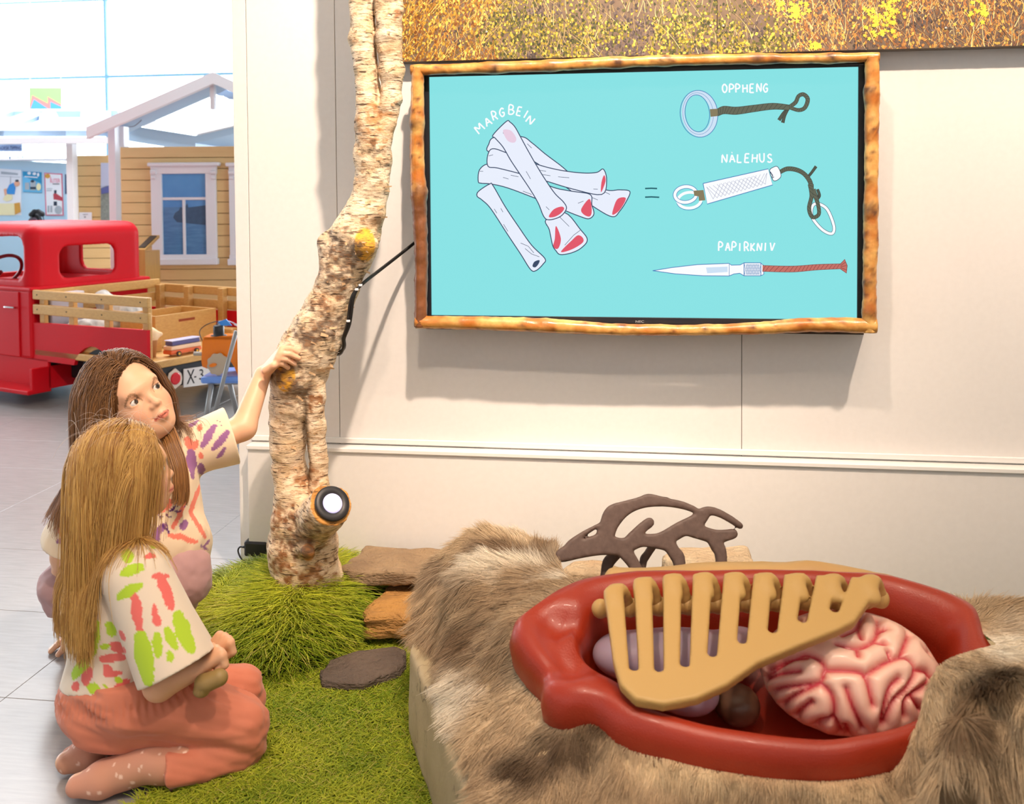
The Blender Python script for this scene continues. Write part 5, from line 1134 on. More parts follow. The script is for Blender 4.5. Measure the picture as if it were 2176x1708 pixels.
O3 = crv([RP(*p) for p in outer], 156, True); I3 = crv([RP(*p) for p in inner], 156, True); K = len(O3)
cen = I3.mean(0); wd = np.linalg.norm(O3-I3, axis=1)
rings = []
saddle = np.exp(-((O3-RP(1150, 1370))**2).sum(1)/0.012)[:, None]     # the broad dished end
for a, up in ((-0.06, -0.075), (-0.10, -0.045), (-0.04, -0.012), (0.12, 0.010), (0.35, 0.018), (0.62, 0.012), (0.85, -0.004), (1.0, -0.026), (1.03, -0.06)):
    base = O3+(I3-O3)*a; u = up-saddle[:, 0]*0.030*math.sin(max(0, min(1, (a-0.15)/0.7))*math.pi) if a > 0.1 else np.full(K, up)
    rings.append(base+RN*np.asarray(u)[:, None])
for s_, up in ((0.97, -0.10), (0.90, -0.135), (0.75, -0.15), (0.45, -0.155), (0.15, -0.155)): rings.append(cen+(I3-cen)*s_+RN*up)
rings = np.array(rings); nr = len(rings); v = rings.reshape(-1, 3)
bump_n = fbm(v, 9, 2, 3)[:, None]; v = v+RN*bump_n*0.004
for (x_, y_, up_, r_) in ((1180, 1322, -0.022, 0.034), (1225, 1295, 0.012, 0.028), (1215, 1352, 0.012, 0.022), (1205, 1420, -0.016, 0.03), (1250, 1450, 0.010, 0.025)):
    v = v+RN*(up_*np.exp(-((v-RP(x_, y_))**2).sum(1)/r_**2))[:, None]
f = np.array([(i*K+k, i*K+(k+1) % K, (i+1)*K+(k+1) % K, (i+1)*K+k) for i in range(nr-1) for k in range(K)])
M_basin = mat('basin_red', s2l(170, 52, 24), 0.40, noise=(5, s2l(146, 38, 16), 0.6), bump=(300, 0.35, 0.0015), coat=0.08)
bo = thing('belly_basin', 'glossy red moulded belly basin with thick rolled rim', 'basin', RP(1600, 1400, -0.16))
pym('shell', v, f, M_basin, bo, True)
pym('floor_patch', rings[-1], [tuple(range(K))], M_basin, bo)
# ribcage: plate with slots + ribs hooking over to the spine
pa, pb, pc = PD(1300, 1262, 1.785), PD(1850, 1240, 1.785), PD(1400, 1500, 1.578)
PO, PN = plane_from(pa, pb, pc)
e1 = pb-pa; e1 -= PN*(e1 @ PN); e1 /= np.linalg.norm(e1); e2_ = np.cross(PN, e1)
if e2_[2] < 0: e2_ = -e2_
def RB(x, y): return PP(x, y, PO, PN)
def to2(P): d = P-PO; return np.stack([d @ e1, d @ e2_], 1)
slots = [(1347, 1424, 1333, 1255), (1400, 1426, 1396, 1240), (1455, 1416, 1461, 1232), (1513, 1394, 1528, 1230), (1576, 1366, 1592, 1232), (1641, 1344, 1657, 1234), (1704, 1322, 1727, 1236), (1772, 1300, 1806, 1238)]
hull = np.array([to2(RB(*p)[None])[0] for p in ((1284, 1262), (1345, 1236), (1430, 1226), (1560, 1224), (1700, 1226), (1872, 1236), (1862, 1262), (1828, 1310), (1815, 1328), (1780, 1346), (1700, 1378), (1610, 1416), (1545, 1462), (1480, 1492), (1410, 1505), (1350, 1494), (1318, 1462), (1303, 1410))])
sl2 = [(to2(RB(a, b)[None])[0], to2(RB(c_, d_-40)[None])[0]) for a, b, c_, d_ in slots]
def rib_f(P):
    q = to2(P); w = (P-PO) @ PN
    # the plate bows down towards its lower edge
    d2 = psdf(q, hull)
    for (a, b) in sl2:
        e = b-a; t = np.clip(((q-a) @ e)/(e @ e), 0, 1); s = np.linalg.norm(q-a-t[:, None]*e, axis=1)-(0.0076+0.003*t); d2 = smax(d2, -s, 0.003)
    r = 0.0045; x = d2+r; y = np.abs(w)-0.011+r
    return np.hypot(np.maximum(x, 0), np.maximum(y, 0))+np.minimum(np.maximum(x, y), 0)-r
_h3 = np.array([PO+e1*h[0]+e2_*h[1] for h in hull]); rib_f.lo = _h3.min(0)-0.02; rib_f.hi = _h3.max(0)+0.02
ribtop = [(1303, 1262), (1365, 1245), (1428, 1236), (1494, 1233), (1560, 1233), (1624, 1235), (1692, 1237), (1766, 1239), (1843, 1242)]
bk_ = PP  # hooks: bend back over the spine
sp0, sp1 = PD(1276, 1293, 1.815), PD(1872, 1272, 1.812)
def spine(t): return sp0+(sp1-sp0)*t
hooks = []
for i, (x, y) in enumerate(ribtop):
    p = RB(x, y+4); s = spine((x+22-1270)/600.0)
    mid = (p+s)/2+UZ*0.020; q = crv([p-e2_*0.03, p+UZ*0.004, mid, s+UZ*0.004], 9)
    w_ = e1*0.0062
    for k in range(len(q)-1): hooks.append(cap(q[k]-w_, q[k+1]-w_, 0.0085)); hooks.append(cap(q[k]+w_, q[k+1]+w_, 0.0085)); hooks.append(cap(q[k], q[k+1], 0.0088))
allr = union([(rib_f, 0)]+[(h_, 0.006) for h_ in hooks])
M_rib = mat('rib_beige', s2l(190, 152, 88), 0.5, bump=(500, 0.12, 0.0008))
rc = thing('ribcage', 'beige moulded ribcage plate with nine ribs hooked over a spine', 'ribcage', RB(1400, 1500))
sdf_obj('ribs', allr, 0.0038, M_rib, rc)
vb = [cap(spine(-0.005), spine(1.0), 0.0125)]+[ell(spine(t), [0.014, 0.017, 0.017]) for t in np.linspace(0, 1, 20)]
sdf_obj('spine', union(vb, 0.008), 0.004, M_rib, rc)
# lungs
lg = thing('lungs', 'pale lilac lungs lying under the ribcage', 'organ', RP(1420, 1460, -0.12))
M_lung = mat('lung_lilac', s2l(205, 182, 196), 0.35, noise=(9, s2l(178, 165, 192), 0.5), sss=0.2)
def LP(x, y, dn): return RP(x, y, -dn)
sdf_obj('front_lobe', union([ell(LP(1336, 1392, 0.070), [0.066, 0.052, 0.040]), ell(LP(1428, 1388, 0.072), [0.072, 0.058, 0.042]), ell(LP(1512, 1390, 0.074), [0.066, 0.046, 0.040]), ell(LP(1572, 1372, 0.082), [0.044, 0.036, 0.034])], 0.03), 0.005, M_lung, lg)
sdf_obj('lower_lobe', union([ell(LP(1440, 1466, 0.084), [0.056, 0.040, 0.036]), ell(LP(1480, 1476, 0.090), [0.038, 0.030, 0.030])], 0.03), 0.005, M_lung, lg)
og = sdf_obj('liver', union([ell(LP(1562, 1490, 0.118), [0.036, 0.040, 0.026]), ell(LP(1572, 1505, 0.122), [0.030, 0.034, 0.024])], 0.03), 0.006, mat('organ_brown', s2l(120, 88, 66), 0.35, noise=(8, s2l(82, 55, 40), 0.6))); tag(og, 'brown rounded organ in the shade below the ribcage', 'organ')
# intestine ball with red grooves
bc = RP(1806, 1427, -0.062); RB3 = np.array([e1, np.cross(RN, e1), RN])
bR = np.array([0.152, 0.112, 0.084])
ball = ell(bc, bR, RB3)
g8 = lambda L: [(1400+x/2.804, 1120+y/2.804) for x, y in L]
grooves = [[(600, 920), (700, 840), (840, 760), (900, 760), (960, 790), (1000, 850)], [(585, 1075), (700, 970), (860, 940), (960, 920), (985, 850)], [(620, 915), (720, 870), (835, 852)], [(625, 1195), (760, 1040), (900, 955), (960, 930)], [(755, 1220), (830, 1110), (908, 1042)], [(895, 1245), (960, 1160), (1040, 1130), (1030, 1000), (960, 925)], [(1040, 1130), (1075, 1200), (1095, 1250)], [(985, 850), (1100, 850), (1200, 862), (1240, 905), (1280, 1065)], [(1120, 960), (1160, 1080), (1215, 1205)], [(1225, 885), (1350, 805), (1450, 770), (1505, 800), (1530, 860), (1480, 960), (1400, 1040), (1345, 1170)], [(1435, 900), (1380, 960), (1340, 1110), (1330, 1180)], [(1060, 690), (1180, 715), (1270, 680), (1305, 620), (1295, 540), (1240, 480)], [(1205, 540), (1170, 600), (1090, 640)], [(1360, 505), (1430, 540), (1485, 620), (1470, 690), (1440, 770)], [(1480, 620), (1560, 660), (1640, 700), (1695, 745)], [(1500, 560), (1590, 590), (1650, 650)], [(1530, 845), (1600, 860), (1640, 910), (1700, 905)], [(1590, 740), (1650, 790), (1690, 850)], [(1465, 1130), (1470, 1040), (1520, 990), (1610, 930)], [(1510, 1000), (1560, 1090)], [(1440, 530), (1520, 520), (1560, 545)], [(880, 770), (760, 790), (650, 850)], [(1300, 620), (1350, 600)], [(1290, 680), (1350, 690)], [(1180, 715), (1190, 760)], [(1380, 770), (1370, 740)], [(1205, 500), (1190, 600), (1210, 660)], [(1130, 1250), (1110, 1180)], [(1600, 860), (1620, 980)]]
bvb = None
bv, bq = surf(ball, 0.0042); bvb = bvh_of(bv, bq); gp = []
for L in grooves:
    for x, y in resample(crv(g8(L), 40), 60):
        h_ = hit(bvb, x, y)
        if h_ is not None: gp.append(h_)
gp = np.array(gp)
def rand_grooves():
    R = np.random.default_rng(5); out = []
    for k in range(26):
        d = R.normal(size=3)
        p = d/np.linalg.norm(d); w_ = R.normal(size=3); line = []
        for s in range(14):
            line.append(bc+RB3.T @ (p*bR)); t = np.cross(p, w_); t /= np.linalg.norm(t); p = p+t*0.07; p /= np.linalg.norm(p); w_ = w_+R.normal(size=3)*0.35
        m_ = np.array(line)
        if ((m_-bc) @ (CAM-bc)).max() > -0.01: continue
        if (np.linalg.norm(m_[:, None]-gp[None], axis=2).min() > 0.03): out.append(m_)
    return np.concatenate(out) if out else np.zeros((0, 3))
gp = np.concatenate([gp, rand_grooves()])
dist = np.concatenate([np.linalg.norm(bv[i:i+1500, None]-gp[None], axis=2).min(1) for i in range(0, len(bv), 1500)])
nb = (bv-bc); nb = (nb @ RB3.T)/bR**2 @ RB3; nb /= np.linalg.norm(nb, axis=1)[:, None]
dep = np.exp(-(dist/0.0055)**2); bv2 = bv-nb*(0.0085*dep)[:, None]+nb*(0.006*np.clip(dist/0.02, 0, 1))[:, None]
rr = np.clip(np.exp(-(dist/0.0042)**2)*1.05, 0, 1)[:, None]; pkf = np.exp(-(dist/0.010)**2)[:, None]
colb = np.array(s2l(248, 206, 184))*(1-pkf*0.35)+np.array(s2l(238, 150, 140))*pkf*0.35; colb = colb*(1-rr)+np.array(s2l(200, 48, 66))*rr
ib = pym('intestine_model', bv2, bq, mat('intestine_pink', (1, 1, 1), 0.35, attr='col', sss=0.15, coat=0.1), None, True, {'col': colb}); tag(ib, 'pink intestine ball with winding red grooves in the red basin', 'organ')
# leather flap behind the rim
lt_p = [(1262, 1214), (1282, 1208), (1315, 1203), (1450, 1193), (1600, 1188), (1740, 1188), (1830, 1200), (1880, 1218), (1905, 1232)]
LPts = crv([PD(x, y+12, 1.99-0.03*(x-1120)/840) for x, y in lt_p], 50)
rowz = []
for k, off, up in ((0, -0.034, -0.020), (1, -0.022, -0.004), (2, -0.008, 0.006), (3, 0.015, 0.004), (4, 0.040, -0.02), (5, 0.055, -0.06), (6, 0.060, -0.11)):
    wt_ = np.clip(np.linspace(0, 1, len(LPts))*4.5, 0.05, 1)[:, None]; rowz.append(LPts+HF*off*wt_+UZ*(up-(1-wt_)*0.035))
rowz = np.array(rowz); n1, n2 = rowz.shape[:2]; v = rowz.reshape(-1, 3); v = v+UZ[None]*(0.012*fbm(v, 9, 2, 8))[:, None]
f = np.array([(i*n2+k, i*n2+k+1, (i+1)*n2+k+1, (i+1)*n2+k) for i in range(n1-1) for k in range(n2-1)])
lo_ = pym('leather_flap', v, f, mat('leather_tan', s2l(206, 166, 106), 0.5, noise=(6, s2l(190, 148, 90), 0.5), bump=(40, 0.2, 0.003)), None, True); tag(lo_, 'tan leather flap folded behind the red basin rim', 'leather')
sm_ = lo_.modifiers.new('thick', 'SOLIDIFY'); sm_.thickness = 0.004

# ------------------------------------------------------------------ hide surface: heights through points of the photograph
hp = [(905, 1268, .20), (930, 1195, .32), (1000, 1155, .395), (1090, 1152, .40), (1165, 1172, .39), (1205, 1205, .385), (895, 1345, .20), (960, 1290, .32), (1050, 1235, .375), (1150, 1232, .39), (1230, 1222, .405), (1000, 1400, .275), (1080, 1345, .365), (1140, 1275, .385), (1060, 1430, .30), (1120, 1450, .325), (1150, 1510, .31), (940, 1400, .212), (920, 1440, .204), (960, 1560, .205), (1000, 1560, .24), (1060, 1650, .235), (1000, 1690, .205), (1250, 1560, .315), (1250, 1650, .27), (1400, 1610, .305), (1400, 1690, .265), (1550, 1650, .30), (1550, 1720, .255), (1700, 1665, .295), (1700, 1730, .255), (1850, 1650, .31), (1920, 1600, .34), (1850, 1720, .27), (1955, 1530, .385), (1985, 1470, .425), (2060, 1425, .455), (2130, 1425, .46), (2200, 1440, .46), (2080, 1540, .425), (2180, 1560, .43), (1990, 1610, .355), (2080, 1690, .345), (2200, 1690, .36), (1950, 1710, .285), (2105, 1330, .40), (2130, 1295, .40), (2200, 1290, .40), (2160, 1380, .42), (2250, 1400, .45), (2300, 1330, .40), (2300, 1600, .42), (1000, 1780, .20), (1300, 1790, .215), (1700, 1800, .215), (2100, 1790, .28), (1330, 1208, .40), (1500, 1202, .40), (1700, 1205, .40), (1880, 1215, .40), (2000, 1250, .40)]
HPt = np.array([PZ(x, y, z) for x, y, z in hp])
A2 = np.linalg.norm(HPt[:, None, :2]-HPt[None, :, :2], axis=2); A2 = np.sqrt(A2**2+0.02**2); W = np.linalg.solve(A2+np.eye(len(hp))*1e-3, HPt[:, 2]-0.3)
def hide_z(x, y):
    q = np.stack([x, y], 1); out = np.zeros(len(q))
    for i in range(0, len(q), 20000): out[i:i+20000] = np.sqrt(np.linalg.norm(q[i:i+20000, None]-HPt[None, :, :2], axis=2)**2+0.0004) @ W+0.3
    pz = RO[2]-((q-RO[:2]) @ RN[:2])/RN[2]-0.034; op = psdf(q, openp)
    d = np.column_stack([q, np.full(len(q), 0.4)])-CAM; sx = 1088+FPX*(d @ CR)/(d @ CF)
    free = np.clip((sx-1900)/90, 0, 1)+np.clip(op/0.12, 0, 1)
    out = np.where(out > pz, pz+(out-pz)*np.clip(free, 0, 1), out)
    return np.clip(np.maximum(out, ZT+0.004), 0, 0.475)
bound = np.array([PZ(x, y, z)[:2] for x, y, z in ((893, 1345, .20), (905, 1270, .21), (925, 1190, .30), (990, 1146, .38), (1090, 1142, .39), (1180, 1166, .39), (1198, 1218, .385), (1222, 1250, .40), (1330, 1294, .41), (1600, 1296, .41), (1880, 1296, .41), (1975, 1290, .40), (2120, 1280, .40), (2300, 1290, .40), (2420, 1500, .40), (2350, 1800, .30), (1700, 1850, .21), (1200, 1830, .21), (1050, 1740, .205), (995, 1600, .205), (950, 1480, .205), (940, 1405, .21))])
openp = np.array([p[:2] for p in (O3+(I3-O3)*0.12)[::3]])
M_skin = mat('hide_skin', s2l(196, 168, 128), 0.8)
hd = thing('reindeer_hide', 'shaggy grey-brown and white reindeer hide draped around the red basin', 'hide', (bound[0][0], bound[0][1], ZT+0.003))
sp_ = 0.012; xs = np.arange(bound[:, 0].min(), bound[:, 0].max(), sp_); ys = np.arange(bound[:, 1].min(), bound[:, 1].max(), sp_)
GXh, GYh = np.meshgrid(xs, ys, indexing='ij'); q = np.stack([GXh.ravel(), GYh.ravel()], 1); zz = hide_z(q[:, 0], q[:, 1])
ins = (psdf(q, bound) < 0) & (psdf(q, openp) > 0); idx = np.arange(len(q)).reshape(GXh.shape)
fq = np.stack([idx[:-1, :-1], idx[1:, :-1], idx[1:, 1:], idx[:-1, 1:]], -1).reshape(-1, 4); fq = fq[ins[fq].all(1)]
us = np.unique(fq); rm = -np.ones(len(q), int); rm[us] = np.arange(len(us))
pym('skin', np.column_stack([q, zz])[us], rm[fq], M_skin, hd, True)
gg = 0.006; _x0, _y0 = bound.min(0)-0.05; _nx, _ny = (np.ceil((bound.max(0)-bound.min(0)+0.1)/gg)+2).astype(int)
_gx, _gy = np.meshgrid(_x0+gg*np.arange(_nx), _y0+gg*np.arange(_ny), indexing='ij'); _gq = np.stack([_gx.ravel(), _gy.ravel()], 1)
_GZ = hide_z(_gq[:, 0], _gq[:, 1]).reshape(_nx, _ny); _GO = psdf(_gq, openp).reshape(_nx, _ny)
def bil(G, x, y):
    u = np.clip((x-_x0)/gg, 0, _nx-1.01); w = np.clip((y-_y0)/gg, 0, _ny-1.01); i = u.astype(int); j = w.astype(int); a = u-i; b = w-j
    return G[i, j]*(1-a)*(1-b)+G[i+1, j]*a*(1-b)+G[i, j+1]*(1-a)*b+G[i+1, j+1]*a*b
def fur(n, seed):
    R = np.random.default_rng(seed); lo, hi = bound.min(0), bound.max(0)
    q = R.uniform(lo, hi, (n*2, 2)); 
    q = q[(psdf(q, bound) < 0.0)]; op = bil(_GO, q[:, 0], q[:, 1]); q = q[op > -0.002]; op = op[op > -0.002]; z = bil(_GZ, q[:, 0], q[:, 1]); P0 = np.column_stack([q, z])
    px = proj(P0); k = (px[:, 0] > 840) & (px[:, 0] < 2400) & (px[:, 1] < 1830); q, z, P0, px, op = q[k], z[k], P0[k], px[k], op[k]; n = len(q); e = 0.01
    gx = (bil(_GZ, q[:, 0]+e, q[:, 1])-bil(_GZ, q[:, 0]-e, q[:, 1]))/(2*e); gy_ = (bil(_GZ, q[:, 0], q[:, 1]+e)-bil(_GZ, q[:, 0], q[:, 1]-e))/(2*e)
    e3 = 0.01; ox = (bil(_GO, q[:, 0]+e3, q[:, 1])-bil(_GO, q[:, 0]-e3, q[:, 1]))/(2*e3); oy = (bil(_GO, q[:, 0], q[:, 1]+e3)-bil(_GO, q[:, 0], q[:, 1]-e3))/(2*e3)
    nrm = np.stack([-gx, -gy_, np.ones(n)], 1); nrm /= np.linalg.norm(nrm, axis=1)[:, None]
    near = np.exp(-np.maximum(op, 0)/0.10)[:, None]
    down = np.stack([-gx, -gy_, 0*gx], 1); away = np.stack([ox, oy, 0*ox], 1)
    cl = np.round(P0*70)/70; a1 = 6.28*vnoise(P0, 6, 4); sw = np.stack([np.cos(a1), np.sin(a1), 0*a1], 1)
    flow = down*1.1+away*(0.55+0.6*near)+sw*0.30+np.array([-0.05, -0.35, 0])
    flow -= nrm*(flow*nrm).sum(1)[:, None]; flow /= np.linalg.norm(flow, axis=1)[:, None]+1e-6
    tuft = np.stack([vnoise(P0, 55, 21), vnoise(P0, 55, 22), 0.6*vnoise(P0, 55, 23)], 1)
    L = (0.047*(1-0.45*near[:, 0])*R.uniform(0.65, 1.2, n))*np.clip(0.7+op*6, 0.55, 1)
    lift = 0.42-0.14*near+0.20*vnoise(P0, 22, 31)[:, None]
    d = flow+nrm*lift+tuft*0.30+R.normal(0, 0.10, (n, 3))
    P = np.zeros((n, 5, 3)); t = np.array([0, 0.25, 0.5, 0.75, 1.0])
    for k2 in range(5): P[:, k2] = P0+d*(L*t[k2])[:, None]-(nrm*0.22-tuft*0.18)*(L*t[k2]**2)[:, None]
    # colour patches
    w1 = fbm(P0, 7, 3, 2); pal = lambda r_, g_, b_: np.array(s2l(r_, g_, b_))
    g = np.clip(0.5+0.5*w1, 0, 1)[:, None]; c = pal(176, 148, 116)*(1-g)+pal(226, 200, 162)*g
    spots = [(1050, 1215, 62, 34, 'w'), (1120, 1200, 55, 22, 'w'), (1250, 1225, 70, 16, 'w'), (985, 1470, 42, 75, 'w'), (960, 1560, 26, 90, 'w'), (1090, 1135, 40, 14, 'w'), (2130, 1370, 50, 40, 'w'), (1215, 1585, 75, 60, 'd'), (1130, 1620, 60, 50, 'd'), (1330, 1560, 40, 35, 'd'), (1290, 1540, 60, 30, 'd'), (2085, 1455, 75, 42, 'd'), (2050, 1520, 50, 60, 'm'), (1150, 1180, 45, 22, 'm'), (960, 1210, 50, 45, 'g'), (1000, 1350, 40, 40, 'm'), (1500, 1660, 90, 25, 'w2'), (1400, 1640, 60, 30, 'w2'), (1800, 1670, 90, 20, 'w2'), (1080, 1180, 60, 16, 'm')]
    cm = {'w': pal(246, 234, 212), 'w2': pal(226, 200, 160), 'd': pal(92, 70, 50), 'm': pal(140, 112, 84), 'g': pal(178, 154, 126)}
    wob = np.stack([fbm(P0, 12, 2, 40), fbm(P0, 12, 2, 41)], 1)*18
    for x, y, rx, ry, k3 in spots:
        w_ = np.clip(1.5-1.15*np.hypot((px[:, 0]+wob[:, 0]-x)/rx, (px[:, 1]+wob[:, 1]-y)/ry), 0, 1)[:, None]*0.92; c = c*(1-w_)+cm[k3]*w_
    c = c*R.uniform(0.72, 1.16, n)[:, None]; return P, np.clip(c, 0, 1)
P, c = fur(265000, 31)
M_fur = hair_mat('fur', rough=0.5, spec=0.2)
fo = strands('fur', P, np.array([0.00042, 0.00042, 0.00036, 0.00026, 0.0001]), M_fur, hd, c); tag(fo, kind='stuff')

# ------------------------------------------------------------------ antler and stones behind
an_o = CAM+CF*2.24; 
AN = -(HF*0.93-UZ*0.36); AN /= np.linalg.norm(AN); AO = PD(1380, 1140, 2.20)
a1_ = HR-AN*(HR @ AN); a1_ /= np.linalg.norm(a1_); a2_ = np.cross(AN, a1_); a2_ = a2_ if a2_[2] > 0 else -a2_
z6 = lambda x, y: (1160+x/4.73, 1030+y/4.73)
def AP(x, y, back=0.0): return PP(*z6(x, y), AO-AN*back, AN)
def ant2(lines, o, nn, th):
    segs = []
    for L in lines:
        q = [np.array([(AP(x, y)-AO) @ a1_, (AP(x, y)-AO) @ a2_, r*1.22/4.73/FPX*2.2]) for x, y, r in L]
        q = crv(q, max(6, len(q)*4))
        segs += [(q[i], q[i+1]) for i in range(len(q)-1)]
    def f(P):
        d = P-o; u = np.stack([d @ a1_, d @ a2_], 1); w = d @ nn; best = np.full(len(P), 0.3)
        bow = w-0.25*(u[:, 1]-0.02)**2*0
        for a, b in segs:
            e = b[:2]-a[:2]; m = (np.abs(u-(a[:2]+b[:2])/2) < 0.07).all(1)
            if not m.any(): continue
            um = u[m]; t = np.clip(((um-a[:2]) @ e)/(e @ e+1e-12), 0, 1); s = np.linalg.norm(um-a[:2]-t[:, None]*e, axis=1)-(a[2]+(b[2]-a[2])*t); best[m] = smin(best[m], s, 0.004)
        r = 0.003; x = best+r; y = np.abs(bow)-th+r
        return np.hypot(np.maximum(x, 0), np.maximum(y, 0))+np.minimum(np.maximum(x, y), 0)-r
    pts = np.array([o+a1_*s[0][0]+a2_*s[0][1] for s in segs]); f.lo, f.hi = pts.min(0)-0.02, pts.max(0)+0.02; return f
at = thing('antler', 'dark brown branching antler behind the hide', 'antler', AP(900, 1000))
M_ant = mat('antler_brown', s2l(92, 72, 64), 0.55, noise=(90, s2l(110, 88, 78), 0.5), bump=(400, 0.15, 0.001))
front = [[(150, 715, 44), (220, 685, 58), (380, 640, 66), (560, 600, 78), (760, 620, 62), (960, 560, 46), (1150, 560, 58), (1350, 450, 58), (1490, 390, 62), (1600, 280, 42)],
         [(560, 600, 70), (610, 450, 62), (650, 300, 55), (720, 225, 30)], [(640, 520, 30), (690, 390, 34), (800, 265, 34), (950, 195, 32), (1150, 175, 30), (1350, 200, 27), (1505, 255, 20)],
         [(660, 270, 45), (740, 215, 26), (850, 175, 18), (945, 140, 10)], [(900, 200, 30), (990, 135, 22), (1060, 125, 20), (1150, 140, 15), (1230, 148, 10)], [(230, 620, 30), (290, 560, 24), (400, 480, 17), (545, 398, 11)],
         [(850, 560, 46), (960, 440, 36), (1045, 375, 34)], [(1560, 300, 42), (1640, 262, 30), (1740, 285, 26), (1860, 350, 23), (1955, 415, 21)], [(1450, 430, 66), (1560, 480, 52), (1700, 520, 50), (1800, 510, 40), (1885, 490, 34)],
         [(770, 640, 60), (830, 720, 48), (890, 810, 42), (950, 960, 40), (960, 1300, 40)], [(1150, 590, 40), (1240, 610, 46), (1300, 700, 46), (1340, 780, 46), (1370, 1300, 46)], [(1690, 540, 54), (1720, 620, 46), (1760, 720, 44), (1780, 1300, 44)]]
sdf_obj('beam', ant2(front, AO, AN, 0.0085), 0.0042, M_ant, at)
back_ = [[(420, 520, 20), (340, 590, 26), (300, 700, 30)], [(780, 650, 36), (690, 730, 40), (630, 840, 42), (600, 1300, 42)], [(1110, 600, 28), (1045, 700, 26), (1000, 800, 28), (960, 1300, 30)]]
sdf_obj('rear_beam', ant2(back_, AO-AN*0.05, AN, 0.0085), 0.0045, M_ant, at)
def rock(label, px, z0, z1, seed):
    poly = [PZ(x, y, z1)[:2] for x, y in px]
    return stone('pale_stone', label, poly, z0, z1, s2l(222, 202, 168), s2l(190, 150, 110), seed, 0.8, 0.012, 0.004)
rock('pale rough stone slab under the antler tines', ((1405, 1180), (1440, 1160), (1590, 1158), (1605, 1190), (1600, 1215), (1410, 1215)), ZT+0.006, 0.318, 51)['group'] = 'pale stones behind the hide'
rock('low pale stone beside the antler base', ((1195, 1205), (1215, 1190), (1280, 1188), (1330, 1205), (1330, 1222), (1200, 1222)), ZT+0.006, 0.305, 57)['group'] = 'pale stones behind the hide'
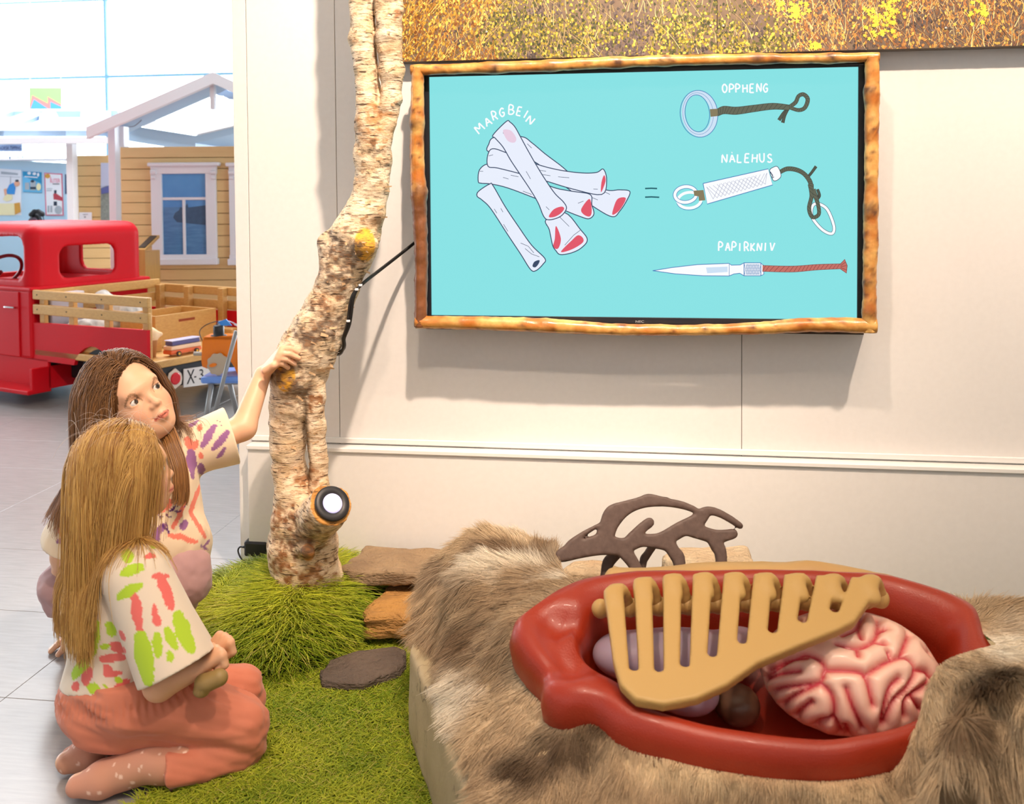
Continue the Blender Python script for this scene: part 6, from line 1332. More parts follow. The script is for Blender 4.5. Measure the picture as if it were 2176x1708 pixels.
# ================================================================== TWO CHILDREN
def W3(a, b, c): return HR*a+HF*b+UZ*c
def unit(v): v = np.asarray(v, float); return v/np.linalg.norm(v)
M_skinp = mat('skin', (1, 1, 1), 0.42, attr='col', sss=0.12, spec=0.35)
M_eye = mat('eye', (1, 1, 1), 0.08, attr='col')
def plane_cut(f, p, n):
    def g(P): return np.maximum(f(P), (P-p) @ n)
    g.lo, g.hi = f.lo, f.hi; return g
def lump(f, amp, sc, seed, ax=None):
    """cloth folds: noise added to a distance field, optionally stretched along an axis"""
    def g(P):
        Q_ = P if ax is None else P-np.outer(P @ ax, ax)*0.78
        return f(P)+amp*fbm(Q_, sc, 3, seed)
    g.lo, g.hi = f.lo-amp, f.hi+amp; return g
class Head:
    def __init__(s, c, F, S, U, k=1.0): s.c = np.asarray(c, float); s.F, s.S, s.U, s.k = unit(F), unit(S), unit(U), k
    def p(s, f, a, u): return s.c+(s.F*f+s.S*a+s.U*u)*s.k
    def R(s): return np.array([s.F, s.S, s.U])
    def e(s, c, r): return ell(s.p(*c), np.array(r)*s.k, s.R())
    def loc(s, P): d = (P-s.c)/s.k; return np.stack([d @ s.F, d @ s.S, d @ s.U], 1)
    def sdf(s):
        c = lambda a, b, ra, rb: cap(s.p(*a), s.p(*b), ra*s.k, rb*s.k)
        base = union([s.e((-.014, 0, .032), (.093, .076, .084)), (s.e((.022, 0, -.022), (.063, .061, .080)), .03), (s.e((.050, 0, -.084), (.027, .030, .022)), .03), (s.e((.020, 0, -.070), (.055, .046, .030)), .03)]
                     + [(s.e((.046, a, -.036), (.031, .027, .030)), .018) for a in (-.031, .031)]
                     + [(s.e((.070, 0, .020), (.018, .046, .014)), .022), (c((.080, 0, .002), (.094, 0, -.026), .0058, .0078), .010), (s.e((.0955, 0, -.029), (.009, .0092, .008)), .006)]
                     + [(s.e((.087, a, -.032), (.008, .006, .006)), .005) for a in (-.0105, .0105)]
                     + [(c((.078, 0, -.045), (.086, 0, -.060), .014, .014), .014)]
                     + [(s.e((-.006, a, -.014), (.019, .009, .030), ), .008) for a in (-.077, .077)], .02)
        lips = [c((.080, a*.020, -.0590), (.0945, 0, -.0572), .0026, .0042) for a in (-1, 1)]+[c((.080, a*.018, -.0610), (.0930, 0, -.0662), .0028, .0046) for a in (-1, 1)]
        cut = [s.e((.090, a*.0325, -.001), (.016, .0165, .0105)) for a in (-1, 1)]
        mouth = [c((.079, a*.024, -.0580), (.0985, 0, -.0617), .0014, .0016) for a in (-1, 1)]
        lids = [s.e((.0655, a*.0320, -.002), (.0150, .0165, .0140)) for a in (-1, 1)]
        slit = [s.e((.080, a*.0325, -.0020), (.02, .0128, .0054)) for a in (-1, 1)]
        def f(P):
            d = base(P)
            for g in cut: d = smax(d, -g(P), .008)
            for g, h_ in zip(lids, slit): d = smin(d, smax(g(P), -h_(P), .001), .004)
            for g in lips: d = smin(d, g(P), .004)
            for g in mouth: d = smax(d, -g(P), .0015)
            return d
        f.lo, f.hi = base.lo, base.hi; return f
    def colour(s, v, skin, hair, scalp):
        """skin, lips, cheeks and the hair-coloured scalp"""
        L = s.loc(v); c = np.tile(np.array(skin), (len(v), 1)).astype(float)
        red = np.array(s2l(214, 112, 96))
        for a in (-1, 1):
            w_ = np.exp(-(((L[:, 0]-.06)/.03)**2+((L[:, 1]-a*.042)/.02)**2+((L[:, 2]+.038)/.02)**2))[:, None]*0.35; c = c*(1-w_)+red*w_
        lm = ((L[:, 0] > .076) & (np.abs(L[:, 1]) < .0215) & (np.abs(L[:, 2]+.0615) < .0080-.22*np.abs(L[:, 1]))); c[lm] = np.array(s2l(222, 136, 114))
        mm = (np.abs(L[:, 2]+.0612) < .0014) & (np.abs(L[:, 1]) < .022) & (L[:, 0] > .075); c[mm] = np.array(s2l(165, 84, 70))
        for a in (-1, 1):
            e = np.abs(L[:, 2]-(.0185-2.2*(L[:, 1]-a*.036)**2/.03)) < .0036; b = e & (np.abs(L[:, 1]-a*.034) < .018) & (L[:, 0] > .045); c[b] = c[b]*0.35+np.array(hair)*0.65
            ls = (L[:, 0] > .062) & (np.abs(L[:, 2]-(.0036-8*(L[:, 1]-a*.0325)**2)) < .0016) & (np.abs(L[:, 1]-a*.0325) < .0115); c[ls] = np.array(s2l(104, 70, 52))
        hl = scalp(L); c[hl] = np.array(hair); return c
    def eyes(s, par, look, iris):
        for a in (-1, 1):
            ctr = s.p(.0665, a*.0320, -.002); bm = bmesh.new(); bmesh.ops.create_uvsphere(bm, u_segments=24, v_segments=16, radius=.0133*s.k)
            v = np.array([q.co[:] for q in bm.verts]); bm.verts.index_update(); f = [tuple(q.index for q in p.verts) for p in bm.faces]; bm.free()
            d = unit(unit(look-ctr)*0.35+s.F); ang = np.degrees(np.arccos(np.clip((v/np.linalg.norm(v, axis=1)[:, None]) @ d, -1, 1)))
            c = np.tile(np.array(s2l(235, 228, 222)), (len(v), 1)); c[ang < 33] = np.array(iris); c[ang < 15] = (0.01, 0.01, 0.01)
            pym('eye', v+ctr, f, M_eye, par, True, {'col': c})
def hand(wrist, knuckles, tips, rad, thumb, back, k=0.006):
    """palm + four bent fingers + thumb; knuckles/tips: lists of points, back = direction out of the back of the hand"""
    parts = []
    kn = np.array(knuckles); cm = kn.mean(0)
    for q in kn: parts.append((cap(wrist+(q-cm)*0.45, q, rad*1.55, rad*1.25), k*1.6))
    for q, t in zip(kn, tips):
        mids = t if isinstance(t, list) else [(q+t)/2+back*rad*1.1, t]
        pts = [q]+mids; rr = np.linspace(rad*1.12, rad*0.82, len(pts))
        for i in range(len(pts)-1): parts.append((cap(pts[i], pts[i+1], rr[i], rr[i+1]), 0.0022))
    rr = np.linspace(rad*1.35, rad*0.9, len(thumb))
    for i in range(len(thumb)-1): parts.append((cap(thumb[i], thumb[i+1], rr[i], rr[i+1]), 0.004))
    return union(parts, k)
def cap_dir(a, b): return unit(np.asarray(b)-np.asarray(a))
def sleeve(a, b, ra, rb, th=0.006):
    ax = cap_dir(a, b); o = cap(a, b+ax*0.06, ra, rb+(rb-ra)*0.06/np.linalg.norm(np.asarray(b)-a)); i_ = cap(a, b+ax*0.08, ra-th, rb-th); m_ = a+(b-a)*0.45
    def f(P): d = np.maximum(o(P), (P-b) @ ax); return np.maximum(d, -np.maximum(i_(P), -((P-m_) @ ax)))
    f.lo, f.hi = o.lo, o.hi; return f
def painted(v, q, base, strokes, rnd=None):
    """cloth colour with brush strokes: strokes = (colour, width px, [(px, py)...]) laid on the cloth where it faces the picture"""
    b = bvh_of(v, q); c = np.tile(np.array(base), (len(v), 1)).astype(float); wob = fbm(v, 60, 2, 3)*0.003
    for col, wpx, pts in strokes:
        P = [hit(b, x, y) for x, y in resample(pts, max(4, int(len(pts)*5)))]; P = [p for p in P if p is not None]
        if not P: continue
        P = np.array(P); P = np.array([p for i, p in enumerate(P) if np.linalg.norm(p-np.median(P, 0)) < 0.12])
        if not len(P): continue
        dep = np.linalg.norm(P[0]-CAM); r = wpx/2/FPX*dep; n = len(P); env = 0.55+0.45*np.sin(np.linspace(0.25, math.pi-0.1, n))
        d = (np.linalg.norm(v[:, None]-P[None], axis=2)/env[None]).min(1)+wob; c[d < r] = np.array(col)
    return c
def hair_sim(head, body, roots, dirs, steps, step, off, grav, spread=0.0, seed=1, stiff=0.72, sweep=None):
    """strands fall over the body; off = clearance per strand; returns (n, steps+1, 3)"""
    R = np.random.default_rng(seed); n = len(roots); P = np.zeros((n, steps+1, 3)); P[:, 0] = roots; p = roots.copy(); d = dirs.copy(); e = 0.004
    gdir = np.tile(np.array([0, 0, -1.0]), (n, 1))+R.normal(0, spread, (n, 3))
    if sweep is not None: gdir = gdir+sweep
    for s in range(steps):
        d = d*stiff+gdir*grav; d /= np.linalg.norm(d, axis=1)[:, None]; p = p+d*step[:, None]
        for it in range(2):
            f0 = body(p); m = f0 < off
            if not m.any(): break
            pm = p[m]; g = np.stack([body(pm+np.eye(3)[k]*e)-f0[m] for k in range(3)], 1); g /= np.linalg.norm(g, axis=1)[:, None]+1e-9
            pm = pm+g*(off[m]-f0[m])[:, None]; p[m] = pm; dm = d[m]; dot = (dm*g).sum(1)[:, None]; dm = dm-g*np.minimum(dot, 0); d[m] = dm/(np.linalg.norm(dm, axis=1)[:, None]+1e-9)
        P[:, s+1] = p
    return P
def lock(name, pts, n, r0, r1, m, par, c0, c1, seed):
    """a loose lock of hair along a curve"""
    R = np.random.default_rng(seed); C = crv(pts, 24); k = len(C); T = np.gradient(C, axis=0); T /= np.linalg.norm(T, axis=1)[:, None]
    a = np.array([unit(np.cross(t, HF)) for t in T]); b = np.cross(T, a); th = R.uniform(0, 6.28, n); rr = np.sqrt(R.random(n)); w_ = np.linspace(r0, r1, k)
    cut = R.uniform(.75, 1.0, n); P = np.zeros((n, k, 3))
    for i in range(n):
        q = C+(a*math.cos(th[i])+b*math.sin(th[i]))*(rr[i]*w_)[:, None]; P[i] = resample(q[:max(4, int(k*cut[i]))], k)
    P += 0.002*np.stack([vnoise(P.reshape(-1, 3), 30, s_) for s_ in (4, 5, 6)], 1).reshape(P.shape)
    t_ = np.clip(.5+R.normal(0, .3, n), 0, 1)[:, None]; o = strands(name, P, np.linspace(.0006, .0003, k), m, par, np.array(c0)*(1-t_)+np.array(c1)*t_); o['kind'] = 'stuff'; return o
M_hairB = mat('hair_blond', (0.5, 0.35, 0.15), 0.34, attr='col', spec=0.5); M_hairA = mat('hair_brown', (0.2, 0.12, 0.07), 0.32, attr='col', spec=0.5)
def scalp_roots(head, n, seed, keep):
    R = np.random.default_rng(seed); q = R.normal(size=(n*3, 3)); q /= np.linalg.norm(q, axis=1)[:, None]; L = q*np.array([.094, .077, .085])+np.array([-.014, 0, .032]); L = L[keep(L)][:n]
    return head.c+(L[:, :1]*head.F+L[:, 1:2]*head.S+L[:, 2:]*head.U)*head.k, L

# ------------------------------------------------------------------ kneeling child (pink trousers)
def D(x, y, d): return PD(x, y, d)
hB = Head(D(266, 1004, 2.08), W3(.82, .55, .10), W3(.57, -.81, .05), W3(-.10, -.03, .99), .925)
hB.U = unit(hB.U-hB.F*(hB.U @ hB.F)); hB.S = np.cross(hB.F, hB.U); hB.S = hB.S if hB.S @ HF < 0 else -hB.S
hipR, hipL = D(296, 1488, 2.03), D(288, 1468, 2.15); knR, knL = D(508, 1508, 2.07), D(505, 1462, 2.20); anR, anL = D(352, 1605, 2.00), D(262, 1572, 2.13)
def onfloor(p, z): return np.array([p[0], p[1], z])
knR = onfloor(knR, 0.075); knL = onfloor(knL, 0.075); anR = onfloor(anR, 0.052); anL = onfloor(anL, 0.055)
heelR = onfloor(D(318, 1600, 2.0), 0.058); toeR = onfloor(D(165, 1660, 1.98), 0.028); toeL = onfloor(D(140, 1635, 2.06), 0.028); ballR = onfloor(D(215, 1645, 1.985), 0.034); ballL = onfloor(D(185, 1605, 2.075), 0.034)
pel, wai, che, nekB = D(262, 1478, 2.09), D(268, 1400, 2.09), D(252, 1275, 2.085), D(262, 1150, 2.085)
shR, shL = D(292, 1228, 1.99), D(285, 1215, 2.18); elR, elL = D(338, 1455, 1.955), D(360, 1435, 2.17); wrR, wrL = D(418, 1418, 1.985), D(430, 1412, 2.06)
kn_ = [D(472, 1392, 1.972), D(468, 1386, 1.986), D(460, 1380, 2.000), D(450, 1376, 2.013)]
tp_ = [[D(478, 1412, 1.972), D(462, 1424, 1.974)], [D(477, 1406, 1.986), D(460, 1420, 1.988)], [D(470, 1400, 2.0), D(455, 1415, 2.0)], [D(460, 1396, 2.012), D(448, 1410, 2.012)]]
backR = unit(W3(-.1, -.35, .9))
handB = hand(wrR, kn_, tp_, 0.0082, [D(425, 1405, 2.0), D(448, 1402, 2.022), D(464, 1410, 2.020)], backR)
kl_ = [p+HF*0.055 for p in kn_]; tl_ = [[a+HF*0.055 for a in t] for t in tp_]
handBL = hand(wrL, kl_, tl_, 0.0082, [D(436, 1405, 2.07), D(455, 1400, 2.06), D(470, 1410, 2.06)], backR)
headB = hB.sdf()
bodyB = union([headB, (cap(hB.p(-.022, 0, -.06), nekB+UZ*0.005, .036, .040), .02), (ell(che+UZ*0.01, [.085, .105, .115], np.array([hB.F*[1, 1, 0], np.cross(UZ, hB.F*[1, 1, 0]), UZ])), .03), (ell(wai, [.085, .095, .10]), .03), (ell(pel, [.10, .11, .085]), .03),
               (cap(nekB-UZ*0.03, shR+UZ*0.0, .045, .040), .025), (cap(nekB-UZ*0.03, shL, .045, .040), .025), (cap(shR, elR, .036, .030), .015), (cap(elR, wrR, .030, .022), .01), (cap(shL, elL, .036, .030), .015), (cap(elL, wrL, .030, .022), .01), (handB, .010), (handBL, .010),
               (cap(hipR+UZ*.008, knR+UZ*.012, .056, .042), .02), (cap(hipL+UZ*.008, knL+UZ*.012, .056, .042), .02), (cap(knR-UZ*.018, anR-UZ*.004, .036, .028), .004), (cap(knL-UZ*.018, anL-UZ*.004, .036, .028), .004), (cap(heelR, ballR, .030, .026), .015), (cap(anL, ballL, .030, .026), .015), (cap(ballR, toeR, .026, .020), .01), (cap(ballL, toeL, .026, .020), .01)], .015)
pB = thing('person', 'child kneeling on the grass in coral trousers and a green-and-pink printed shirt', 'person', onfloor(pel, 0.0))
v, q = surf(bodyB, .003)
SKIN_B = s2l(232, 178, 140); HAIR_B = s2l(178, 128, 62)
keepB = lambda L: ((L[:, 2] > np.interp(np.abs(L[:, 1]), [.01, .03, .046, .06, .08], [.076, .072, .056, .026, .0])) & (L[:, 0] < .075)) | ((L[:, 0] < .012) & (L[:, 2] > .0)) | ((L[:, 0] < -.015) & (L[:, 2] > -.03))
scB = lambda L: (keepB(L) & (np.linalg.norm(L, axis=1) > .05) & (np.linalg.norm(L, axis=1) < .14) & (L[:, 2] > -.02)) | ((L[:, 0] < -.005) & (L[:, 2] > -.055) & (np.abs(L[:, 1]) < .082) & (L[:, 0]**2+L[:, 1]**2+L[:, 2]**2 < .02) & (np.linalg.norm(L, axis=1) > .05))
colB = hB.colour(v, SKIN_B, HAIR_B, scB)
pym('body', v, q, M_skinp, pB, True, {'col': colB}); hB.eyes(pB, PX(1300, 400, 0), s2l(95, 120, 140))
# trousers
axT = cap_dir(pel, (knR+knL)/2)
def shin(a, b, ra, rb):
    n = cap_dir(a, b); c_ = cap(a, b+n*0.05, ra, rb); return plane_cut(c_, b+n*0.004, n)
shinR, shinL = shin(knR-UZ*.020, anR-UZ*.006, .054, .045), shin(knL-UZ*.020, anL-UZ*.006, .054, .045)
trB = union([(ell(pel-UZ*0.0, [.122, .128, .098]), .03), (cap(pel+UZ*0.03, D(262, 1440, 2.09), .118, .108), .03), (cap(hipR, knR+UZ*0.018, .082, .060), .03), (cap(hipL, knL+UZ*0.018, .082, .060), .03), (shinR, .004), (shinL, .004)], .03)
trB = lump(trB, .009, 24, 5, axT)
tru = unit(W3(-.10, 0.0, 1.0)); trB = plane_cut(trB, D(240, 1425, 2.05), tru); cuffn = cap_dir(knR, anR); 
def trB2(P):
    d = trB(P); L = (P-D(250, 1448, 2.09)) @ tru
    band = np.exp(-(L/0.020)**2); ang = np.arctan2((P-pel) @ HF, (P-pel) @ HR); d = d+band*(0.0030*np.cos(ang*70)+0.004)
    return np.maximum(d, 0.010-P[:, 2])
trB2.lo, trB2.hi = trB.lo, trB.hi
M_coral = mat('cotton_coral', s2l(216, 130, 100), 0.75, noise=(14, s2l(204, 116, 88), 0.5), bump=(900, 0.25, 0.0006), sheen=0.2)
sdf_obj('trousers', trB2, .004, M_coral, pB)
# seams on the trousers
# shirt
S_cut = unit(W3(-.18, 0, 1.0)); RCH = np.array([unit(hB.F*[1, 1, 0]), np.cross(UZ, unit(hB.F*[1, 1, 0])), UZ])
hemB = D(375, 1420, 1.965)
torB = union([(ell(che+UZ*0.0, [.108, .128, .135], RCH), .03), (cap(wai+UZ*0.03, D(255, 1448, 2.08), .108, .112), .04), (cap(nekB-UZ*0.02, shR+UZ*0.005, .056, .058), .03), (cap(nekB-UZ*0.02, shL+UZ*0.005, .056, .058), .03)], .03)
torB = lump(torB, .006, 17, 9, unit(W3(.5, 0, .8)))
slR = sleeve(shR+W3(.0, 0, .0), hemB, .066, .078); slL = sleeve(shL, D(380, 1400, 2.19), .066, .078)
def shB(P):
    d = np.maximum(torB(P), -((P-D(240, 1436, 2.05)) @ S_cut)); d = np.maximum(d, (P-D(262, 1165, 2.08)) @ UZ)
    return smin(smin(d, slR(P), .012), slL(P), .012)
shB.lo = np.minimum(torB.lo, np.minimum(slR.lo, slL.lo)); shB.hi = np.maximum(torB.hi, np.maximum(slR.hi, slL.hi))
v, q = surf(shB, .0032)
GR_ = s2l(182, 214, 48); CO_ = s2l(236, 112, 104); z4b = lambda L: [(80+x/2.846, 1100+y/2.846) for x, y in L]
stB = [(CO_, 24, z4b([(745, 370), (775, 430), (805, 540)])), (CO_, 23, z4b([(590, 480), (600, 580), (615, 670)])), (CO_, 10, z4b([(705, 530), (715, 600)])), (CO_, 17, z4b([(715, 600), (725, 640)])), (GR_, 32, z4b([(850, 590), (890, 700), (930, 790)])), (GR_, 18, z4b([(718, 710), (728, 780), (728, 830)])), (GR_, 17, z4b([(780, 680), (810, 740), (835, 780)])), (GR_, 40, z4b([(620, 730), (635, 830), (650, 900), (665, 985)])), (GR_, 14, z4b([(795, 820), (815, 860)])), (GR_, 22, z4b([(520, 330), (570, 315), (620, 300)])), (GR_, 20, z4b([(490, 480), (560, 440), (620, 410)])), (CO_, 12, z4b([(700, 355), (790, 350)])), (CO_, 22, z4b([(455, 770), (500, 785), (525, 800)])), (CO_, 18, z4b([(390, 855), (460, 850), (525, 840)])), (CO_, 18, z4b([(410, 900), (430, 950)])), (CO_, 10, z4b([(430, 950), (500, 940)])), (CO_, 24, z4b([(310, 920), (290, 990)])), (GR_, 30, z4b([(340, 640), (330, 740), (270, 880), (220, 950)])), (GR_, 22, z4b([(440, 650), (450, 700)])), (GR_, 14, z4b([(390, 780), (430, 775)])), (GR_, 22, z4b([(320, 1025), (360, 1030)])), (GR_, 10, z4b([(400, 1010), (440, 1050)])), (CO_, 16, z4b([(480, 1030), (540, 990)])), (CO_, 14, z4b([(215, 1020), (245, 1010)])), (CO_, 18, z4b([(500, 700), (520, 725)])), (GR_, 16, z4b([(250, 1095), (310, 1080)])), (GR_, 14, z4b([(690, 180), (700, 170)])), (GR_, 20, z4b([(530, 200), (550, 260)])), (GR_, 12, z4b([(480, 970), (500, 985)])), (CO_, 12, z4b([(660, 240), (700, 225)]))]
M_shirt = mat('printed_cotton', (1, 1, 1), 0.8, attr='col', bump=(900, 0.2, 0.0006), sheen=0.2)
pym('shirt', v, q, M_shirt, pB, True, {'col': painted(v, q, s2l(236, 218, 196), stB)})
# socks
M_sock = mat('sock_pink', (1, 1, 1), 0.85, attr='col', bump=(700, 0.3, 0.0006))
for nm, an, heel, ball, toe, kn in (('sock', anR, heelR, ballR, toeR, knR), ('sock', anL, anL, ballL, toeL, knL)):
    ax = cap_dir(an, toe); sd = unit(np.cross(UZ, ax))
    fs = union([cap(an+cap_dir(an, kn)*0.03, an, .036, .036), cap(heel, ball, .037, .034), (cap(ball+sd*.010, toe+sd*.010, .030, .020), .012), (cap(ball-sd*.010, toe-sd*.014-ax*.012, .030, .017), .012)], .02)
    vs, qs = surf(fs, .0035); vs[:, 2] = np.maximum(vs[:, 2], 0.004); cs = np.tile(np.array(s2l(208, 148, 124)), (len(vs), 1)); g = np.clip(fbm(vs, 18, 2, 2)*0.5+0.3, 0, 1)[:, None]; cs = cs*(1-g*.35)+np.array(s2l(192, 150, 110))*g*.35
    Rn = np.random.default_rng(4); ids = Rn.choice(len(vs), 55, replace=False); dd = np.linalg.norm(vs[:, None]-vs[ids][None], axis=2).min(1); cs[dd < .0034] = np.array(s2l(240, 205, 185))
    pym('sock', vs, qs, M_sock, pB, True, {'col': cs})
# hair of the kneeling child
collB = union([headB, (torB, .0), (slR, 0.0), (cap(hB.p(-.022, 0, -.06), nekB, .036, .040), 0.0)], 0.0)
rt, L = scalp_roots(hB, 11000, 3, keepB); R = np.random.default_rng(8); n = len(rt)
side = np.sign(L[:, 1]+.008+R.normal(0, .002, n)); tang = hB.S[None]*side[:, None]*0.9-hB.F[None]*(0.35+0.8*(L[:, 0] < 0.02))[:, None]+hB.U[None]*0.45
tang /= np.linalg.norm(tang, axis=1)[:, None]
nrm = np.stack([(rt-hB.c) @ a for a in np.eye(3)], 1); nrm /= np.linalg.norm(nrm, axis=1)[:, None]; tang -= nrm*(tang*nrm).sum(1)[:, None]*0.7
off = R.uniform(.002, .010, n)+0.004*np.clip(vnoise(rt, 30, 3), 0, 1); ln = R.uniform(.74, 1.02, n)*np.where(L[:, 0] > .02, .86, 1.0)
step = .0097*ln
P = hair_sim(hB, collB, rt, tang, 36, step, off, .30, .035, 2, .74, sweep=-hB.F[None]*np.where(L[:, :1] > .0, .16, .0)+np.array([[.03, 0, 0]]))
cl_ = np.stack([vnoise(P[:, 10], 42, s) for s in (1, 2, 3)], 1); P[:, 6:] += cl_[:, None]*0.008*np.linspace(0, 1, P.shape[1]-6)[None, :, None]
t_ = np.clip(.5+.5*vnoise(P[:, 12], 60, 9)+R.normal(0, .22, n), 0, 1)[:, None]; ch = np.array(s2l(150, 100, 48))*(1-t_)+np.array(s2l(232, 188, 108))*t_
ho = strands('hair', P, np.linspace(.00062, .00028, P.shape[1]), M_hairB, pB, ch); tag(ho, kind='stuff')
# flyaway hairs
rt2, L2 = scalp_roots(hB, 45, 13, lambda L: (L[:, 2] > .07)); n2 = len(rt2); R = np.random.default_rng(12)
d0 = unit(hB.U)[None]+R.normal(0, .6, (n2, 3)); d0 /= np.linalg.norm(d0, axis=1)[:, None]
P2 = hair_sim(hB, collB, rt2+hB.U*.006, d0, 10, np.full(n2, .009), R.uniform(.006, .020, n2), .16, .1, 5, .9); strands('flyaway_hair', P2, np.linspace(.00022, .00014, 11), M_hairB, pB, np.tile(np.array(s2l(225, 205, 190)), (n2, 1)))['kind'] = 'stuff'
# toy bone held in the fist
bn_f = union([cap(D(442, 1449, 1.958), D(466, 1439, 1.958), .018, .017), ell(D(432, 1453, 1.960), [.018, .016, .020]), ell(D(428, 1467, 1.962), [.0165, .016, .013])], .005)
tbn = sdf_obj('toy_bone', bn_f, .003, mat('bone_olive', s2l(158, 130, 78), 0.5)); tag(tbn, 'olive knobbly toy bone gripped in the kneeling child\'s fist', 'toy')

# ------------------------------------------------------------------ crouching child (mauve trousers, arm on the trunk)
hA = Head(D(277, 850, 2.43), W3(.706, -.631, .32), W3(.5, .765, .406), W3(-.5, -.126, .856), 1.03)
hA.F = unit(hA.F); hA.U = unit(hA.U-hA.F*(hA.U @ hA.F)); hA.S = np.cross(hA.F, hA.U); hA.S = hA.S if hA.S @ HF > 0 else -hA.S
nekA = D(318, 940, 2.47); cheA = D(332, 1040, 2.47); belA = D(318, 1150, 2.47); pelA = D(265, 1250, 2.54)
sLA, sRA = D(418, 950, 2.54), D(262, 985, 2.40); eLA = D(517, 908, 2.60)
wLA = onT(575, 792, 0.022); wLA = D(558, 796, np.dot(wLA-CAM, CF))
tipsA = [onT(634, 748, .010), onT(635, 761, .010), onT(626, 773, .010), onT(612, 781, .010)]
dA = np.dot(tipsA[0]-CAM, CF)
knA = [D(600, 741, dA-.010), D(596, 751, dA-.016), D(592, 761, dA-.018), D(588, 771, dA-.016)]
midA = [[(k*0.5+t*0.5)+W3(0, -.006, .006), t] for k, t in zip(knA, tipsA)]
handA = hand(wLA, knA, midA, .0080, [D(564, 787, dA-.018), D(581, 776, dA-.026), onT(597, 772, .011)], unit(W3(0, -.7, .6)))
eRA = D(138, 1180, 2.47); wRA = D(135, 1330, 2.60); hf = PZ(122, 1384, .008)
wRA = onfloor(wRA, max(wRA[2], .05))
fk = [hf+W3(.02+.0*i, .02+.016*i, .020) for i in range(4)]; ft = [hf+W3(-.022+.004*abs(i-1), .010*i, 0.0) for i in range(4)]
handR = hand(wRA, fk, [[(a+b)/2+UZ*.008, b] for a, b in zip(fk, ft)], .0080, [wRA+W3(.015, -.012, -.01), hf+W3(.022, -.012, .012), hf+W3(.012, -.022, .002)], UZ)
kLA, kRA = D(378, 1222, 2.42), D(150, 1250, 2.52); aLA, aRA = onfloor(D(318, 1385, 2.56), .06), onfloor(D(230, 1390, 2.64), .06)
fLA, fRA = aLA+W3(.02, -.13, -.03), aRA+W3(.02, -.14, -.03)
headA = hA.sdf()
bodyA = union([headA, (cap(hA.p(-.025, 0, -.065), nekA, .038, .042), .02), (cap(cheA, belA, .095, .095), .03), (cap(belA, pelA, .095, .105), .03), (cap(nekA-UZ*.02, sLA, .045, .042), .02), (cap(nekA-UZ*.02, sRA, .045, .042), .02),
               (cap(sLA, eLA, .038, .033), .015), (cap(eLA, wLA, .033, .0225), .012), (cap(sRA, eRA, .038, .033), .015), (cap(eRA, wRA, .032, .023), .012), (handA, .010), (handR, .010),
               (cap(pelA, kLA, .078, .052), .03), (cap(pelA, kRA, .078, .052), .03), (cap(kLA, aLA, .050, .034), .02), (cap(kRA, aRA, .050, .034), .02), (cap(aLA, fLA, .032, .026), .01), (cap(aRA, fRA, .032, .026), .01)], .015)
pA = thing('person', 'crouching child in mauve trousers resting one hand on the birch trunk', 'person', onfloor(pelA, 0.0))
v, q = surf(bodyA, .003)
SKIN_A = s2l(238, 186, 150); HAIR_A = s2l(112, 76, 46)
keepA = lambda L: ((L[:, 2] > np.interp(L[:, 1], [-.08, -.062, -.05, -.03, -.01, .01, .03, .046, .06, .08], [-.03, .0, .034, .060, .071, .076, .074, .06, .03, .0])) & (L[:, 0] < .075)) | ((L[:, 0] < .015) & (L[:, 2] > .0)) | ((L[:, 0] < -.01) & (L[:, 2] > -.03))
scA = lambda L: (keepA(L) & (np.linalg.norm(L, axis=1) > .05) & (np.linalg.norm(L, axis=1) < .14) & (L[:, 2] > -.02)) | ((L[:, 0] < -.012) & (L[:, 2] > -.05) & (np.linalg.norm(L, axis=1) > .05) & (np.linalg.norm(L, axis=1) < .14))
pym('body', v, q, M_skinp, pA, True, {'col': hA.colour(v, SKIN_A, HAIR_A, scA)}); hA.eyes(pA, PX(1250, 150, -.1), s2l(80, 62, 48))
M_mauve = mat('cotton_mauve', s2l(190, 150, 148), 0.8, noise=(12, s2l(176, 136, 136), 0.5), bump=(800, 0.25, 0.0006), sheen=0.2)
trA = union([(ell(pelA, [.125, .125, .10]), .03), (cap(pelA, kLA+W3(.0, -.0, .0), .095, .078), .03), (cap(pelA, kRA, .095, .075), .03), (cap(kLA, aLA, .072, .066), .015), (cap(kRA, aRA, .070, .062), .015), (cap(kLA+W3(.03, 0, .005), kLA+W3(.042, .01, -.02), .03, .022), .012)], .03)
trA = lump(trA, .007, 20, 15)
def trA2(P): return np.maximum(trA(P), 0.012-P[:, 2])
trA2.lo, trA2.hi = trA.lo, trA.hi
sdf_obj('trousers', trA2, .005, M_mauve, pA)
for a, f_ in ((aLA, fLA), (aRA, fRA)): sdf_obj('shoe', union([cap(a, f_, .040, .034), cap(a-UZ*.02, f_-UZ*.0, .036, .032)], .01), .005, mat('shoe_grey', s2l(150, 130, 125), 0.7), pA, disp=lambda v: np.stack([0*v[:, 0], 0*v[:, 0], np.maximum(0.004-v[:, 2], 0)], 1))
hemA = D(492, 925, 2.575)
torA = union([(cap(cheA+W3(-.02, 0, .01), belA, .120, .125), .03), (cap(belA, D(330, 1190, 2.50), .125, .128), .03), (cap(belA+W3(.05, -.02, -.0), D(385, 1150, 2.45), .08, .06), .04), (cap(nekA-UZ*.02, sLA, .058, .062), .03), (cap(nekA-UZ*.02, sRA, .058, .062), .03), (cap(sRA, D(165, 1150, 2.46), .062, .085), .03)], .03)
torA = lump(torA, .007, 15, 19, unit(W3(.4, 0, .9)))
slA = sleeve(sLA, hemA, .066, .076)
hemdir = unit(W3(.25, -.1, 1.0))
def shA(P):
    d = np.maximum(torA(P), -((P-D(340, 1205, 2.45)) @ hemdir)); d = np.maximum(d, -(_nk(P))); return smin(d, slA(P), .012)
_nk = cap(nekA+UZ*.0, nekA+UZ*.12, .046, .06)
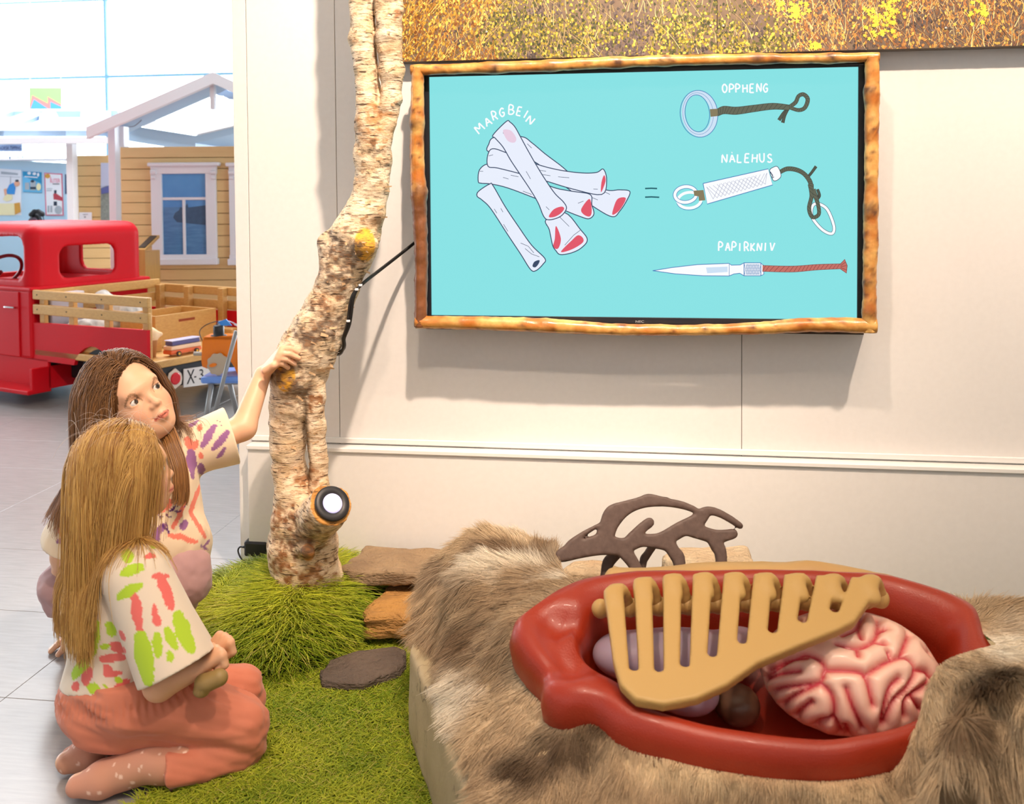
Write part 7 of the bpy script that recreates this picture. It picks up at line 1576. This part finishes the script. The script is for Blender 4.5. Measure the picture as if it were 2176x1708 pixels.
shA.lo = np.minimum(torA.lo, slA.lo); shA.hi = np.maximum(torA.hi, slA.hi)
v, q = surf(shA, .0035)
PU = s2l(152, 100, 150); CA = s2l(240, 128, 106); DP = s2l(92, 42, 110); z3 = lambda L: [(80+x/2.847, 730+y/2.847) for x, y in L]
stA = [(PU, 16, z3([(1070, 500), (1030, 560), (1000, 620)])), (PU, 15, z3([(1145, 540), (1100, 600), (1060, 640)])), (PU, 12, z3([(960, 470), (920, 500)])), (PU, 8, z3([(1130, 635), (1090, 690)])), (DP, 4, z3([(1090, 465), (1120, 480), (1115, 495)])), (CA, 13, z3([(1165, 480), (1180, 510)])), (CA, 8, z3([(985, 490), (980, 520)])), (CA, 16, z3([(905, 575), (925, 620), (935, 650)])), (CA, 10, z3([(965, 590), (945, 640)])), (PU, 24, z3([(925, 660), (930, 720), (940, 800)])), (PU, 16, z3([(985, 740), (1000, 800), (990, 850)])), (CA, 14, z3([(980, 860), (955, 930), (925, 1020), (940, 1060)])), (CA, 13, z3([(940, 1050), (980, 1110), (1015, 1170)])), (CA, 12, z3([(890, 960), (860, 1030), (820, 1110)])), (CA, 11, z3([(800, 1160), (870, 1170), (960, 1200)])), (PU, 16, z3([(895, 1080), (870, 1110)])), (PU, 16, z3([(760, 1100), (720, 1150), (730, 1180)])), (CA, 10, z3([(985, 660), (990, 690)])), (CA, 9, z3([(1020, 960), (1035, 1040)])), (PU, 7, z3([(1000, 1230), (1040, 1190)])), (PU, 7, z3([(990, 1220), (1030, 1250)])),
       (CA, 26, z3([(735, 990), (790, 960)])), (DP, 3.2, z3([(700, 1030), (760, 1050), (820, 1000), (850, 950)])), (DP, 3.2, z3([(740, 1050), (760, 1100), (795, 1150), (770, 1060)])), (DP, 3.2, z3([(780, 1040), (815, 1065), (800, 1030)])), (DP, 3.2, z3([(820, 1010), (855, 1020), (890, 985)])), (DP, 3.0, z3([(830, 970), (870, 960), (840, 990)])), (DP, 3, z3([(710, 1050), (700, 1120)])), (DP, 4, z3([(720, 1030), (745, 1015)])), (CA, 12, z3([(160, 980), (150, 1060)])), (CA, 12, z3([(130, 1120), (150, 1160)])), (PU, 10, z3([(120, 1200), (150, 1190)]))]
pym('shirt', v, q, M_shirt, pA, True, {'col': painted(v, q, s2l(240, 216, 184), stA)})
collA = union([headA, (torA, 0.0), (slA, 0.0), (cap(hA.p(-.025, 0, -.065), nekA, .038, .042), 0.0)], 0.0)
rt, L = scalp_roots(hA, 10000, 23, keepA); R = np.random.default_rng(28); n = len(rt)
side = np.sign(L[:, 1]-.004+R.normal(0, .002, n)); tang = hA.S[None]*side[:, None]*0.8-hA.F[None]*(0.55+0.6*(L[:, 0] < 0.02))[:, None]+hA.U[None]*0.35
tang /= np.linalg.norm(tang, axis=1)[:, None]
off = R.uniform(.005, .018, n); fr_ = (L[:, 1] > .02) & (L[:, 0] > -.03); step = .0098*R.uniform(.85, 1.02, n)
P = hair_sim(hA, collA, rt, tang, 30, step, off, .32, .03, 9, .72, sweep=np.where(fr_[:, None], hA.F[None]*0.02, np.array([[.06, .0, .0]])))
cl_ = np.stack([vnoise(P[:, 10], 42, s) for s in (1, 2, 3)], 1); P[:, 6:] += cl_[:, None]*0.006*np.linspace(0, 1, P.shape[1]-6)[None, :, None]
t_ = np.clip(.45+.5*vnoise(P[:, 12], 60, 9)+R.normal(0, .22, n), 0, 1)[:, None]; ch = np.array(s2l(88, 58, 36))*(1-t_)+np.array(s2l(166, 118, 72))*t_
ho = strands('hair', P, np.linspace(.0006, .0003, P.shape[1]), M_hairA, pA, ch); tag(ho, kind='stuff')
lock('hair_lock', [hA.p(.0, .070, .02), D(352, 905, 2.44), D(368, 950, 2.40), D(382, 1000, 2.375), D(385, 1045, 2.365), D(380, 1075, 2.36)], 900, .018, .020, M_hairA, pA, s2l(110, 70, 38), s2l(190, 136, 80), 41)
